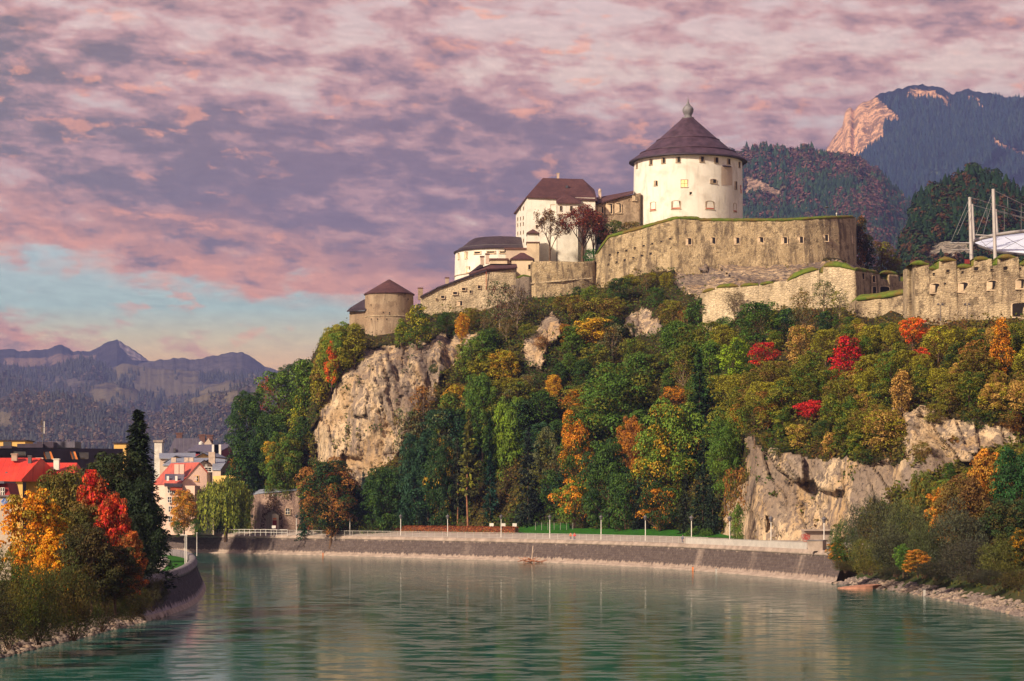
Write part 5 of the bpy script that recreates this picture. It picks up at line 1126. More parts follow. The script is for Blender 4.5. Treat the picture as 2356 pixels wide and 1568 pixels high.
pi = thing('gate_pillar', 'square brick pillar at the lower end of the sloping wing', 'pillar', tuple(at(*z3(664, 1050), 650))); mb = MB(); mb.box(at(*z3(664, 1035), 650), (1.3, 1.3, 3.4)); mb.build('shaft', MATS['tower_brick'], pi); mb = MB(); mb.box(at(*z3(664, 990), 650), (1.5, 1.5, .3)); mb.build('cap', MATS['roof_brown'], pi)
# --- round corner tower
TYc = 652; tc = (X(895.5, TYc), TYc); tR = 55.5/F*TYc; tw = thing('corner_tower', 'round brick corner tower with a dark red cone roof, leftmost castle tower', 'tower', (tc[0], tc[1], Z(777, TYc)))
mb = MB(); mb.lathe((*tc, 0), [(tR+.25, Z(800, TYc)), (tR+.1, Z(735, TYc)), (tR, Z(679, TYc))], 64); auto_smooth(mb.build('wall', MATS['tower_brick'], tw))
mb = MB(); mb.lathe((*tc, 0), [(tR-.3, Z(679, TYc)), (tR+.3, Z(680, TYc)), (tR+.35, Z(677.5, TYc)), (0.6, Z(645.5, TYc)), (0, Z(643, TYc))], 64); auto_smooth(mb.build('roof', MATS['roof_shingle'], tw), 30)
mb = MB(); mb.lathe((*tc, 0), [(tR+.05, Z(733, TYc)), (tR+.28, Z(732, TYc)), (tR+.28, Z(730.5, TYc)), (tR+.0, Z(730, TYc))], 64); mb.build('string_course', MATS['pale_stone'], tw)
for x, y in ((250, 1130), (352, 1190), (405, 1195), (405, 1213), (252, 1248), (305, 1248), (382, 1248), (270, 1325), (340, 1290), (560, 1080)):
    P, a = cyl_point(tc, tR+.08, *z3(x, y)); opening(tw, P, a, .38, .38, 'full', False, rev='tower_brick', name='loophole')
ta = thing('tower_annex', 'small lean-to with a dark sloping roof left of the corner tower', 'building', (X(821, 655), 655, Z(745, 655)))
mb = MB(); a_, b_ = X(804, 652), X(845, 652); mb.prism([(a_, 652), (b_, 650), (b_, 660), (a_, 660)], Z(760, 655), Z(717, 652)); mb.build('wall', MATS['tower_brick'], ta)
mb = MB(); A = [at(798, 715.5, 651), at(843, 712, 649), at(843, 688, 656), at(836, 690, 657), at(806, 708, 660)]; mb.add(A+[v+Vector((0, 0, -.3)) for v in A], [(0, 1, 2, 3, 4), (9, 8, 7, 6, 5)]+[(i, i+5, (i+1) % 5+5, (i+1) % 5) for i in range(5)]); mb.build('roof', MATS['roof_dark'], ta)
opening(ta, at(*z3(160, 1250), 651.2), 0, .5, .6, 'full', True); 
# --- lower middle fort walls with turf merlons
def z6(x, y): return (1870+x*.2505, 411.4+y*.2505)
m1 = thing('middle_bastion', 'pale stepped fort wall with grass topped merlons below the great bastion', 'fort wall', (X(1800, 560), 560, Z(712, 560)))
mp = [(1616, 673, 574, 735, 572), (1645, 664, 571, 735, 569), (1647, 661, 571, 735, 569), (1700, 658, 568, 735, 566), (1745, 655, 566, 735, 564), (1780, 650, 565, 735, 563), (1811, 646, 563, 735, 561), (1850, 628, 562, 735, 560), (1884, 618, 561, 735, 559), (1886, 630, 561, 735, 559), (1893, 630, 560.5, 735, 558.5), (1895, 612, 560.5, 735, 558.5), (1930, 612, 559, 735, 557), (1968, 620, 557.5, 735, 555)]
wall('wall', mp, 'pale_stone', m1, 8, .8, .22, 251, 'roof_grass', below=4)
for seg_, h_ in (([(1616, 672, 573.8), (1644, 664, 571)], .7), ([(1648, 661, 570.8), (1698, 657, 568)], .9), ([(1703, 658, 567.8), (1744, 654, 566)], .8), ([(1749, 654, 565.8), (1779, 650, 565)], .7), ([(1811, 646, 563), (1850, 628, 562), (1883, 618, 561)], 1.1), ([(1895, 612, 560.4), (1930, 612, 559), (1968, 620, 557.3)], 1.3)):
    grass_cap(m1, seg_, h_, 6, .35, seed=int(seg_[0][0]))
m2 = thing('middle_bastion', 'right hand return of the pale fort wall with small openings and an arched recess', 'fort wall', (X(2030, 580), 580, Z(700, 580)))
wall('wall', [(1968, 620, 557.5, 700, 555), (1995, 625, 566, 700, 564), (2023, 630, 576, 700, 574), (2026, 642, 578, 700, 576), (2042, 644, 582, 700, 580), (2044, 632, 582, 700, 580), (2066, 632, 586, 700, 584), (2068, 648, 586, 700, 584), (2082, 648, 588, 700, 586), (2084, 630, 588, 700, 586), (2110, 630, 590, 700, 588)], 'bastion_stone', m2, 8, .8, .2, 261, 'roof_grass', below=4)
for seg_ in ([(1968, 620, 557.2), (2023, 630, 576)], [(2027, 628, 582), (2066, 630, 586)], [(2078, 628, 588), (2108, 629, 590)]): grass_cap(m2, seg_, .9, 6, .3, seed=int(seg_[0][0]))
for x, y, w, h, Yq in ((460, 900, 1.0, 1.4, 563), (560, 925, 1.0, 1.4, 568), (565, 1030, 1.3, 1.6, 568), (660, 1030, 2.6, 1.4, 576)): opening(m2, at(*z6(x, y), Yq-.4), .75 if Yq < 575 else .4, w, h, 'full', True)
m3 = thing('outwork_wall', 'low rubble wall with a bright turf top in front of the arched recess', 'fort wall', (X(2030, 530), 530, Z(727, 530)))
wall('wall', [(1969, 690, 535, 740, 534), (2030, 684, 532, 740, 531), (2096, 672, 528, 740, 527)], 'fort_stone', m3, 16, .8, .22, 271, 'roof_grass', below=5)
grass_cap(m3, [(1970, 690, 534.8), (2030, 684, 531.8), (2096, 672, 527.8)], 1.4, 12, .5, seed=77)
# --- right fort
m4 = thing('right_bastion', 'tall rubble fort wall with turf capped merlons and arched gun windows at the right edge', 'fort wall', (X(2220, 480), 480, Z(735, 480)))
top = [(2092, 615, 488), (2099, 611, 484), (2101, 609, 480)]
def mer(a, b, yt, yg, Yq): return [(a, yt, Yq), (b, yt, Yq), (b+.6, yg, Yq)]
prof = [(2099, 609, 482), (2137, 606, 479.5), (2138, 619, 479.5), (2160, 619, 478.5), (2161, 601, 478.5), (2216, 600, 477), (2217, 606, 477), (2238, 606, 476), (2239, 616, 476), (2200, 0, 0)]
rp = [(2094, 614, 492), (2099, 609, 483), (2104, 608, 480), (2137, 607, 479), (2138, 618, 479), (2160, 618, 478), (2161, 600, 478), (2200, 599, 477), (2201, 614, 477), (2240, 614, 476), (2241, 598, 476), (2281, 597, 475), (2282, 609, 475), (2294, 609, 474.6), (2295, 594, 474.6), (2344, 592, 473), (2345, 608, 473), (2366, 608, 472), (2367, 590, 472), (2420, 590, 470), (2421, 606, 470), (2450, 606, 469), (2451, 588, 469), (2520, 588, 467)]
rpp = [(a, b, c, 748, c-3) for a, b, c in rp]
wall('wall', rpp, 'fort_stone', m4, 9, .7, .28, 281, 'roof_grass', below=5)
for a, b, y, Yq in ((2097, 2137, 607, 479.3), (2162, 2200, 599, 477.5), (2242, 2281, 597, 475.6), (2296, 2344, 593, 473.8), (2368, 2420, 590, 471), (2452, 2520, 588, 468)): grass_cap(m4, [(a, y, Yq-.2), ((a+b)/2, y-1, Yq-.2), (b, y, Yq-.2)], 1.0, 8, .35, seed=int(a))
for a, b, y, Yq in ((2138, 2160, 618, 478.5), (2202, 2240, 614, 476.5), (2283, 2294, 609, 474.8), (2346, 2366, 608, 472.5)): grass_cap(m4, [(a, y, Yq-.15), (b, y, Yq-.15)], .8, 5, .25, seed=int(a))
def rY(px, py): i = float(np.interp(px, [p[0] for p in rp], [p[2] for p in rp])); return i-3*(py-600)/148
for x, y in ((1125, 1012), (1385, 1002), (1650, 985), (1915, 972)):
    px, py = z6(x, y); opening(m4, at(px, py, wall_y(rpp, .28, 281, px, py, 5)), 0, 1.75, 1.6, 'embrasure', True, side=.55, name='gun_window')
for x, y, s in ((1112, 875, .45), (1240, 850, .6), (1375, 860, .45), (1500, 830, .8), (1642, 838, .5), (1905, 828, .5), (1215, 965, .4), (1770, 825, .8)):
    px, py = z6(x, y); opening(m4, at(px, py, wall_y(rpp, .28, 281, px, py, 5)), 0, s, s*.9, 'full', False, rev='fort_stone', name='loophole')
px, py = z6(1905, 1215); opening(m4, at(px, py, wall_y(rpp, .28, 281, px, py, 5)), 0, 3.2, 2.4, 'full', True, name='archway')
# drain box and floodlights
bx_ = thing('red_box', 'small dark red box between two grass mounds on the right fort wall', 'box', tuple(at(*z6(1418, 785), 479))); mb = MB(); mb.box(at(*z6(1418, 765), 479), (.95, .6, .85)); mb.box(at(*z6(1418, 745), 479), (1.1, .7, .08)); mb.build('body', MATS['dark_red_wall'], bx_)
for i, (x, lab) in enumerate(((1172, 'left one of the two twin floodlights standing before the right fort wall'), (1418, 'right one of the two twin floodlights standing before the right fort wall'))):
    px, _ = z6(x, 0); Yq = 470; b_ = at(px, 728, Yq); f = thing('floodlight', lab, 'floodlight', tuple(b_), 'twin floodlights before the right fort wall'); mb = MB(); mb.tube(b_+Vector((0, 0, -1)), at(px, 702, Yq), .09, .06, 6); mb.build('pole', MATS['dark_steel'], f)
    for s in (-1, 1): mb = MB(); mb.box(at(px, 702, Yq)+Vector((s*.42, 0, .1)), (.42, .35, .32), 0, 0, .4*s); mb.tube(at(px, 704, Yq), at(px, 702, Yq)+Vector((s*.42, 0, 0)), .04); mb.build('lamp_head', MATS['dark_steel'], f)
# small posts on the great bastion's lawn
for (x, y, lab, nm) in ((1862, 912, 'thin lamp with a round cap on the turf of the great bastion', 'lamp'), (1940, 960, 'tiny white post on the turf at the right end of the great bastion', 'post')):
    px, py = zk(x, y); q = at(px, py, 655); t_ = thing(nm, lab, nm, (q.x, q.y, q.z-2)); mb = MB(); mb.tube((q.x, q.y, Z(503, 655)-1), q, .08); mb.build('pole', MATS['dark_steel' if nm == 'lamp' else 'white_paint'], t_)
    mb = MB(); mb.lathe(q, [(.0, .25), (.7 if nm == 'lamp' else .25, .0), (.6 if nm == 'lamp' else .25, -.1), (0, -.1)][::-1], 12); mb.build('cap', MATS['dark_steel' if nm == 'lamp' else 'white_paint'], t_)
# --- tensile roof
TY_ = 545; tr = thing('tensile_roof', 'pale blue stadium style membrane roof with white masts and cables at the right edge', 'tent roof', tuple(at(2300, 600, TY_)))
def tube_t(name, a, b, r, m='steel', r1=None, p=tr): mb = MB(); mb.tube(a, b, r, r1, 10); return mb.build(name, MATS[m], p)
def z5(x, y): return (1851+x*.2624, 168.3+y*.2624)
tube_t('mast', at(*z5(1465, 1545), 536)+Vector((0, 0, -3)), at(*z5(1449, 1090), 536), .45, r1=.38); tube_t('mast', at(*z5(1675, 1620), 530)+Vector((0, 0, -3)), at(*z5(1655, 1018), 530), .43, r1=.38)
tube_t('mast', at(*z5(1486, 1460), 548), at(*z5(1470, 1150), 548), .28); tube_t('mast', at(*z5(1690, 1400), 545), at(*z5(1676, 1195), 545), .28)
arc = [z5(1462, 1482), z5(1560, 1448), z5(1680, 1420), z5(1800, 1402), z5(1924, 1388), z5(2100, 1375), z5(2400, 1370)]
mb = MB(); mb.path([at(*p, 538) for p in arc], .42, 10); mb.build('ring_beam', MATS['steel'], tr)
mb = MB(); mb.path([at(*z5(1460, 1490), 538), at(*z5(1560, 1530), 537), at(*z5(1680, 1570), 536), at(*z5(2400, 1640), 536)], .32, 8); mb.build('lower_truss', MATS['dark_steel'], tr)
mb = MB(); mb.path([at(*z5(1275, 1492), 536), at(*z5(1450, 1492), 536)], .18, 8); mb.path([at(*z5(1290, 1552), 536), at(*z5(1450, 1550), 536)], .14, 8); mb.build('strut', MATS['steel'], tr)
mb = MB(); mb.path([at(*z5(1500, 1420), 534), at(*z5(1650, 1432), 534)], .2, 8); mb.build('strut', MATS['steel'], tr)
cab = [((1449, 1095), (1285, 1480)), ((1455, 1160), (1340, 1420)), ((1655, 1030), (1508, 1412)), ((1655, 1100), (1560, 1440)), ((1465, 1095), (1924, 1225)), ((1480, 1160), (1924, 1275)), ((1660, 1030), (2100, 1240)), ((1690, 1205), (1924, 1268)), ((1752, 1190), (1752, 1390)), ((1900, 1150), (1900, 1375)), ((1780, 1090), (1785, 1220)), ((1600, 1200), (1602, 1300)), ((1285, 1480), (1440, 1560)), ((1500, 1420), (1640, 1565)), ((1560, 1530), (1700, 1440)), ((1700, 1560), (1924, 1450)), ((1760, 1440), (2000, 1570))]
for i in range(0, len(cab)): mb = MB(); (a, b) = cab[i]; mb.tube(at(*z5(*a), 534.5), at(*z5(*b), 534.5), .05, seg=5); mb.build('cable', MATS['cable'], tr)
# membrane: saddle between ring beam and lower truss
mu, mv = 18, 8; V = np.zeros((mu, mv, 3))
for i in range(mu):
    s = i/(mu-1); xz = 1490+s*900; top_y = float(np.interp(xz, [1462, 1560, 1680, 1800, 1924, 2100, 2400], [1490, 1462, 1436, 1420, 1404, 1392, 1388])); bot_y = float(np.interp(xz, [1460, 1560, 1680, 2400], [1490, 1528, 1562, 1640]))
    for j in range(mv):
        f = j/(mv-1); p = z5(xz, top_y*(1-f)+bot_y*f); V[i, j] = at(*p, 562-21*math.sin(math.pi*f*.5))
tl_ = np.array(_root_tf(tr)[0]); me = np_mesh('membrane', V.reshape(-1, 3)-tl_, grid_faces(mu, mv), [MATS['membrane']], smooth=True); mo = link('membrane', me, tr); sd = mo.modifiers.new('thick', 'SOLIDIFY'); sd.thickness = .06
# ---------------------------------------------------------------- promenade furniture
_fx = CX+F*far_top[:, 0]/far_top[:, 1]
def promP(px, off=0.0, z=QT):
    """a point on the promenade: frame column px, off metres behind the wall top"""
    Y = float(np.interp(px, _fx, far_top[:, 1])); a = offset_line(far_top, off); fx = CX+F*a[:, 0]/a[:, 1]; Y = float(np.interp(px, fx, a[:, 1])); return Vector((X(px, Y), Y, z))
railL = offset_line(far_s, 1.5)
def rail_pts(p0, p1, step):
    fx = CX+F*railL[:, 0]/railL[:, 1]; m = (fx >= p0-30) & (fx <= p1+30); P = railL[m]; L = np.concatenate([[0], np.cumsum(np.linalg.norm(np.diff(P, axis=0), axis=1))]); n = max(2, int(L[-1]/step)); t = np.linspace(0, L[-1], n)
    return [Vector((np.interp(s, L, P[:, 0]), np.interp(s, L, P[:, 1]), 0)) for s in t]
def railing(p0, p1, lab, step=3.3):
    pts = rail_pts(p0, p1, step); r = thing('railing', lab, 'railing', tuple(pts[len(pts)//2]+Vector((0, 0, QT+.05))))
    z0 = QT+.07
    for nm, z, t in (('top_rail', z0+1.3, .05), ('bottom_rail', z0+.18, .03)):
        mb = MB(); mb.path([p+Vector((0, 0, z)) for p in pts], t, 5); mb.build(nm, MATS['rail_paint'], r)
    for p in pts[-100:]: mb = MB(); mb.box(p+Vector((0, 0, z0+.65)), (.09, .09, 1.3)); mb.build('post', MATS['rail_paint'], r)
    for a, b in zip(pts[:-1], pts[1:]):
        mb = MB()
        for k in range(1, 9):
            q = a.lerp(b, k/9); mb.box(q+Vector((0, 0, z0+.72)), (.03, .03, 1.1))
        mb.build('baluster_panel', MATS['grey_paint'], r)
    return r
railing(300, 1600, 'long pale metal railing along the far river promenade')
# solid white parapet towards the right end
pts = rail_pts(1600, 1850, 2.0); pr = thing('parapet', 'solid pale parapet panels at the right end of the far promenade', 'parapet', tuple(pts[len(pts)//2]+Vector((0, 0, QT))))
mb = MB()
for a, b in zip(pts[:-1], pts[1:]):
    c = (a+b)/2; d = b-a; mb.box(c+Vector((0, 0, QT+.62)), (d.length-.03, .12, 1.1), math.atan2(d.y, d.x))
mb.build('panel', MATS['rail_paint'], pr); mb = MB(); mb.path([p+Vector((0, 0, QT+1.24)) for p in pts], .05, 5); mb.build('top_rail', MATS['grey_paint'], pr)
blk = promP(1880, -.4); eb = thing('concrete_block', 'squat concrete end block where the promenade wall meets the bushes', 'block', tuple(blk)); mb = MB(); mb.box(blk+Vector((0, 0, .75)), (2.7, 1.4, 1.7), -.6); mb.build('body', MATS['concrete'], eb); mb = MB(); mb.box(blk+Vector((0, 0, 1.65)), (3.0, 1.7, .14), -.6); mb.build('cap', MATS['coping_stone'], eb)
# shelter niche with graffiti at the foot of the right cliff
Yg = 409; gq = at(1880, 1262, Yg); gn = thing('rock_shelter', 'small concrete shelter with red graffiti at the foot of the right cliff', 'shelter', (gq.x, gq.y, QT))
mb = MB(); mb.box((gq.x, Yg, QT+1.5), (5.0, 3, 3.0)); mb.build('wall', MATS['concrete'], gn); mb = MB(); mb.box((gq.x+.4, Yg-.3, QT+3.1), (6.0, 4, .3)); mb.build('roof', MATS['concrete'], gn)
mb = MB(); rs = np.random.RandomState(4)
for k in range(9):
    c = Vector((gq.x-2.1+.35*rs.normal()*1.2, Yg-1.53, QT+1.9+.35*rs.normal()*.8)); r = .18+.25*rs.random(); n = 10
    for i in range(n): a0, a1 = i/n*6.28, (i+.8)/n*6.28; mb.tube(c+Vector((r*math.cos(a0), 0, r*math.sin(a0))), c+Vector((r*math.cos(a1), 0, r*math.sin(a1))), .045, seg=4)
mb.build('graffiti', MATS['graffiti_red'], gn)
# street lamps
LAMPS = [(580, 'in front of the round gatehouse left of its arch'), (682, 'beside the dark conifer right of the gatehouse'), (805, 'left of the small blue spruce, by the parked cars'), (922, 'under the dark domed tree left of the lawn'), (1030, 'before the lawn, left of the red barked pine'), (1153, 'between the white notice boards'), (1265, 'at the green wire fence right of the lawn'), (1383, 'under the tall orange maple'), (1485, 'under the green and yellow maple'), (1591, 'before the dark conifers left of the right cliff'), (1679, 'at the very left edge of the right cliff'), (1774, 'standing directly in front of the bare right cliff'), (1896, 'above the end block beside the right bushes')]
def lamp(px, lab):
    p = promP(px, 1.6); r = thing('street_lamp', 'white pole lamp with black lantern '+lab, 'street lamp', tuple(p), 'street lamps on the far promenade'); h = 5.3
    mb = MB(); mb.tube(p, p+Vector((0, 0, .6)), .14, .12, 8); mb.tube(p+Vector((0, 0, .6)), p+Vector((0, 0, h-.8)), .10, .075, 8); mb.build('pole', MATS['white_paint'], r)
    mb = MB(); mb.lathe(p, [(.06, h-.85), (.2, h-.75), (.34, h-.25), (.46, h-.22), (.38, h-.05), (.1, h+.12), (.04, h+.35)], 8); mb.build('lantern', MATS['dark_steel'], r)
    return r
for px, lab in LAMPS: lamp(px, lab)
p = promP(472, 1.6); fp = thing('flag_pole', 'plain white pole in front of the willow on the far promenade', 'pole', tuple(p)); mb = MB(); mb.tube(p, p+Vector((0, 0, 4.2)), .09, .07, 7); mb.build('pole', MATS['white_paint'], fp); mb = MB(); mb.lathe(p, [(.07, 4.2), (.12, 4.25), (0, 4.4)], 8); mb.build('cap', MATS['white_paint'], fp)
# lawn rising behind the hedge
def lawn(name, p0, p1, o0, o1, z0, z1, m='lawn_green', n=60):
    V = []
    for px in np.linspace(p0, p1, n):
        for j in range(9):
            f = j/8; q = promP(px, o0+(o1-o0)*f, z0+(z1-z0)*f**1.3); q.z += .15*float(fbm(q.x*.2, q.y*.2))*min(1, f*4); V.append(q)
    return tag(link(name, np_mesh(name, np.array([tuple(v) for v in V]), grid_faces(n, 9, True), [MATS[m]], smooth=True)), kind='structure')
lawn('lawn', 690, 1310, 9.0, 24, QT+1.15, 8.9); lawn('lawn', 1310, 1700, 8.6, 16, QT+1.15, 7.2)
# hedge
def leafbox(name, parent, A, B, w, h, n, col, col2, share, leaf=.28, z0=QT, seed=0):
    rs = np.random.RandomState(seed); A, B = np.array(A, float), np.array(B, float); d = B-A; L = np.linalg.norm(d); t = d/L; nn = np.array([-t[1], t[0]])
    u = rs.random(n); f = rs.random(n); side = rs.randint(0, 3, n); y = np.where(side == 0, -w/2, np.where(side == 1, w/2, (rs.random(n)-.5)*w)); z = np.where(side == 2, h, rs.random(n)*h)+rs.normal(size=n)*.07
    C = np.stack([A[0]+t[0]*u*L+nn[0]*y, A[1]+t[1]*u*L+nn[1]*y, z0+z], 1); C[:, :2] += rs.normal(size=(n, 2))*.08
    N0 = np.where((side == 2)[:, None], np.array([0, 0, 1.]), np.stack([nn[0]*np.sign(y), nn[1]*np.sign(y), np.zeros(n)], 1))+rs.normal(size=(n, 3))*.4
    o0 = np.array(_root_tf(parent)[0]); me = leaf_mesh(name, C-o0, N0, leaf*(.6+.8*rs.random(n)), np.clip(1-(z/h)*.9+rs.normal(size=n)*.16, 0, 1), rs)
    o = link(name, me, parent); o.color = (*col, 1); o['tint2'] = list(col2); o['share'] = share; return o
hd = thing('hedge', 'long clipped hedge, green below and rusty red on top, along the far promenade', 'hedge', tuple(promP(930, 8.5)))
ps = [promP(px, 8.6) for px in np.linspace(664, 1189, 9)]; mb = MB()
for a, b in zip(ps[:-1], ps[1:]):
    c = (a+b)/2; d = b-a; mb.box(c+Vector((0, 0, 1.3)), (d.length, .8, 2.2), math.atan2(d.y, d.x))
mb.build('stems', MATS['bark'], hd)
for i, (a, b) in enumerate(zip(ps[:-1], ps[1:])): leafbox('foliage', hd, (a.x, a.y), (b.x, b.y), 1.1, 2.6, 4200, (.05, .12, .02), (.36, .09, .04), .55, seed=i)
# notice boards
for i, (px, lab) in enumerate(((1131, 'white notice board on the lawn, left one of three'), (1158, 'white notice board on the lawn, just right of the lamp, middle one of three'), (1184, 'white notice board at the right end of the red topped hedge'))):
    p = promP(px, 12, QT+1.5); r = thing('notice_board', lab, 'notice board', tuple(p), 'white notice boards by the lawn'); mb = MB()
    for s in (-.4, .4): mb.tube(p+Vector((s, 0, -.4)), p+Vector((s, 0, 1.3)), .04)
    mb.build('legs' if False else 'stand', MATS['steel'], r); mb = MB(); mb.box(p+Vector((0, -.06, 1.55)), (1.0, .07, .8)); mb.build('board', MATS['white_paint'], r)
# wire fence
fn = thing('wire_fence', 'thin green wire fence at the foot of the wood right of the lawn', 'fence', tuple(promP(1280, 14)))
fpst = [promP(px, 14+.01*(px-1237), QT+1.6) for px in np.linspace(1232, 1318, 7)]
for p in fpst: mb = MB(); mb.tube(p, p+Vector((0, 0, 2.1)), .05); mb.build('post', MATS['grey_paint'], fn)
mb = MB()
for a, b in zip(fpst[:-1], fpst[1:]):
    for k in range(9): mb.tube(a+Vector((0, 0, .15+.23*k)), b+Vector((0, 0, .15+.23*k)), .016, seg=3, cap=False)
mb.build('wire_mesh', plain('green_wire', (.02, .07, .03), .6), fn)
# tunnel gatehouse
GY_ = 622; gh = thing('gatehouse', 'reddish rubble gatehouse with an arched doorway and a curved end behind the willow', 'gatehouse', (X(636, GY_), GY_, QT))
z4b = lambda x, y: (355.3+x*.15875, 991+y*.15875)
cg = [(574, 1140, 640, 1235, 640), (578, 1138.5, 631, 1235, 631), (585, 1136.5, 625.5, 1235, 625.5), (595, 1134, 622.5, 1235, 622.5), (612, 1132.5, 621.5, 1235, 621.5), (643, 1130, 621, 1235, 621), (690, 1125.5, 621, 1235, 621), (700, 1124.5, 622, 1235, 622)]
wall('wall', cg, 'gate_stone', gh, 12, .6, .12, 301, below=0)
mb = MB()
for (p, q) in zip(cg[:-1], cg[1:]):
    A = at(p[0], p[1], p[2]-.3); B = at(q[0], q[1], q[2]-.3); U = Vector((0, 4, .9)); D = Vector((0, 0, -.28)); mb.add([A, B, B+U, A+U, A+D, B+D, B+U+D, A+U+D], [(0,1,2,3),(7,6,5,4),(0,4,5,1),(2,6,7,3)])
mb.build('roof_edge', MATS['grey_metal_roof'], gh)
def gp(px, py, d=0): return at(px, py, 620.8-d)
# arch: ring of voussoirs, dark vault, pale inner wall, door
ax, aw, ay, ab = 628.3, 15.2, 1192, 1216
mb = MB(); n = 12
for i in range(n):
    t0, t1 = math.pi*i/n, math.pi*(i+.92)/n
    q = [(ax-math.cos(t)*r, ay-math.sin(t)*r) for t, r in ((t0, aw), (t1, aw), (t1, aw+2.6), (t0, aw+2.6))]; mb.add([gp(*c, .25) for c in q]+[gp(*c, -.4) for c in q], [(3,2,1,0),(4,5,6,7),(0,1,5,4),(2,3,7,6),(1,2,6,5),(3,0,4,7)])
mb.build('arch_ring', MATS['dark_stone'], gh)
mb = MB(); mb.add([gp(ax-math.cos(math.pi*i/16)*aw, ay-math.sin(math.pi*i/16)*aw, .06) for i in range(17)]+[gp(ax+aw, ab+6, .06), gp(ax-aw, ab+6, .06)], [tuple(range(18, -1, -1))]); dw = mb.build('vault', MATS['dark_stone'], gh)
mb = MB(); mb.add([gp(ax-2.5+0, ab+6, .10), gp(ax+13, ab+6, .10), gp(ax+13, ay-5, .10), gp(ax+5, ay-10, .10), gp(ax-2.5, ay-8, .10)], [(4,3,2,1,0)]); mb.build('inner_wall', MATS['beige_plaster'], dw)
mb = MB(); mb.box(gp(ax+3.5, 1209, .16), (1.1, .08, 2.6)); dr = mb.build('door', MATS['dark_red_wall'], gh)
mb = MB(); mb.box(gp(ax+3.5, 1194, .16), (.9, .05, .35)); mb.build('sign_plate', MATS['orange_paint'], gh)
o = opening(gh, gp(*z4b(1932, 1176)), 0, 1.1, 1.5, 'pane', True, pane='glass_dark')
mb = MB(); q = gp(*z4b(1715, 935), .5); mb.tube(q+Vector((0, .6, 0)), q, .04); mb.lathe(q, [(.05, -.3), (.18, -.2), (.18, .1), (0, .25)], 8); mb.build('wall_lantern', MATS['steel'], gh)
def ivy(name, parent, poly, Yw, n, col, col2, share, leaf=.35, seed=0, yfun=None):
    rs = np.random.RandomState(seed); P = np.array(poly, float); x0, y0 = P.min(0); x1, y1 = P.max(0); px = x0+(x1-x0)*rs.random(n*3); py = y0+(y1-y0)*rs.random(n*3)
    k = inpoly(px, py, poly) & (fbm(px*.12, py*.12, seed=seed) > .42); px, py = px[k][:n], py[k][:n]; Yv = np.full(len(px), Yw) if yfun is None else np.array([yfun(a, b) for a, b in zip(px, py)]); Yv = Yv-.1-.5*rs.random(len(px))
    C = np.stack([X(px, Yv), Yv, Z(py, Yv)], 1); o0 = np.array(_root_tf(parent)[0]) if parent is not None else 0
    me = leaf_mesh(name, C-o0, np.array([0, -1., .4])+rs.normal(size=(len(px), 3))*.5, leaf*(.6+.8*rs.random(len(px))), rs.random(len(px)), rs); o = link(name, me, parent); o.color = (*col, 1); o['tint2'] = list(col2); o['share'] = share; return o
ivy('ivy', gh, [(612, 1145), (625, 1135), (640, 1150), (650, 1185), (652, 1215), (644, 1215), (642, 1185), (628, 1175), (612, 1185), (608, 1215), (600, 1215), (603, 1180)], 620.8, 650, (.06, .035, .02), (.12, .05, .03), .4, seed=8)
# white railing before the gatehouse
rl = thing('railing', 'short white railing in front of the gatehouse arch', 'railing', tuple(promP(600, 9)))
A, B = promP(538, 9), promP(661, 9); A.y = B.y = 598; mb = MB(); A = at(538, 1217, 606); B = at(661, 1217, 600); A.z = B.z = QT
for z in (1.6, .9): mb.tube(A+Vector((0, 0, z)), B+Vector((0, 0, z)), .06, seg=5)
mb.build('rail', MATS['white_paint'], rl)
for k in range(11): q = A.lerp(B, k/10); mb = MB(); mb.box(q+Vector((0, 0, .8)), (.09, .09, 1.7)); mb.build('post', MATS['white_paint'], rl)
q = A.lerp(B, .74); q = Vector((X(630, 600), 600, QT)); s_ = thing('small_sign', 'little white sign board before the gatehouse door', 'sign', tuple(q)); mb = MB(); mb.tube(q, q+Vector((0, 0, 2.0)), .05); mb.build('stand', MATS['steel'], s_); mb = MB(); mb.box(q+Vector((0, -.05, 2.3)), (1.0, .06, .7)); mb.build('board', MATS['white_paint'], s_)
# parked cars behind the hedge
def car(px, off, m, lab, rz=0):
    p = promP(px, off, QT+1.5); r = thing('parked_car', lab, 'car', tuple(p), 'cars parked behind the hedge', rz); L = 4.3
    def P_(mbf): return mbf
    def loc(v): c, s = math.cos(rz), math.sin(rz); return Vector((p.x+v[0]*c-v[1]*s, p.y+v[0]*s+v[1]*c, p.z+v[2]))
    def loft(name, secs, m_, par):
        mb = MB(); vs = []; n = len(secs)
        for x, hw, z0, z1 in secs: vs += [loc((x, -hw, z0)), loc((x, hw, z0)), loc((x, hw*.93, z1)), loc((x, -hw*.93, z1))]
        fs = [(3, 2, 1, 0), tuple(4*(n-1)+i for i in range(4))]
        for i in range(n-1):
            for j in range(4): a = 4*i+j; b = 4*i+(j+1) % 4; fs.append((a, b, b+4, a+4))
        mb.add(vs, fs); return mb.build(name, MATS[m_], par)
    loft('body', [(-2.15, .7, .35, .75), (-2.0, .85, .28, .92), (-1.0, .88, .25, .98), (.9, .88, .25, .95), (1.8, .84, .28, .82), (2.15, .7, .35, .65)], m, r)
    cb = loft('cabin', [(-1.75, .72, .95, 1.0), (-1.2, .74, .96, 1.42), (.2, .74, .96, 1.46), (.95, .74, .94, .98)], 'glass_dark', r); loft('roof', [(-1.25, .70, 1.40, 1.45), (.25, .70, 1.44, 1.50)], m, r)
    for x in (-1.3, 1.35):
        for y in (-.82, .82): mb = MB(); mb.tube(loc((x, y-.1, .32)), loc((x, y+.1, .32)), .32, seg=14); w = mb.build('wheel', MATS['tyre'], r)
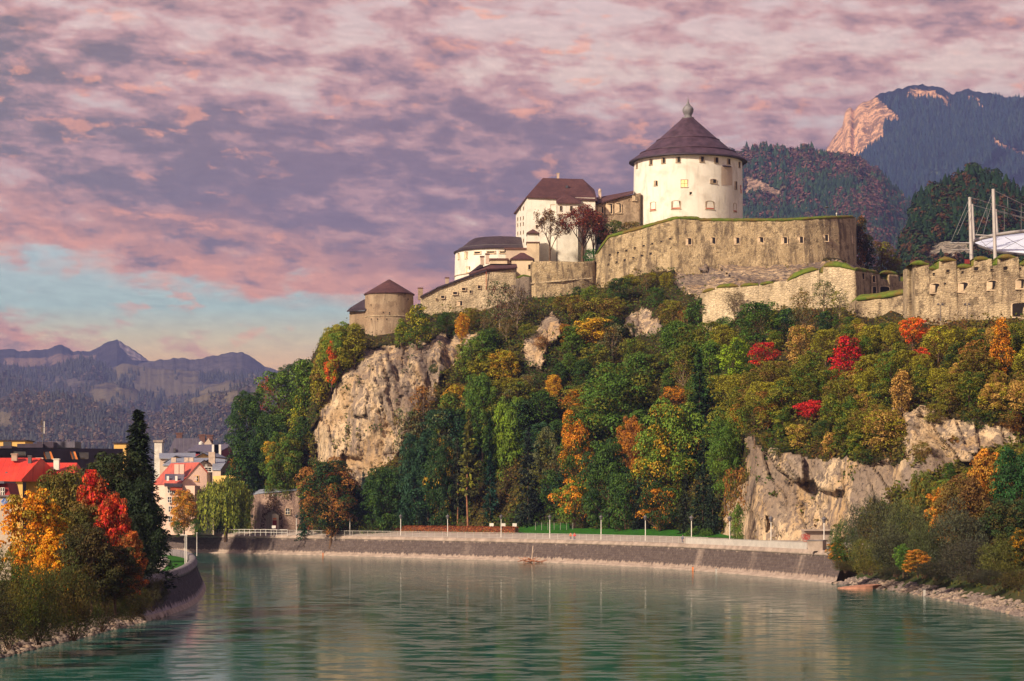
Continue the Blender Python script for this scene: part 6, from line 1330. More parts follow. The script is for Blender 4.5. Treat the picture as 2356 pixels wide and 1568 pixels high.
for px, off, m, lab in ((786, 11.5, 'car_white', 'pale car roof showing above the hedge, leftmost of the parked cars'), (815, 11.8, 'car_green', 'pale green car behind the hedge, between the white and the blue one'), (850, 11.6, 'car_blue', 'dark blue car behind the hedge, nearest the round dark tree')): car(px, off, m, lab)
# people on the promenade
def person(px, off, cloth, lab, h=1.72, stride=.18, facing=0.0, legs='blue_cloth', z=QT+.0):
    p = promP(px, off, z); r = thing('person', lab, 'person', tuple(p), None); k = h/1.72
    pts = [(0, 0, .95), (0, 0, 1.15), (0, 0, 1.40), (0, .0, 1.50), (0, .01, 1.60), (0, .0, 1.72), (-.1, 0, .90), (-.11, -stride*.4, .50), (-.11, -stride, .08), (-.11, -stride-.14, .04), (.1, 0, .90), (.11, stride*.2, .50), (.11, stride, .08), (.11, stride-.14, .04), (-.19, 0, 1.38), (-.24, .06, 1.12), (-.22, -.05, .88), (-.21, -.08, .80), (.19, 0, 1.38), (.24, -.06, 1.12), (.22, -.12, .90), (.21, -.15, .82)]
    ed = [(0, 1), (1, 2), (2, 3), (3, 4), (4, 5), (0, 6), (6, 7), (7, 8), (8, 9), (0, 10), (10, 11), (11, 12), (12, 13), (2, 14), (14, 15), (15, 16), (16, 17), (2, 18), (18, 19), (19, 20), (20, 21)]
    rad = [.15, .14, .15, .065, .10, .085, .09, .065, .045, .04, .09, .065, .045, .04, .06, .048, .036, .03, .06, .048, .036, .03]
    c, s = math.cos(facing), math.sin(facing)
    me = bpy.data.meshes.new('body'); me.from_pydata([((x*c-y*s)*k, (x*s+y*c)*k, z_*k) for x, y, z_ in pts], ed, []); o = link('body', me, r)
    sk = o.modifiers.new('skin', 'SKIN'); sb = o.modifiers.new('sub', 'SUBSURF'); sb.levels = sb.render_levels = 1
    for i, v in enumerate(me.skin_vertices[0].data): v.radius = (rad[i]*k, rad[i]*k*.85); v.use_root = (i == 0)
    me.materials.append(MATS['skin'])
    mb = MB(); mb.lathe(p, [(.17, .88), (.185, 1.0), (.17, 1.2), (.20, 1.38), (.12, 1.48), (.07, 1.5)], 12); mb.build('jacket', MATS[cloth], r)
    for q, rr, nm in ((((-.19, 0, 1.4), (-.24, .06, 1.12), (-.22, -.05, .9)), .07, 'sleeve'), (((.19, 0, 1.4), (.24, -.06, 1.12), (.22, -.12, .92)), .07, 'sleeve')):
        mb = MB(); mb.path([p+Vector(((x*c-y*s), (x*s+y*c), z_)) for x, y, z_ in q], rr, 7); mb.build(nm, MATS[cloth], r)
    for sx, st in ((-1, -stride), (1, stride)):
        mb = MB(); mb.path([p+Vector(v) for v in ((sx*.09, 0, .95), (sx*.11, st*.4, .5), (sx*.11, st, .1))], .085, 7); mb.build('trouser_leg', MATS[legs], r)
    mb = MB(); mb.lathe(p+Vector((0, .02, 0)), [(.09, 1.60), (.115, 1.68), (.08, 1.77), (0, 1.79)], 10); mb.build('hair', MATS['hair'], r)
person(1322, 1.2, 'red_cloth', 'person in a red jacket walking behind the railing under the tall orange maple'); person(1313, 1.9, 'orange_paint', 'person in an orange top just left of the person in red', 1.6, .1)
person(1571, 1.4, 'blue_cloth', 'person in dark blue behind the railing, far right part of the promenade', 1.7, .15)
# driftwood, marker posts, rock slab
dq = Vector((X(1224, 518), 518, .3)); dq = Vector((X(1224, 514.5), 514.5, .25)); dw_ = thing('driftwood', 'reddish heap of driftwood with one pale upright stick against the far river wall', 'driftwood', tuple(dq)); rs = np.random.RandomState(12); mb = MB()
for k in range(34): a = rs.normal()*.5; L_ = .8+1.6*rs.random(); c = dq+Vector((rs.normal()*1.1, rs.normal()*.4, abs(rs.normal())*.3-.1)); d = Vector((math.cos(a), math.sin(a)*.5, rs.normal()*.22)).normalized()*L_/2; mb.tube(c-d, c+d, .09, .04, 5)
mb.build('branches', MATS['driftwood'], dw_); mb = MB(); mb.tube(dq+Vector((-.1, .1, -.1)), dq+Vector((.25, .3, 3.4)), .14, .10, 6); mb.tube(dq+Vector((.1, .2, 1.6)), dq+Vector((.5, .1, 2.5)), .06, .03, 5); mb.build('upright_stick', MATS['chimney_plaster'], dw_)
for px, py, m, lab, h in ((1594, 1312, 'orange_paint', 'small orange post at the foot of the far wall, left of the pale one', .9), (1648, 1317, 'rail_paint', 'small pale post at the foot of the far wall right of the orange post', .9), (743, 1278, 'orange_paint', 'tiny yellow orange post at the far water edge below the gatehouse', .9), (2127, 1370, 'rail_paint', 'short pale post among the rubble of the right bank', 1.0)):
    Y = Yof(py, .15)-.2; p = Vector((X(px, Y), Y, -.2)); r = thing('marker_post', lab, 'post', tuple(p)); mb = MB(); mb.box(p+Vector((0, 0, h/2)), (.28, .2, h+.2)); mb.build('shaft', MATS[m], r); mb = MB(); mb.box(p+Vector((0, 0, h+.12)), (.34, .26, .08)); mb.build('cap', MATS['coping_stone'], r)
mb = MB(); q = Vector((X(1979, 343), 343, 0)); A_ = [(q.x+a*math.cos(t)*1, q.y+b*math.sin(t)) for t in np.linspace(0, 6.283, 18)[:-1] for a, b in ((3.1+.3*math.sin(3*t), 3.2),)]
mb.prism(A_, -.3, [.12+.45*max(0, min(1, (x-q.x+3)/5)) for x, y in A_]); sl = mb.build('rock_slab', MATS['sand_slab']); tag(sl, 'flat reddish rock slab at the right water edge below the bushes', 'rock')
# left point: path, lawn, bench, poles
def ZL(px, py): Y = Yof(py, LZ+.3); return Vector((X(px, Y), Y, LZ))
ipt = offset_line(quay_w, 2.1); ipt = ipt[(ipt[:, 1] > 262) & (ipt[:, 0] > -110)]
po = offset_line(quay_w, 5.2); po = po[(po[:, 1] > 262) & (po[:, 0] > -110)]; pi_ = offset_line(quay_w, 9.5); pi_ = pi_[(pi_[:, 1] > 262) & (pi_[:, 0] > -110)]
sheet('lawn', [tuple(p) for p in ipt]+[(-110, 262)], LZ-.03, 'lawn_green')
sheet('path', [tuple(p) for p in po]+[tuple(p) for p in pi_[::-1]], LZ-.02, 'path_gravel')
for px, py, pt, lab, arm in ((426, 1300, 1232, 'thin white pole with short arm on the left point, nearest the camera', -1), (429.5, 1292, 1234, 'thin white pole just behind the nearest pole on the left point', 0), (453, 1276, 1227, 'thin white pole on the right rim of the left point', 0)):
    p = ZL(px, py); r = thing('lamp_post', lab, 'pole', tuple(p), 'thin white poles on the left point'); t_ = Vector((p.x, p.y, Z(pt, p.y))); mb = MB(); mb.tube(p, t_, .07, .05, 7); mb.build('pole', MATS['white_paint'], r); mb = MB(); mb.box(t_+Vector((-.25 if arm else 0, 0, .04)), (.9 if arm else .25, .25, .1)); mb.build('lamp_head', MATS['white_paint'], r)
def bench(px, py, lab, rz=.5):
    p = ZL(px, py); r = thing('park_bench', lab, 'bench', tuple(p)); T = frame3(p, rz)
    def bx(nm, x0, x1, d0, d1, z0, z1, m='white_paint'):
        mb = MB(); vs = [T(x, d, z) for z in (z0, z1) for x, d in ((x0, d1), (x1, d1), (x1, d0), (x0, d0))]; mb.add(vs, [(0,3,2,1),(4,5,6,7),(0,1,5,4),(1,2,6,5),(2,3,7,6),(3,0,4,7)]); return mb.build(nm, MATS[m], r)
    bx('seat', -.9, .9, -.1, .4, .42, .48); bx('backrest', -.9, .9, -.2, -.12, .5, .95); bx('leg', -.8, -.7, -.1, .35, 0, .42); bx('leg', .7, .8, -.1, .35, 0, .42)
bench(366, 1300, 'white park bench on the lawn of the left point'); bench(378, 1291, 'grey white bench farther back on the left point beside the path', 1.0)
# ---------------------------------------------------------------- town
z3c = lambda x, y: (x*.246, 935+y*.246)
def slab(mb, pts, e, mi=0):   # polygon extruded by e
    n = len(pts); A = [Vector(p) for p in pts]; B = [p+Vector(e) for p in A]; mb.add(A+B, [tuple(range(n)), tuple(range(2*n-1, n-1, -1))]+[(i, i+n, (i+1) % n+n, (i+1) % n) for i in range(n)], mi); return mb
def gabled(name, label, gable, e, wm, rm, zb, cat='house', over=.3, ridge_i=1):
    """gable: [left eave, apex, right eave] as (px,py,Y); extruded along e"""
    L_, A_, R_ = [at(*g) for g in gable]; e = Vector(e); r = thing(name, label, cat, ((L_.x+R_.x+e.x)/2, (L_.y+R_.y+e.y)/2, zb))
    lb, rb = Vector((L_.x, L_.y, zb)), Vector((R_.x, R_.y, zb)); mb = MB(); slab(mb, [lb, rb, R_, A_, L_], e); mb.build('wall', MATS[wm], r)
    up = Vector((0, 0, .18)); mb = MB(); en = e.normalized()
    for P, Q in ((L_, A_), (A_, R_)):
        d = (Q-P).normalized(); P2 = P-d*over*(1 if P is L_ else 0)-en*over+up; Q2 = Q+d*over*(1 if Q is R_ else 0)-en*over+up
        slab(mb, [P2, Q2, Q2+Vector((0, 0, .22)), P2+Vector((0, 0, .22))], e+en*over*2)
    mb.build('roof', MATS[rm], r); return r
def win_at(r, px, py, Y, w, h, a=0, st='pane', pane='glass_dark', rev='white_paint'): return opening(r, at(px, py, Y), a, w, h, st, False, pane=pane, rev=rev)
# pink house with the red seamed roof
Lg, Ag, Rg = at(415.6, 1115, 632), at(457.7, 1067.5, 637), at(481, 1091.8, 641)
ph = gabled('house', 'pink gabled house with a red seamed metal roof between spruce and willow', [(415.6, 1115, 634), (457.7, 1067.5, 635), (476, 1089, 635.5)], (-9, 11, 0), 'pink_plaster', 'red_metal_roof', QT)
win_at(ph, *z4b(610, 697), 634.9, .9, 1.4, .05, pane='dark_opening', rev='yellow_plaster')
mb = MB(); slab(mb, [at(*z4b(150, 715), 629.8), at(*z4b(420, 725), 629.8), at(*z4b(435, 660), 632.5), at(*z4b(150, 655), 632.5)], (0, .5, .5)); dd = mb.build('dormer_band', MATS['slate_roof'], ph)
for x in (195, 318): mb = MB(); mb.box(at(*z4b(x, 695), 629.4), (.6, .3, 1.3)); mb.build('window', MATS['white_paint'], ph)
for x in (325, 400): mb = MB(); mb.box(at(*z4b(x, 560), 634), (1.2, 1.2, 2.6)); mb.build('chimney', MATS['pink_plaster'], ph)
# front wing below (balconies, pale wall)
fw_ = thing('house', 'pale pink apartment house front with red balcony band half hidden by the orange tree', 'house', (X(400, 622), 622, QT)); mb = MB(); mb.prism([(X(380, 626), 626), (X(448, 624), 624), (X(456, 630), 634), (X(384, 636), 636)], QT, Z(1118, 625)); mb.build('wall', MATS['pink_plaster'], fw_)
mb = MB(); slab(mb, [at(378, 1112, 624), at(418, 1113, 624), at(418, 1121, 623), at(378, 1120, 623)], (0, 2, 0)); mb.build('roof', MATS['roof_dark'], fw_); mb = MB(); mb.box(at(406, 1124, 623.6), (3.2, .5, 1.1)); mb.build('balcony', MATS['red_sill'], fw_)
for px, py in ((390, 1128), (404, 1130), (418, 1130), (390, 1150), (405, 1150), (420, 1152), (436, 1152), (392, 1172), (408, 1172), (428, 1174), (392, 1195), (412, 1195), (432, 1196)): win_at(fw_, px, py, 624.9, .9, 1.4)
ah = thing('house', 'low pinkish house with a dark roof edge just left of the willow', 'house', (X(465, 634), 634, QT)); mb = MB(); mb.prism([(X(448, 630), 630), (X(492, 628), 628), (X(492, 640), 640), (X(448, 640), 640)], QT, [Z(1137, 630), Z(1126, 628), Z(1126, 640), Z(1137, 640)]); mb.build('wall', MATS['beige_plaster'], ah)
mb = MB(); slab(mb, [at(446, 1137.5, 629.5), at(494, 1124, 627.5), at(494, 1122, 627.5), at(446, 1135.5, 629.5)], (0, 13, 0)); mb.build('roof', MATS['roof_dark'], ah); win_at(ah, 462, 1150, 629.2, .9, 1.3); win_at(ah, 466, 1185, 629.0, .9, 1.5)
# beige gabled house and grey metal roofs behind
g2 = gabled('house', 'beige gabled house with a brown roof edge and a dark balcony behind the pink house', [(458, 1070, 700), (470, 1061.5, 702), (494, 1074, 706)], (-2, 14, 0), 'beige_plaster', 'roof_brown', QT); win_at(g2, *z4b(778, 565), 700.5, 1.9, 1.1, .2, pane='dark_opening'); win_at(g2, *z4b(752, 510), 700.8, .5, .6, .2, pane='dark_opening')
def lowroof(name, label, quad, m, wm, zb=QT, cat='house'):
    """quad: four roof corners front-left, front-right, back-right, back-left (px,py,Y)"""
    Q = [at(*q) for q in quad]; c = sum(Q, Vector())/4; r = thing(name, label, cat, (c.x, c.y, zb)); mb = MB(); D = Vector((0, 0, .3)); mb.add([q for q in Q]+[q+D for q in Q], [(3,2,1,0),(4,5,6,7),(0,1,5,4),(1,2,6,5),(2,3,7,6),(3,0,4,7)]); mb.build('roof', MATS[m], r)
    mb = MB(); W_ = [c+(q-c)*.96 for q in Q]; mb.prism([(q.x, q.y) for q in W_], zb, [q.z for q in W_]); mb.build('wall', MATS[wm], r); return r
r = lowroof('house', 'long house with a pale grey metal roof directly behind the red seamed roof', [(374, 1072, 720), (462, 1069, 715), (486, 1056, 740), (396, 1057, 745)], 'grey_metal_roof', 'beige_plaster')
for px in (400, 430, 440): mb = MB(); mb.box(at(px, 1063, 728), (1.5, 1.2, 2.6)); mb.build('chimney', MATS['chimney_plaster'], r)
r = lowroof('house', 'house with a steep grey metal roof right of the beige gable, by the trees', [(488, 1082, 690), (508, 1083, 688), (524, 1060, 715), (490, 1056, 720)], 'grey_metal_roof', 'beige_plaster'); mb = MB(); mb.box(at(*z4b(835, 410), 705), (1.9, 1.5, 4)); mb.build('chimney', MATS['chimney_plaster'], r)
r = gabled('house', 'yellow gabled house showing above the grey metal roofs', [(444, 1058, 790), (467, 1044, 792), (486, 1053, 794)], (3, 16, 0), 'yellow_plaster', 'grey_metal_roof', QT)
r = gabled('house', 'yellowish gable with a grey roof at the left of the grey metal roofs', [(378, 1066, 780), (405, 1051, 782), (420, 1057, 784)], (3, 16, 0), 'yellow_plaster', 'grey_metal_roof', QT)
r = lowroof('house', 'wide flat grey roof between the steep roofed church house and the yellow gable', [(366, 1056, 800), (450, 1057, 800), (450, 1044, 840), (366, 1045, 840)], 'grey_metal_roof', 'beige_plaster')
r = lowroof('house', 'dark slate roofed hall with white window pillars and a red end wall', [(424, 1042, 850), (505, 1041, 846), (538, 1024, 880), (451, 1025.5, 885)], 'slate_roof', 'dark_red_wall')
for x in (868, 900, 932): mb = MB(); mb.box(at(*z4b(x, 335), 845), (1.7, .5, 6.5)); mb.build('pillar', MATS['white_paint'], r)
for x in (525, 560, 590, 620, 650): mb = MB(); mb.box(at(*z4b(x, 322), 847), (2.2, .3, .9)); mb.build('window', MATS['glass_dark'], r)
r = gabled('church_house', 'steep roofed building with a white gable and chimneys at the foot of the hills', [(389, 1044, 900), (403, 1011, 902), (412.5, 1043, 904)], (12, 3, 0), 'cream_plaster', 'slate_roof', QT); 
mb = MB(); slab(mb, [at(411, 1043, 903), at(403, 1012, 903.5), at(470, 1013, 906), at(478, 1041, 902)], (0, 4, 0)); mb.build('roof', MATS['slate_roof'], r)
mb = MB(); slab(mb, [at(466, 1026, 900), at(480, 1009, 900), at(489, 1026, 900)], (0, 6, 0)); mb.build('gable', MATS['beige_plaster'], r)
for x, y in ((362, 105), (693, 130), (805, 135)): c = at(*z4b(x, y), 905); mb = MB(); mb.box(c, (2.2, 1.6, 3.2)); mb.box(c+Vector((0, 0, 1.7)), (2.8, 2, .5)); mb.build('chimney', MATS['roof_brown'], r)
mb = MB(); mb.box(at(*z4b(290, 287), 900.3), (.9, .4, 1.6)); mb.build('window', MATS['glass_dark'], r); mb = MB(); c = at(*z4b(676, 192), 900); mb.lathe((c.x, c.y, c.z), [(0, -1), (.9, -.5), (.9, .5), (0, 1)], 10); mb.build('satellite_dish', MATS['white_paint'], r)
r = thing('tower_block', 'pale slim tower block just right of the spruce top', 'building', (X(365, 1100), 1100, QT)); mb = MB(); mb.box((X(366, 1100), 1100, (QT+Z(1017, 1100))/2), (3.5, 6, Z(1017, 1100)-QT)); mb.build('wall', MATS['white_plaster'], r); mb = MB(); mb.box((X(366, 1100), 1100, Z(1016, 1100)), (4.6, 7, 1)); mb.build('roof', MATS['concrete'], r)
# ochre garden wall with pillar
r = thing('garden_wall', 'ochre wall with a pillar between the willow top and the clipped dark trees', 'wall', (X(550, 660), 660, QT)); wall('wall', [(490, 1096, 662, 1200, 661), (534, 1094, 660, 1200, 659), (576, 1095, 655, 1200, 654)], 'yellow_plaster', r, 1, 1.2, .05, 9)
mb = MB(); c = at(*z4b(1362, 600), 658); mb.box(c, (1.0, 1.0, 2.4)); mb.box(c+Vector((0, 0, 1.3)), (1.4, 1.4, .25)); mb.build('pillar', MATS['cream_plaster'], r)
# dark clad building on the left bank
D0 = 420; r = thing('apartment_building', 'long dark clad building with orange window cheeks and roof boxes behind the red roof', 'building', (X(120, D0), D0, LZ)); zt_ = Z(1030, D0)
mb = MB(); mb.prism([(X(-90, D0), D0), (X(283, D0+30), D0+30), (X(283, D0+50), D0+50), (X(-90, D0+18), D0+18)], LZ, [zt_, Z(1033, D0+30), Z(1033, D0+50), zt_]); mb.build('wall', MATS['dark_cladding'], r)
for x0, x1, y0, y1, dy, m in ((340, 500, 335, 388, 4, 'dark_cladding'), (500, 700, 330, 388, 7, 'slate_roof'), (160, 400, 352, 388, 3, 'dark_cladding'), (0, 110, 372, 395, 1.5, 'dark_cladding')):
    mb = MB(); a, b = z3c(x0, y0), z3c(x1, y1); Yq = D0+dy; mb.box(((X(a[0], Yq)+X(b[0], Yq))/2, Yq+3, (Z(a[1], Yq)+Z(b[1], Yq))/2), (X(b[0], Yq)-X(a[0], Yq), 6, Z(a[1], Yq)-Z(b[1], Yq))); mb.build('roof_box', MATS[m], r)
fY = lambda px: D0+(px+90)/373*30-.3
for x0, x1 in ((400, 505), (650, 730)):
    a = z3c(x0, 425); b = z3c(x1, 497); mb = MB(); Yq = fY(a[0]); xa, xb = X(a[0], Yq), X(b[0], Yq); za, zb_ = Z(a[1], Yq), Z(b[1], Yq)
    mb.add([(xa, Yq-.05, za), (xa+.25, Yq-.05, za), (xa+.75, Yq-.05, zb_), (xa+.5, Yq-.05, zb_)], [(3, 2, 1, 0)]); mb.add([(xb-.85, Yq-.05, za), (xb-.55, Yq-.05, za), (xb, Yq-.05, zb_), (xb-.45, Yq-.05, zb_)], [(3, 2, 1, 0)]); mb.build('cheek', MATS['orange_wall'], r)
    mb = MB(); mb.box(((xa+xb)/2-.05, Yq+.1, (za+zb_)/2), ((xb-xa)*.55, .2, (za-zb_)*.95)); mb.build('window', MATS['glass_dark'], r)
for x0, x1, y0, y1 in ((120, 243, 425, 468), (730, 830, 432, 495)):
    a = z3c(x0, y0); b = z3c(x1, y1); Yq = fY(a[0]); mb = MB(); mb.box(((X(a[0], Yq)+X(b[0], Yq))/2, Yq, (Z(a[1], Yq)+Z(b[1], Yq))/2), (X(b[0], Yq)-X(a[0], Yq), .3, Z(a[1], Yq)-Z(b[1], Yq))); mb.build('window', MATS['glass_dark'], r)
for x0, x1, y0, y1, Yq, lab in ((0, 235, 325, 376, 470, 'yellow roof storey with a dark window at the far left edge'), (1065, 1180, 350, 390, 480, 'small yellow block showing left of the spruce top')):
    a = z3c(x0, y0); b = z3c(x1, y1); if_ = thing('building', lab, 'building', (X(a[0], Yq), Yq, LZ)); mb = MB(); xa, xb = X(a[0]-(40 if x0 == 0 else 0), Yq), X(b[0], Yq); mb.prism([(xa, Yq), (xb, Yq), (xb, Yq+8), (xa, Yq+8)], LZ if x0 == 0 else QT-2, Z(a[1], Yq)); mb.build('wall', MATS['yellow_plaster'], if_); mb = MB(); mb.box(((xa+xb)/2, Yq+4, Z(a[1], Yq)+.1), (xb-xa+.6, 8.6, .2)); mb.build('roof', MATS['roof_dark'], if_)
    if x0 == 0: mb = MB(); q = at(*z3c(68, 352), Yq-.05); mb.box(q, (1.6, .2, .9)); mb.build('window', MATS['glass_dark'], if_)
# antenna mast
q = at(98.4, 1018, 424); an = thing('antenna_mast', 'tall thin antenna mast on top of the dark clad building', 'antenna', tuple(q)); mb = MB(); mb.tube(q+Vector((0, 0, -1)), at(98.4, 963, 424), .10, .05, 6); mb.build('mast', MATS['dark_steel'], an)
for y0, y1, dx in ((968, 980, -.28), (970, 984, .28), (983, 995, -.25), (985, 998, .27), (1000, 1008, -.2)): a_ = at(98.4, y0, 424); b_ = at(98.4, y1, 424); mb = MB(); mb.box(((a_.x+b_.x)/2+dx, 424, (a_.z+b_.z)/2), (.22, .2, a_.z-b_.z)); mb.build('antenna_panel', MATS['steel' if dx > 0 else 'copper'], an)
# red roofed building
RYb = 345; r = thing('house', 'cream house with a large bright red seamed roof at the left edge', 'house', (X(40, RYb), RYb, LZ))
mb = MB(); mb.prism([(X(-60, RYb), RYb), (X(52, RYb), RYb), (X(52, RYb+10), RYb+10), (X(-60, RYb+10), RYb+10)], LZ, Z(1102, RYb)); mb.build('wall', MATS['yellow_plaster'], r)
zE_ = Z(1103, RYb); zR_ = Z(1054, RYb+6); E = [Vector((X(-62, RYb), RYb-.5, zE_)), Vector((X(52, RYb), RYb-.5, zE_)), Vector((X(105, RYb), RYb+13, zE_+.2)), Vector((X(-62, RYb), RYb+13, zE_))]
poly_roof('roof', E, [(X(-62, RYb), RYb+6, zR_), (X(76, RYb), RYb+6, zR_)], 'red_roof', r)
mb = MB(); mb.prism([(X(60, RYb+8), RYb+8), (X(146, RYb+8), RYb+8), (X(146, RYb+15), RYb+15), (X(60, RYb+15), RYb+15)], LZ, Z(1086, RYb+8)); mb.build('wall', MATS['yellow_plaster'], r)
poly_roof('roof', [(X(60, RYb), RYb+7.5, Z(1087, RYb+8)), (X(150, RYb), RYb+7.5, Z(1087, RYb+8)), (X(150, RYb), RYb+15.5, Z(1087, RYb+8)), (X(60, RYb), RYb+15.5, Z(1087, RYb+8))], [(X(62, RYb), RYb+11.5, Z(1065, RYb+11)), (X(144, RYb), RYb+11.5, Z(1065, RYb+11))], 'red_roof', r)
for x, y, w, h, m in ((137, 480, .8, 1.0, 'chimney_plaster'), (372, 556, .85, 2.2, 'white_plaster'), (530, 546, .8, 1.6, 'white_plaster'), (280, 560, .5, 3.0, 'dark_steel')): mb = MB(); c = at(*z3c(x, y), RYb+4.5 if x in (137, 280) else RYb+7.8); mb.box(c, (w, w, h)); mb.box(c+Vector((0, 0, h/2)), (w*1.25, w*1.25, .15)); mb.build('chimney', MATS[m], r)
mb = MB(); c = at(*z3c(62, 645), RYb+1.6); mb.lathe(c, [(.55, -.5), (.5, .1), (.2, .4), (0, .5)], 10); mb.build('dormer', MATS['dark_steel'], r)
# mansard house and beige wall at the left edge
MY = 300; r = thing('house', 'small dark red mansard house with a white framed window at the left edge', 'house', (X(5, MY), MY, LZ)); mb = MB(); mb.prism([(X(-60, MY), MY), (X(24, MY), MY), (X(24, MY+8), MY+8), (X(-60, MY+8), MY+8)], LZ, Z(1141, MY)); mb.build('wall', MATS['beige_plaster'], r)
mb = MB(); slab(mb, [at(-60, 1141, MY-.2), at(23.5, 1141, MY-.2), at(17, 1112, MY+1.0), at(-60, 1112, MY+1.0)], (0, 6, 0)); mb.build('roof', MATS['dark_red_wall'], r); mb = MB(); mb.box(at(-18, 1111, MY+3.5), (4.6, 7, .3)); mb.build('roof_cap', MATS['slate_roof'], r); win_at(r, *z3c(23, 800), MY-.1, .42, .95, 0)
BY = 272; r = thing('building', 'plain beige wall carrying a small blue diamond sign at the left edge', 'building', (X(0, BY), BY, LZ)); mb = MB(); mb.prism([(X(-60, BY), BY), (X(26, BY), BY), (X(26, BY+5), BY+5), (X(-60, BY+5), BY+5)], LZ-.5, Z(1143, BY)); mb.build('wall', MATS['beige_plaster'], r)
mb = MB(); mb.prism([(X(-60, BY), BY-.3), (X(27, BY), BY-.3), (X(27, BY+5), BY+5.3), (X(-60, BY+5), BY+5.3)], Z(1143, BY), Z(1140, BY)); mb.build('roof', MATS['coping_stone'], r)
c = at(*z3c(40, 893), BY-.03); mb = MB()
K = [Vector((0, 0, .38)), Vector((.33, 0, 0)), Vector((0, 0, -.38)), Vector((-.33, 0, 0))]
for i in range(4): mb.tube(c+K[i], c+K[(i+1) % 4], .045, seg=4)
for i in range(4): mb.tube(c+K[i]*.45, c+K[(i+1) % 4]*.45, .03, seg=4)
mb.build('diamond_sign', MATS['blue_sign'], r)
# ---------------------------------------------------------------- trees
OCC = []        # occupied: (px, py_mid, w, h)
LM = []         # landmark trees for labels
def footY(px, back=2.0): return float(np.interp(px, np.arange(0, 2800), FOOT))-back
def place(kind, cx, y0, y1, w, col, lab=None, col2=None, share=.35, Y=None, group=None, name=None, var=None, mark=None, z=None, cat='tree', lean=0):
    if kind in ('oval', 'round', 'cone', 'spread') and (y1-y0 > 150 or w > 105): kind = 'near_round' if kind in ('oval', 'round') else 'near_maple'
    if Y is None: Y = footY(cx) if y1 >= 1205 else surfY(cx, y1)
    zb = (QT-1.3 if y1 >= 1205 and z is None else Z(y1, Y)) if z is None else z
    h = Z(y0, Y)-zb; ww = w/F*Y
    c = PAL[col] if isinstance(col, str) else col; c2 = PAL[col2] if isinstance(col2, str) else col2
    r = plant(kind, (X(cx, Y), Y, zb-.3), h+.3, ww, c, c2, share, lab, group, cat, name or {'spruce': 'spruce_tree', 'near_spruce': 'spruce_tree', 'pine': 'pine_tree', 'willow': 'willow_tree', 'scrub': 'willow_shrub', 'bush': 'bush', 'near_maple': 'maple_tree', 'bare': 'bare_tree'}.get(kind, 'broadleaf_tree'), var, lean=lean)
    OCC.append((cx, (y0*.6+y1*.4), w, y1-y0))
    if mark: LM.append((cx, (y0+y1)/2, mark))
    return r
P = place
# --- landmark trees on the rock
P('cone', 763, 788, 890, 34, 'ored', 'narrow vivid orange red tree on the left shoulder of the rock', 'rust', .2, Y=surfY(763, 900)-9, mark='the narrow vivid orange red tree')
P('round', 1063, 720, 802, 40, 'gold', 'golden orange tree at the cliff top below the cream wing', 'orange', .4, mark='the golden cliff top tree')
P('spread', 1364, 722, 815, 92, 'gold', 'broad golden orange tree in the upper middle of the slope', 'yolive', .3, mark='the broad golden tree')
P('round', 1274, 860, 925, 40, 'gold', 'small golden tree in the middle of the slope among dull green crowns', 'orange', .3, mark='the small golden tree')
P('round', 1302, 742, 800, 34, 'rust', 'small rusty tree left of the broad golden tree', 'gold', .3)
P('spread', 1552, 878, 960, 66, 'orange', 'orange topped tree above the big green and yellow maple', 'brown', .4, mark='the orange topped tree')
P('oval', 1328, 945, 1150, 92, 'orange', 'tall orange and green tree above the middle lamps', 'green', .5, Y=footY(1328, -14), mark='the tall orange tree')
P('spread', 1322, 1085, 1225, 92, 'orange', 'orange maple at the promenade, below the tall orange tree', 'mgreen', .55, Y=footY(1322, 4), mark='the orange maple at the promenade', name='maple_tree')
P('oval', 1452, 950, 1110, 70, 'rust', 'rust coloured tree among dark green crowns right of the middle', 'orange', .45, mark='the rust coloured tree')
P('spread', 1520, 1110, 1228, 100, 'dgreen', 'dark maple with orange patches behind the lamp right of the middle', 'orange', .35, Y=footY(1520, 5), name='maple_tree')
P('oval', 1540, 920, 1190, 150, 'mgreen', 'big fresh green maple with yellow boughs right of the middle', 'gold', .28, Y=footY(1540, -12), mark='the big green and yellow maple', name='maple_tree')
P('round', 1430, 835, 1075, 185, 'green', 'largest rounded green tree in the middle of the slope', 'olive', .3, mark='the largest rounded green tree')
P('round', 1758, 785, 855, 74, 'crimson', 'crimson tree left of the tan tree below the pale fort wall', 'olive', .22, mark='the left crimson tree')
P('cone', 1948, 770, 888, 88, 'crimson', 'largest crimson tree, pointed, below the right fort walls', 'brown', .25, mark='the largest crimson tree')
P('spread', 1866, 912, 980, 62, 'crimson', 'small crimson tree lowest on the right hand slope', 'red', .2, mark='the lowest crimson tree')
P('spread', 2100, 722, 812, 62, 'ored', 'orange red tree in front of the left edge of the right fort', 'orange', .4, mark='the orange red tree')
P('spread', 2118, 790, 862, 44, 'red', 'small red orange tree just below the orange red tree', 'brown', .3)
P('cone', 2304, 735, 880, 62, 'orange', 'tall orange cone shaped tree under the right fort', 'brown', .3, mark='the orange cone shaped tree')
P('round', 1840, 742, 860, 66, 'tan', 'tan yellow tree between the two upper crimson trees', 'olive', .3, mark='the tan tree')
P('oval', 2074, 840, 965, 60, 'tan', 'tan tree to the right of the largest crimson tree', 'brown', .35, mark='the right tan tree')
P('round', 1692, 778, 905, 92, 'lime', 'bright lime green tree left of the left crimson tree', 'green', .3, mark='the lime green tree')
P('round', 1740, 688, 815, 96, 'green', 'round deep green tree below the pale fort wall', 'dgreen', .3, mark='the round deep green tree')
P('oval', 960, 690, 806, 62, 'yolive', 'yellow green tree in the gap between corner tower and wing', 'green', .5, mark='the yellow green tree by the corner tower')
P('cone', 924, 735, 800, 44, 'mgreen', 'small fresh green tree at the foot of the corner tower', 'yolive', .4)
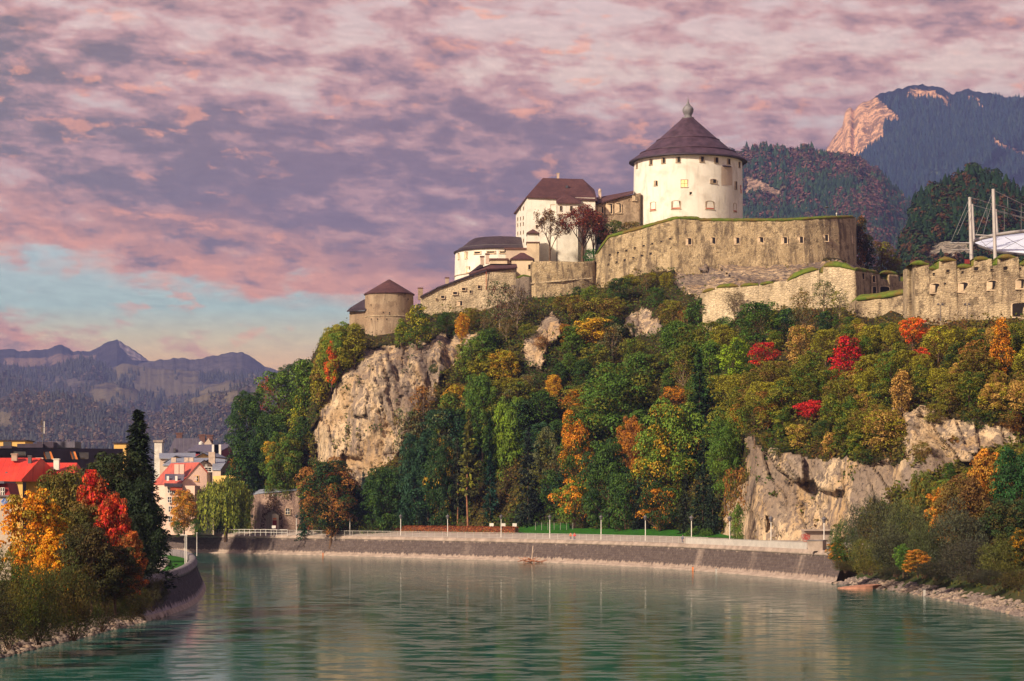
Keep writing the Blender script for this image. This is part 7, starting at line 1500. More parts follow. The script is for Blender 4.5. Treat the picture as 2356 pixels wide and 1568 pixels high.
P('oval', 775, 742, 900, 80, 'mgreen', 'tall olive green tree on the left shoulder of the rock', 'yolive', .5, mark='the tall tree on the left shoulder')
P('oval', 815, 745, 850, 64, 'olive', 'olive tree right below the lean-to of the corner tower', 'yolive', .5)
P('oval', 738, 810, 950, 60, 'brown', 'brownish olive tree above the left edge of the pale cliff', 'yolive', .5, mark='the brownish tree above the cliff edge')
P('oval', 700, 815, 960, 80, 'mgreen', 'light green tree at the left skyline with an airy top', 'green', .4, mark='the airy light green tree at the left skyline')
P('round', 640, 850, 985, 100, 'green', 'large green tree at the left end of the wooded slope', 'mgreen', .5, mark='the large green tree at the left end')
P('sparse', 612, 870, 970, 60, 'rust', 'thin rusty tree on the left skyline beside the large green tree', 'red', .4)
P('round', 572, 900, 1100, 90, 'dgreen', 'leftmost dark green tree of the wooded slope', 'green', .3, mark='the leftmost dark green tree')
P('oval', 560, 1000, 1150, 90, 'dgreen', 'dark shady tree at the lower left of the wooded slope', 'green', .2, Y=628, z=12)
P('oval', 615, 950, 1130, 80, 'dgreen', 'dark green column shaped tree left of the pale cliff', 'mgreen', .3, Y=630, z=12)
P('round', 655, 985, 1150, 90, 'green', 'dull green tree left of the pale cliff halfway up', 'olive', .4, Y=622, z=12)
P('cone', 690, 905, 1040, 60, 'yolive', 'yellowish tree just left of the pale cliff', 'mgreen', .5, mark='the yellowish tree left of the cliff')
P('round', 700, 960, 1100, 76, 'dgreen', 'dark green tree touching the left edge of the pale cliff', 'green', .3)
P('round', 627, 1012, 1082, 46, 'gold', 'golden tree above the clipped dark trees on the left', 'yolive', .3, Y=622, mark='the golden tree on the left')
P('round', 541, 1048, 1092, 26, 'orange', 'tiny orange tree in shade above the ochre wall', 'gold', .3, Y=632)
P('round', 604, 1066, 1150, 66, 'bluegreen', 'round clipped dark green tree behind the gatehouse, left one', 'dgreen', .3, Y=632, z=11.5)
P('cone', 655, 1040, 1150, 56, 'bluegreen', 'dark bluish conical tree behind the gatehouse, middle one', 'dgreen', .3, Y=632, z=11.5)
P('oval', 690, 1045, 1150, 60, 'green', 'green tree behind the right end of the gatehouse', 'dgreen', .3, Y=634, z=11.5)
P('spruce', 700, 1125, 1222, 46, 'bluegreen', 'low dark conifer right of the gatehouse', None, Y=605)
P('round', 760, 1052, 1225, 130, 'rust', 'broad tree with rusty left side at the foot of the pale cliff', 'dgreen', .5, Y=596, mark='the broad rusty tree', var=1)
P('round', 790, 1085, 1222, 90, 'dgreen', 'dark green tree with brown tips behind the broad rusty tree', 'brown', .4, Y=601)
P('spruce', 836, 1085, 1222, 40, (.055, .09, .09), 'small silvery blue spruce at the foot of the pale cliff', None, Y=597, mark='the silvery blue spruce')
P('round', 893, 1066, 1225, 108, 'dgreen', 'dark green domed tree right of the silvery blue spruce', 'green', .4, Y=592, mark='the dark domed tree', var=2)
P('oval', 960, 985, 1225, 90, 'bluegreen', 'tall dark tree right of the dark domed tree', 'dgreen', .3, Y=588)
P('sparse', 940, 925, 1130, 80, 'ggreen', 'grey twiggy tree at the right edge of the pale cliff', 'brown', .3, Y=598, mark='the grey twiggy tree')
P('sparse', 1020, 930, 1130, 80, 'ggreen', 'grey green thin tree right of the pale cliff', 'olive', .4, Y=590)
P('sparse', 975, 880, 985, 66, 'rust', 'thin russet tree at the right edge of the pale cliff', 'brown', .5)
P('round', 1015, 1000, 1225, 76, 'dgreen', 'dark tree with a golden top behind the lawn', 'gold', .14, Y=582)
P('pine', 1078, 945, 1208, 66, (.10, .10, .03), 'tall thin pine with a red bark trunk on the lawn', 'olive', .4, Y=576, mark='the red barked pine', lean=.0, var=0, z=6.2)
P('pine', 1052, 1010, 1208, 52, (.045, .055, .025), 'slimmer pine just left of the red barked pine', None, Y=580, z=6.2, var=1)
P('spruce', 1128, 1040, 1222, 66, (.018, .060, .035), 'bluish dark spruce behind the notice boards', None, Y=572, mark='the bluish spruce')
P('spruce', 1215, 985, 1222, 74, (.022, .035, .022), 'tall nearly black spruce behind the wire fence', None, Y=562, mark='the nearly black spruce')
P('spruce', 985, 1060, 1225, 60, (.02, .04, .025), 'dark spruce between the dark domed tree and the lawn', None, Y=585)
P('oval', 1168, 900, 1190, 84, 'mgreen', 'tall fresh green tree above the bluish spruce', 'lime', .4, Y=584, z=10, mark='the tall fresh green tree')
P('oval', 1110, 850, 1060, 84, 'green', 'green tree rising left of the tall fresh green tree', 'mgreen', .4)
P('round', 1085, 780, 900, 80, 'mgreen', 'light green tree right of the cliff top', 'olive', .3)
P('oval', 1255, 985, 1200, 80, 'ggreen', 'greyish tree between the nearly black spruce and the tall orange tree', 'olive', .4, Y=572, z=9)
P('round', 1400, 1010, 1225, 110, 'dgreen', 'dark green tree directly right of the tall orange tree', 'green', .4, Y=footY(1400, 0), mark='the dark green tree in the lower middle')
P('round', 1440, 1080, 1225, 90, 'dgreen', 'dark leafy tree behind the lamp in the lower middle', 'green', .4, Y=footY(1440, 4))
P('spruce', 1470, 1120, 1225, 60, (.022, .032, .02), 'very dark conifer left of the dark maple with orange patches', None, Y=footY(1470, 2))
P('spruce', 1617, 1010, 1228, 74, (.025, .045, .022), 'tall dark conifer between the maple and the right cliff', None, Y=footY(1617, 2), mark='the tall dark conifer')
P('spruce', 1578, 1090, 1228, 60, (.03, .04, .02), 'dark conifer left of the tall dark conifer', None, Y=footY(1578, 5))
P('spruce', 1640, 1060, 1230, 56, (.02, .038, .02), 'dark conifer nearest the left edge of the right cliff', None, Y=footY(1640, 3))
P('oval', 1668, 960, 1160, 84, 'green', 'green tree leaning over the left edge of the right cliff', 'mgreen', .5, Y=470, mark='the green tree at the right cliff edge')
P('oval', 1694, 930, 1060, 50, 'olive', 'olive tree with an orange side above the left edge of the right cliff', 'orange', .35)
P('sparse', 1690, 1060, 1232, 60, 'rust', 'reddish creeper covered bush at the left foot of the right cliff', 'brown', .5, Y=440, cat='bush', name='bush')
P('bush', 1697, 1150, 1234, 40, 'mgreen', 'fresh green bush at the left foot of the right cliff', 'green', .4, Y=437)
for cx, h_, lab in ((1600, 40, 'left low bush'), (1626, 34, 'right low bush')): P('bush', cx, 1228-h_*.5, 1232, 44, 'green', lab+' by the path under the dark conifers', 'dgreen', .3, Y=footY(cx, 9))
# ledge bushes on the cliffs
P('bush', 1990, 1030, 1068, 60, 'dgreen', 'dark bush hanging on the right cliff under the overhang', 'olive', .4); P('cone', 2186, 1062, 1122, 36, 'green', 'small pointed green tree on the ledge of the right cliff', 'dgreen', .3)
P('bush', 1000, 835, 860, 22, 'dgreen', 'small dark bush stuck to the pale cliff', None, Y=None); P('bush', 1795, 1018, 1046, 60, 'dgreen', 'shaggy bush on the upper lip of the right cliff', 'olive', .5)
for cx, y0, y1, w, c, c2, lab in ((2150, 925, 972, 60, 'olive', 'brown', 'olive bush drooping over the upper lip of the right cliff, left one'), (2250, 935, 985, 70, 'dgreen', 'olive', 'dark bush drooping over the upper lip of the right cliff, middle one'), (2330, 940, 995, 60, 'brown', 'rust', 'brown bush on the right cliff lip at the frame edge'), (2120, 1010, 1060, 40, 'brown', 'olive', 'brown bush in the dark cleft of the right cliff'), (1245, 770, 806, 34, 'rust', 'brown', 'rusty bush growing on the small middle rock face'), (1216, 742, 778, 40, 'olive', 'green', 'olive bush at the upper left edge of the small middle rock face'), (1450, 740, 770, 30, 'dgreen', 'olive', 'dark bush splitting the small pale rock patch right of the broad golden tree')): P('bush', cx, y0, y1, w, c, lab, c2, .4)
P('sparse', 1150, 640, 760, 76, 'ggreen', 'grey leafless thicket below the right end of the cream wing', 'maroon', .25); P('sparse', 1190, 650, 760, 60, (.16, .12, .10), 'second grey leafless thicket below the dark recessed wall', 'brown', .3); P('sparse', 1690, 665, 740, 50, (.2, .15, .09), 'thin pale tree in front of the left end of the pale fort wall', None); P('sparse', 1895, 640, 720, 60, 'ggreen', 'thin grey tree in front of the right part of the pale fort wall', 'olive', .3); P('sparse', 1845, 665, 735, 60, 'brown', 'thin brownish tree in front of the middle of the pale fort wall', 'olive', .4); P('sparse', 1932, 665, 735, 50, 'olive', 'thin olive tree near the corner of the pale fort wall', 'ggreen', .4)
# --- castle trees
P('bare', 1265, 483, 602, 74, (.17, .06, .03), 'nearly leafless tree in front of the white palace, left one', 'brown', .4, Y=652, z=Z(603, 652), var=0)
P('bare', 1340, 476, 602, 112, (.20, .055, .03), 'dark red leaved tree in front of the white palace, right one', 'maroon', .5, Y=653, z=Z(601, 653), var=1)
P('bare', 1366, 488, 600, 62, (.16, .05, .03), 'smaller dark red tree beside the end of the great bastion', 'maroon', .5, Y=658, z=Z(603, 658), var=1)
P('bush', 1415, 503, 548, 56, 'green', 'dark green bush at the foot of the stone wing', 'olive', .3, Y=659, z=Z(552, 659)); P('bush', 1452, 506, 545, 60, 'brown', 'brown green bush left of the round tower base', 'green', .4, Y=658, z=Z(548, 658)); P('bush', 1388, 520, 560, 34, 'dgreen', 'small dark bush below the stone wing', 'green', .3, Y=656, z=Z(562, 656))
P('bush', 1360, 570, 612, 40, (.03, .16, .02), 'bright green bank at the end of the great bastion', 'lawn' if False else (.05, .12, .02), .4, Y=652.5, z=Z(610, 652), cat='bush')
P('oval', 1980, 498, 625, 40, (.04, .035, .015), 'dark ivy clad tree hugging the right end of the great bastion', 'rust', .3, Y=676, z=Z(640, 676), mark=None)
P('oval', 1996, 540, 640, 40, (.03, .04, .015), 'dark tree just right of the ivy clad tree', None, Y=684, z=Z(650, 684))
P('round', 2028, 552, 650, 72, (.13, .07, .03), 'brown autumn tree behind the pale fort wall', 'olive', .4, Y=690, z=Z(655, 690)); P('round', 2058, 590, 650, 40, (.10, .06, .03), 'lower brown tree right of the brown autumn tree', 'olive', .4, Y=690, z=Z(655, 690))
# --- town trees
P('willow', 519, 1088, 1216, 138, (.24, .25, .03), 'weeping willow at the far promenade between house and gatehouse', (.13, .16, .03), .4, Y=612, z=QT)
P('near_round', 424, 1122, 1216, 62, (.62, .24, .03), 'yellow orange tree in front of the pink house', (.35, .22, .03), .4, Y=612, z=QT, var=0)
P('bush', 452, 1190, 1218, 34, 'green', 'small green bush between yellow tree and willow', None, Y=611, z=QT); P('bush', 410, 1195, 1218, 30, 'green', 'small green bush below the yellow orange tree', None, Y=611, z=QT)
# --- left bank, close
def PL(kind, cx, y0, w, Y, col, lab, col2=None, share=.35, zb=LZ, **k): return P(kind, cx, y0, Z(0, 1) if False else HY-(zb-CAMH)*F/Y, w, col, lab, col2, share, Y=Y, z=zb, **k)
PL('near_spruce', 318, 944, 176, 262, (.026, .040, .018), 'tall dark spruce behind the red maple', None, mark=None)
PL('near_round', 262, 1026, 190, 250, (.035, .050, .016), 'big dark green broadleaf tree left of the tall spruce', (.06, .06, .02), .4, var=0)
PL('near_round', 322, 1100, 112, 246, (.022, .036, .014), 'dark green tree bulging over the lawn point below the spruce', (.03, .05, .02), .3, var=1)
PL('near_round', 300, 1175, 100, 240, (.025, .036, .014), 'lower dark green tree at the edge of the lawn point', (.035, .05, .02), .3, var=0)
PL('near_maple', 84, 1098, 158, 205, (.68, .23, .018), 'bright orange maple at the left edge of the bank', (.34, .24, .03), .3, var=0, mark=None)
PL('near_maple', 118, 1215, 100, 196, (.75, .27, .015), 'lower orange maple bough clump in front of the bright orange maple', (.55, .3, .02), .3, var=1)
PL('near_round', 140, 1074, 130, 222, (.17, .12, .025), 'olive brown tree between the orange and the red maple', (.12, .12, .025), .5, var=1)
PL('near_round', 185, 1150, 110, 212, (.13, .095, .022), 'brownish tree standing in front between orange and red maple', (.09, .09, .02), .5, var=0)
PL('near_maple', 222, 1068, 120, 215, 'red', 'tallest bright red maple on the left bank', (.30, .09, .03), .42, var=1)
PL('near_maple', 262, 1110, 96, 212, 'red', 'second bright red maple right of the tallest one', (.36, .07, .025), .4, var=0)
PL('near_maple', 296, 1215, 90, 210, (.45, .10, .025), 'rust red maple lowest in the row beside the lawn point', (.25, .10, .03), .45, var=1)
PL('near_round', 210, 1205, 130, 196, (.055, .055, .018), 'dark olive tree in front of the red maples', (.09, .06, .02), .4, var=1)
PL('near_round', 265, 1250, 110, 198, (.05, .055, .018), 'dark olive bush tree below the second red maple', (.10, .05, .02), .4, var=0)
for i, (cx, y0, w, Y, c, c2, lab) in enumerate(((20, 1262, 150, 180, (.085, .105, .02), (.14, .11, .02), 'dark olive shrub mass at the left frame edge above the water'), (90, 1300, 140, 184, (.07, .085, .02), (.11, .09, .02), 'dark shrub below the bright orange maple'), (165, 1290, 150, 190, (.07, .08, .02), (.12, .08, .02), 'dark shrub in the middle of the left bank'), (235, 1315, 130, 203, (.06, .075, .018), (.10, .07, .02), 'dark shrub right of the middle of the left bank'),
      (300, 1335, 110, 220, (.08, .085, .02), (.13, .09, .02), 'dark shrub just before the left quay wall'), (352, 1325, 70, 242, (.10, .08, .035), (.07, .07, .03), 'thin brownish shrub growing in front of the left quay wall'), (-30, 1330, 160, 168, (.04, .045, .018), (.07, .05, .02), 'lowest dark shrub at the left frame edge'), (60, 1370, 120, 186, (.04, .042, .018), (.09, .05, .02), 'low dark shrub close to the stones, left one'), (150, 1365, 120, 198, (.038, .042, .018), (.08, .05, .02), 'low dark shrub close to the stones, middle one'), (240, 1375, 100, 216, (.038, .042, .018), (.08, .05, .02), 'low dark shrub close to the stones, right one'))):
    PL('scrub', cx, y0, w, Y, c, lab, c2, .4, zb=1.5, group='dark shrubs on the left bank', var=i)
P('bush', 388, 1292, 1302, 16, (.03, .05, .02), 'little clipped round bush beside the path on the left point', None, Y=340, z=LZ)
# --- right bank, close
def PR(kind, cx, y0, w, Y, col, lab, col2=None, share=.35, zb=3.2, **k): return P(kind, cx, y0, HY-(zb-CAMH)*F/Y, w, col, lab, col2, share, Y=Y, z=zb, **k)
PR('near_round', 2345, 1018, 130, 345, (.035, .10, .025), 'large deep green tree at the right frame edge before the cliff', 'dgreen', .3, zb=4.5, var=0)
PR('near_maple', 2262, 1022, 110, 352, (.58, .22, .03), 'orange tree top in front of the right cliff, left of the deep green tree', (.42, .20, .035), .5, zb=4.5, var=1)
PR('near_round', 2225, 1090, 120, 345, (.16, .11, .028), 'brown olive tree below the orange tree top', (.20, .10, .03), .5, zb=4.5, var=1)
PR('near_maple', 2168, 1102, 76, 348, (.60, .20, .025), 'slim orange tree among the willows of the right bank', (.3, .2, .03), .4, zb=4.5, var=0)
PR('near_round', 2112, 1075, 60, 362, (.13, .15, .03), 'olive green pointed tree at the cliff foot behind the willows', (.4, .2, .03), .25, zb=5, var=0)
PR('near_round', 2310, 1140, 120, 320, (.04, .07, .022), 'dark green tree below the deep green tree at the right edge', (.10, .08, .02), .4, zb=4.5, var=0)
PR('near_maple', 2350, 1210, 80, 285, (.07, .08, .02), 'dark tree with orange specks at the right frame edge', (.55, .25, .02), .3, zb=4, var=1)
for i, (cx, y0, w, Y, c, c2, lab) in enumerate(((2002, 1138, 120, 345, (.075, .085, .05), (.10, .10, .05), 'grey green willow shrub, tallest left one of the right bank'), (2085, 1150, 120, 338, (.11, .12, .045), (.07, .08, .04), 'light olive willow shrub, second from the left on the right bank'), (2200, 1165, 150, 318, (.075, .085, .05), (.10, .10, .05), 'biggest grey green willow shrub in the middle of the right bank'),
      (1945, 1195, 80, 350, (.06, .13, .025), (.12, .14, .03), 'fresh green shrub left of the tallest grey green willow'), (1992, 1240, 90, 336, (.12, .13, .025), (.22, .17, .03), 'yellowish shrub low in front of the tallest left willow'), (2060, 1220, 110, 326, (.07, .075, .04), (.09, .09, .04), 'dull grey shrub between the two left willows'), (2128, 1205, 100, 320, (.09, .11, .035), (.07, .08, .03), 'olive willow shrub in front of the slim orange tree'),
      (2230, 1240, 140, 300, (.060, .058, .040), (.08, .07, .045), 'dark brownish grey willow shrub nearest the marker post'), (2310, 1240, 120, 285, (.10, .11, .025), (.14, .13, .03), 'olive yellow shrub near the right frame edge'), (2345, 1310, 90, 262, (.07, .06, .02), (.12, .08, .02), 'dark low shrub in the right corner by the water'), (2275, 1310, 100, 282, (.05, .05, .03), (.08, .07, .04), 'dark shrub low above the stones near the right edge'), (2150, 1290, 90, 304, (.055, .055, .03), (.08, .07, .04), 'small dark shrub above the pale marker post'), (2060, 1305, 90, 322, (.05, .055, .03), (.09, .07, .03), 'small dark shrub low above the rock slab'), (1950, 1290, 70, 346, (.08, .07, .025), (.12, .08, .03), 'low brown shrub at the right end of the far wall'))):
    PR('scrub', cx, y0, w, Y, c, lab, c2, .4, zb=2.8, group='willow shrubs on the right bank', var=i)
PR('near_maple', 1926, 1240, 50, 350, (.60, .22, .03), 'small orange bush at the end of the promenade wall', (.10, .14, .03), .5, zb=3.2, var=0); PR('near_maple', 2112, 1262, 74, 312, (.55, .20, .03), 'low orange bush in the middle of the right bank', (.25, .16, .03), .4, zb=3.0, var=1); PR('near_maple', 2078, 1245, 44, 314, (.14, .24, .03), 'small lime green bush left of the low orange bush', (.08, .16, .03), .4, zb=3.0, var=0)
# --- fill the slope
VEG = [(505, 1000), (530, 915), (600, 880), (680, 828), (720, 818), (745, 765), (800, 748), (832, 752), (838, 778), (905, 790), (925, 745), (960, 705), (1000, 718), (1100, 705), (1150, 745), (1185, 690), (1250, 690), (1330, 655), (1440, 628), (1550, 616), (1566, 655), (1620, 685), (1650, 695), (1750, 700), (1850, 700), (1960, 715), (2000, 738), (2080, 742), (2100, 750), (2300, 745), (2356, 735), (2500, 735)]
def vegtop(px): return float(np.interp(px, [v[0] for v in VEG], [v[1] for v in VEG]))
FILL = []; rs = np.random.RandomState(1234)
def palette(px, py):
    """what grows where: (kind, colour, second colour)"""
    r = rs.random()
    if px < 720: return rs.choice([('oval', 'green', 'mgreen'), ('round', 'dgreen', 'green'), ('oval', 'mgreen', 'olive'), ('round', 'olive', 'mgreen')][0:4] if False else 4)
    return None
def pick(px, py):
    low = (py > 985)
    if px < 720: opts = [('oval', 'green', 'mgreen', 4), ('round', 'dgreen', 'green', 5), ('oval', 'mgreen', 'olive', 2), ('round', 'olive', 'yolive', 1)]
    elif px < 860 and py < 960: opts = [('oval', 'olive', 'yolive', 4), ('round', 'mgreen', 'yolive', 3), ('round', 'brown', 'olive', 3), ('oval', 'green', 'olive', 2)]
    elif px < 1650 and low: opts = [('oval', 'dgreen', 'green', 5), ('round', 'dgreen', 'bluegreen', 4), ('spruce', 'dgreen', None, 3), ('oval', 'bluegreen', 'green', 3), ('sparse', 'ggreen', 'brown', 2), ('oval', 'green', 'olive', 2), ('round', 'olive', 'orange', .6)]
    elif px < 1650 and py > 800: opts = [('round', 'green', 'olive', 4), ('oval', 'green', 'mgreen', 4), ('round', 'mgreen', 'olive', 3), ('round', 'olive', 'yolive', 3), ('oval', 'dgreen', 'green', 3), ('sparse', 'ggreen', 'brown', 2), ('sparse', 'brown', 'olive', 1), ('oval', 'bluegreen', 'green', 1.5), ('round', 'yolive', 'gold', .7)]
    elif px < 1650: opts = [('round', 'olive', 'brown', 3), ('oval', 'mgreen', 'olive', 3), ('round', 'green', 'dgreen', 4), ('sparse', 'ggreen', 'brown', 2), ('round', 'yolive', 'olive', 2), ('sparse', 'rust', 'brown', 1), ('bush', 'green', 'olive', 2), ('oval', 'olive', 'gold', .6)]
    elif py < 800: opts = [('round', 'green', 'bluegreen', 4), ('bush', 'green', 'dgreen', 3), ('round', 'olive', 'green', 3), ('sparse', 'ggreen', 'brown', 2), ('round', 'dgreen', 'green', 2), ('oval', 'yolive', 'olive', 1)]
    else: opts = [('round', 'olive', 'yolive', 5), ('round', 'brown', 'olive', 3), ('oval', 'olive', 'green', 4), ('round', 'yolive', 'tan', 2.5), ('oval', 'dgreen', 'olive', 3), ('round', 'rust', 'olive', 1.2), ('oval', 'tan', 'olive', .9), ('round', 'green', 'olive', 2), ('bush', 'olive', 'brown', 2), ('oval', 'orange', 'olive', .35), ('oval', 'red', 'brown', .2)]
    w = np.array([o[3] for o in opts]); return opts[rs.choice(len(opts), p=w/w.sum())]
cand = 0; PTS = [(o[0], o[1]+o[3]*.6) for o in OCC]
while cand < 14000 and len(FILL) < 298:
    cand += 1
    px = 545+rs.random()*1900; pb = 640+rs.random()*595
    if pb > HY+(CAMH-QT)*F/footY(px, 0)-12: continue
    kind, c1, c2, _ = pick(px, pb)
    Y = surfY(px, pb); hm = {'bush': 4.5, 'sparse': 9, 'spruce': 15}.get(kind, 9.5)*(.7+.55*rs.random())
    if pb > 1000 and px < 1650: hm *= 1.3
    if px > 1700: hm *= .72
    if px < 860 and pb < 960 or pb < 760: hm *= .72
    hp = hm*F/Y; top = pb-hp; vt = vegtop(px)
    if top < vt:
        top = vt+rs.random()*10; hp = pb-top
        if hp < 15: continue
        if hp < 34: kind = 'bush'
        hm = hp*Y/F
    wm = hm*{'bush': 1.2, 'spruce': .42, 'sparse': .75, 'oval': .70}.get(kind, .88)*(.85+.3*rs.random()); wp = wm*F/Y
    if min(vegtop(px-wp*.4), vegtop(px+wp*.4)) != vt and max(vegtop(px-wp*.42), vegtop(px+wp*.42)) > top+hp*.45: continue
    if 570 < px < 705 and pb > 1120: continue
    if any(cliff_at(px+dx*wp, pb-f*hp) for f in (0.05, .5, .95) for dx in (0, -.38, .38)): continue
    sx, sy = (34, 22) if px < 1700 else (30, 20)
    if any(abs(px-q[0]) < sx and abs(pb-q[1]) < sy and ((px-q[0])/sx)**2+((pb-q[1])/sy)**2 < 1 for q in PTS): continue
    # leave the landmark crowns in the open: nothing tall planted right below them
    blocked = False
    for (ox, oy, mk) in LM:
        if abs(px-ox) < wp*.45+14 and top < oy+4 and pb > oy+8: blocked = True; break
    if blocked: continue
    PTS.append((px, pb)); FILL.append([kind, px, top, pb, wp, c1, c2, .35+.25*rs.random(), Y])
KWORD = {'round': 'round tree', 'oval': 'upright tree', 'sparse': 'thin twiggy tree', 'spruce': 'conifer', 'bush': 'bush', 'cone': 'tapering tree', 'spread': 'spreading tree'}
def region(px, py):
    if px < 720: return 'on the shaded left end of the slope'
    if px < 870: return 'on the left shoulder of the rock'
    if py < 800: v = 'high on the slope'
    elif py < 960: v = 'halfway up the slope'
    elif py < 1080: v = 'low on the slope'
    else: v = 'at the foot of the slope'
    if px < 1180: return v+' under the cream wing'
    if px < 1400: return v+' under the palace'
    if px < 1700: return v+' under the round tower'
    if px < 1980: return v+' under the pale fort wall'
    return v+' under the right fort'
labs = []
for f in FILL:
    kind, px, top, pb, wp, c1, c2, sh, Y = f; cy_ = (top+pb)/2
    near = sorted(LM, key=lambda q: (q[0]-px)**2+((q[1]-cy_)*1.0)**2)[0]; dx, dy = px-near[0], cy_-near[1]
    d = ('right of' if dx > 0 else 'left of') if abs(dx) > abs(dy)*1.2 else ('below' if dy > 0 else 'above') if abs(dy) > abs(dx)*2 else (('lower' if dy > 0 else 'upper')+(' right of' if dx > 0 else ' left of'))
    far = math.hypot(dx, dy) > 120; size = 'small ' if (pb-top) < 55 else 'tall ' if (pb-top) > 105 else ''
    labs.append((size+CWORD[c1].replace('yellowish olive', 'yellowish').replace('olive green', 'olive')+' '+KWORD[kind], d, near[2], far, region(px, cy_)))
from collections import defaultdict
G = defaultdict(list)
for i, l in enumerate(labs): G[(l[0], l[1], l[2])].append(i)
ORD = ['leftmost', 'second from the left', 'third from the left', 'fourth from the left', 'fifth from the left', 'sixth from the left', 'seventh from the left', 'eighth from the left', 'ninth from the left', 'tenth from the left', 'eleventh from the left', 'twelfth from the left']
final = [None]*len(FILL)
for (a, d, n), ids in G.items():
    ids.sort(key=lambda i: FILL[i][1])
    for k, i in enumerate(ids):
        s = '%s %s %s' % (a, {'lower right of': 'down right of', 'lower left of': 'down left of', 'upper right of': 'up right of', 'upper left of': 'up left of'}.get(d, d), n)
        if len(ids) > 1: s += ', %s of %s' % (ORD[min(k, 11)].replace(' from the left', ' from left') if k < len(ids)-1 or len(ids) > 12 else 'rightmost', {2: 'two', 3: 'three', 4: 'four', 5: 'five', 6: 'six', 7: 'seven', 8: 'eight'}.get(len(ids), 'several'))
        final[i] = s
for f, lab in zip(FILL, final):
    kind, px, top, pb, wp, c1, c2, sh, Y = f; j = lambda c: tuple(float(v) for v in np.array(PAL[c])*(.75+.5*rs.random())) if c else None
    hh = (pb-top)/F*Y; nm = {'spruce': 'spruce_tree', 'bush': 'bush'}.get(kind, 'broadleaf_tree')
    plant(kind, (X(px, Y), Y, Z(pb, Y)-.4), hh+.4, wp/F*Y, j(c1), j(c2), sh, lab, 'trees on the castle slope', 'bush' if kind == 'bush' else 'tree', nm)
print('FILL', len(FILL), 'cand', cand)
# undergrowth: shrub leaves over all soil parts of the rock
rs = np.random.RandomState(77); n = 150000; u = rs.random(n*2)*(NU-1.01); v = rs.random(n*2)*(NV-1.01); i = u.astype(int); jv = v.astype(int); fu = (u-i)[:, None]; fv = (v-jv)[:, None]
Q = HV[i, jv]*(1-fu)*(1-fv)+HV[i+1, jv]*fu*(1-fv)+HV[i, jv+1]*(1-fu)*fv+HV[i+1, jv+1]*fu*fv; rk_ = ROCK[i, jv]; ppx = GPX[i, jv]; ppy = GPY[i, jv]
vt = np.interp(ppx, [q[0] for q in VEG], [q[1] for q in VEG]); patch = fbm(Q[:, 0]*.35, Q[:, 2]*.35, Q[:, 1]*.35, seed=3)
ok = ((rk_ < .5) & (ppy > vt-4)) | ((rk_ >= .5) & (patch > .66) & (rs.random(n*2) < .5))
Q = Q[ok][:n]; ppx = ppx[ok][:n]; patch = patch[ok][:n]; rkk = rk_[ok][:n]; hgt = np.clip((fbm(Q[:, 0]*.5, Q[:, 2]*.5, Q[:, 1]*.5, seed=9)-.3)*6, .2, 3.0)*np.where(rkk > .5, .35, 1)
C = Q+np.stack([rs.normal(size=len(Q))*.3, -np.abs(rs.normal(size=len(Q)))*hgt*.6, rs.random(len(Q))*hgt], 1)
zone = fbm(Q[:, 0]*.12, Q[:, 2]*.12, Q[:, 1]*.12, seed=19); east = np.clip((ppx-1650)/200, 0, 1)
cl = np.clip((zone-.3)*1.6*.7+rs.random(len(Q))*.3+east*.18, 0, .99)
Vq, Fq = quads(C, np.array([0, -.6, .8])+rs.normal(size=(len(C), 3))*.6, .55*(.5+.9*rs.random(len(C))), .7, rs)
me = np_mesh('undergrowth', Vq, Fq, [MATS['undergrowth']], attrs={'tone': ('FACE', rs.random(len(C))), 'clump': ('FACE', cl)}); tag(link('undergrowth', me), 'low shrubs and creepers covering the slope under the trees', 'undergrowth', kind='stuff')
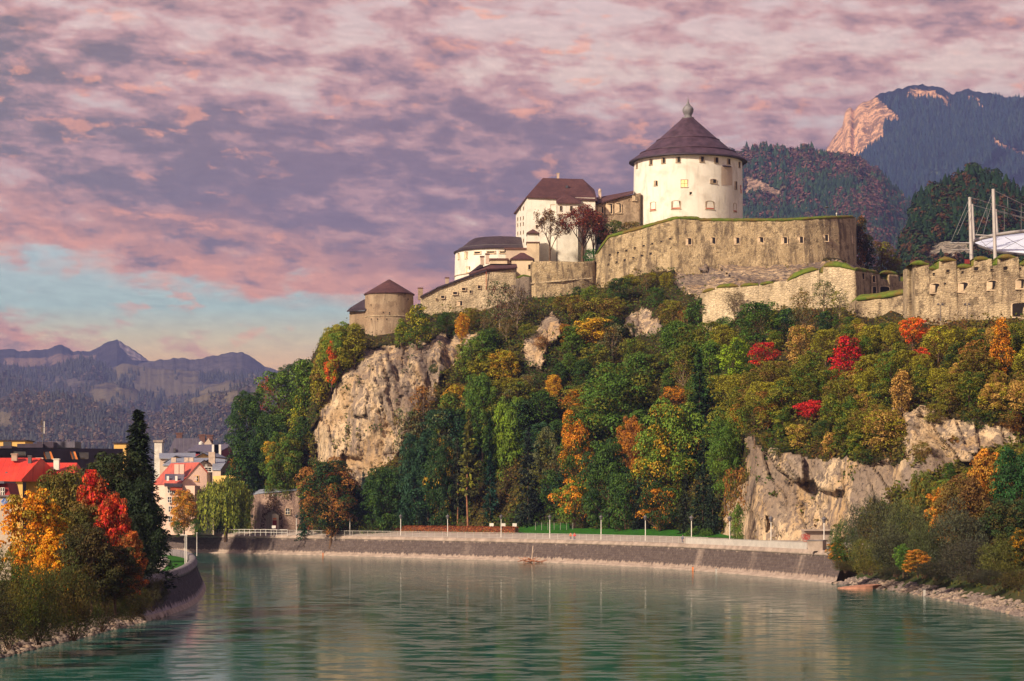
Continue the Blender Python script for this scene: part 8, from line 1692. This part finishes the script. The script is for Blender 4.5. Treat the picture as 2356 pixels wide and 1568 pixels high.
# low growth on both near banks
for (Pl, w0, w1, zf, seed, n, lab, c) in ((shore_s, 3.2, 13, lambda w: np.interp(w, [3, 5, 8.5, 14], [1.2, 2.4, QT, QT]), 5, 16000, 'low weeds and brush along the right bank above the stones', 0), (left_bank, 3.0, 14, lambda w: np.interp(w, [3, 5, 7.5, 14], [1.0, 2.2, LZ, LZ]), 6, 16000, 'low weeds and brush along the left bank above the stones', 0)):
    rs = np.random.RandomState(seed); L = np.concatenate([[0], np.cumsum(np.linalg.norm(np.diff(Pl, axis=0), axis=1))]); t = rs.random(n)*L[-1]; Pq = np.stack([np.interp(t, L, Pl[:, 0]), np.interp(t, L, Pl[:, 1])], 1); k = np.clip(np.searchsorted(L, t)-1, 0, len(Pl)-2); T = Pl[k+1]-Pl[k]; T /= np.linalg.norm(T, axis=1, keepdims=True); w = w0+(w1-w0)*rs.random(n); Q = Pq+np.stack([-T[:, 1], T[:, 0]], 1)*w[:, None]
    hg = np.clip((fbm(Q[:, 0]*.5, Q[:, 1]*.5, seed=9)-.25)*3.2, .1, 1.6); C = np.stack([Q[:, 0]+rs.normal(size=n)*.2, Q[:, 1]+rs.normal(size=n)*.2, zf(w)+rs.random(n)*hg], 1)
    Vq, Fq = quads(C, rs.normal(size=(n, 3)), .42*(.5+.9*rs.random(n)), .4, rs, up=np.array([0, 0, 1.])+rs.normal(size=(n, 3))*.4)
    me = np_mesh('undergrowth', Vq, Fq, [MATS['undergrowth']], attrs={'tone': ('FACE', rs.random(n)*.6), 'clump': ('FACE', np.clip(fbm(Q[:, 0]*.2, Q[:, 1]*.2, seed=2)*.9+.1*rs.random(n), 0, .99))}); tag(link('undergrowth', me), lab, 'undergrowth', kind='stuff')
# ---------------------------------------------------------------- air
def haze(dens=8e-5, col=(.33, .43, 1.0)):
    m = bpy.data.materials.new('haze'); m.use_nodes = True; nt = m.node_tree; nt.nodes.clear(); out = N(nt, 'ShaderNodeOutputMaterial'); v = N(nt, 'ShaderNodeVolumePrincipled'); v.inputs['Density'].default_value = dens; v.inputs['Color'].default_value = (*col, 1); v.inputs['Anisotropy'].default_value = .2
    nt.links.new(v.outputs[0], out.inputs['Volume'])
    mb = MB(); mb.box((0, 5200, 850), (34000, 12800, 1750)); o = mb.build('haze', m); tag(o, kind='stuff')
    # bottom a metre below the lowest ground
    for vv in o.data.vertices: vv.co.z = -25 if vv.co.z < 0 else 1500
haze()
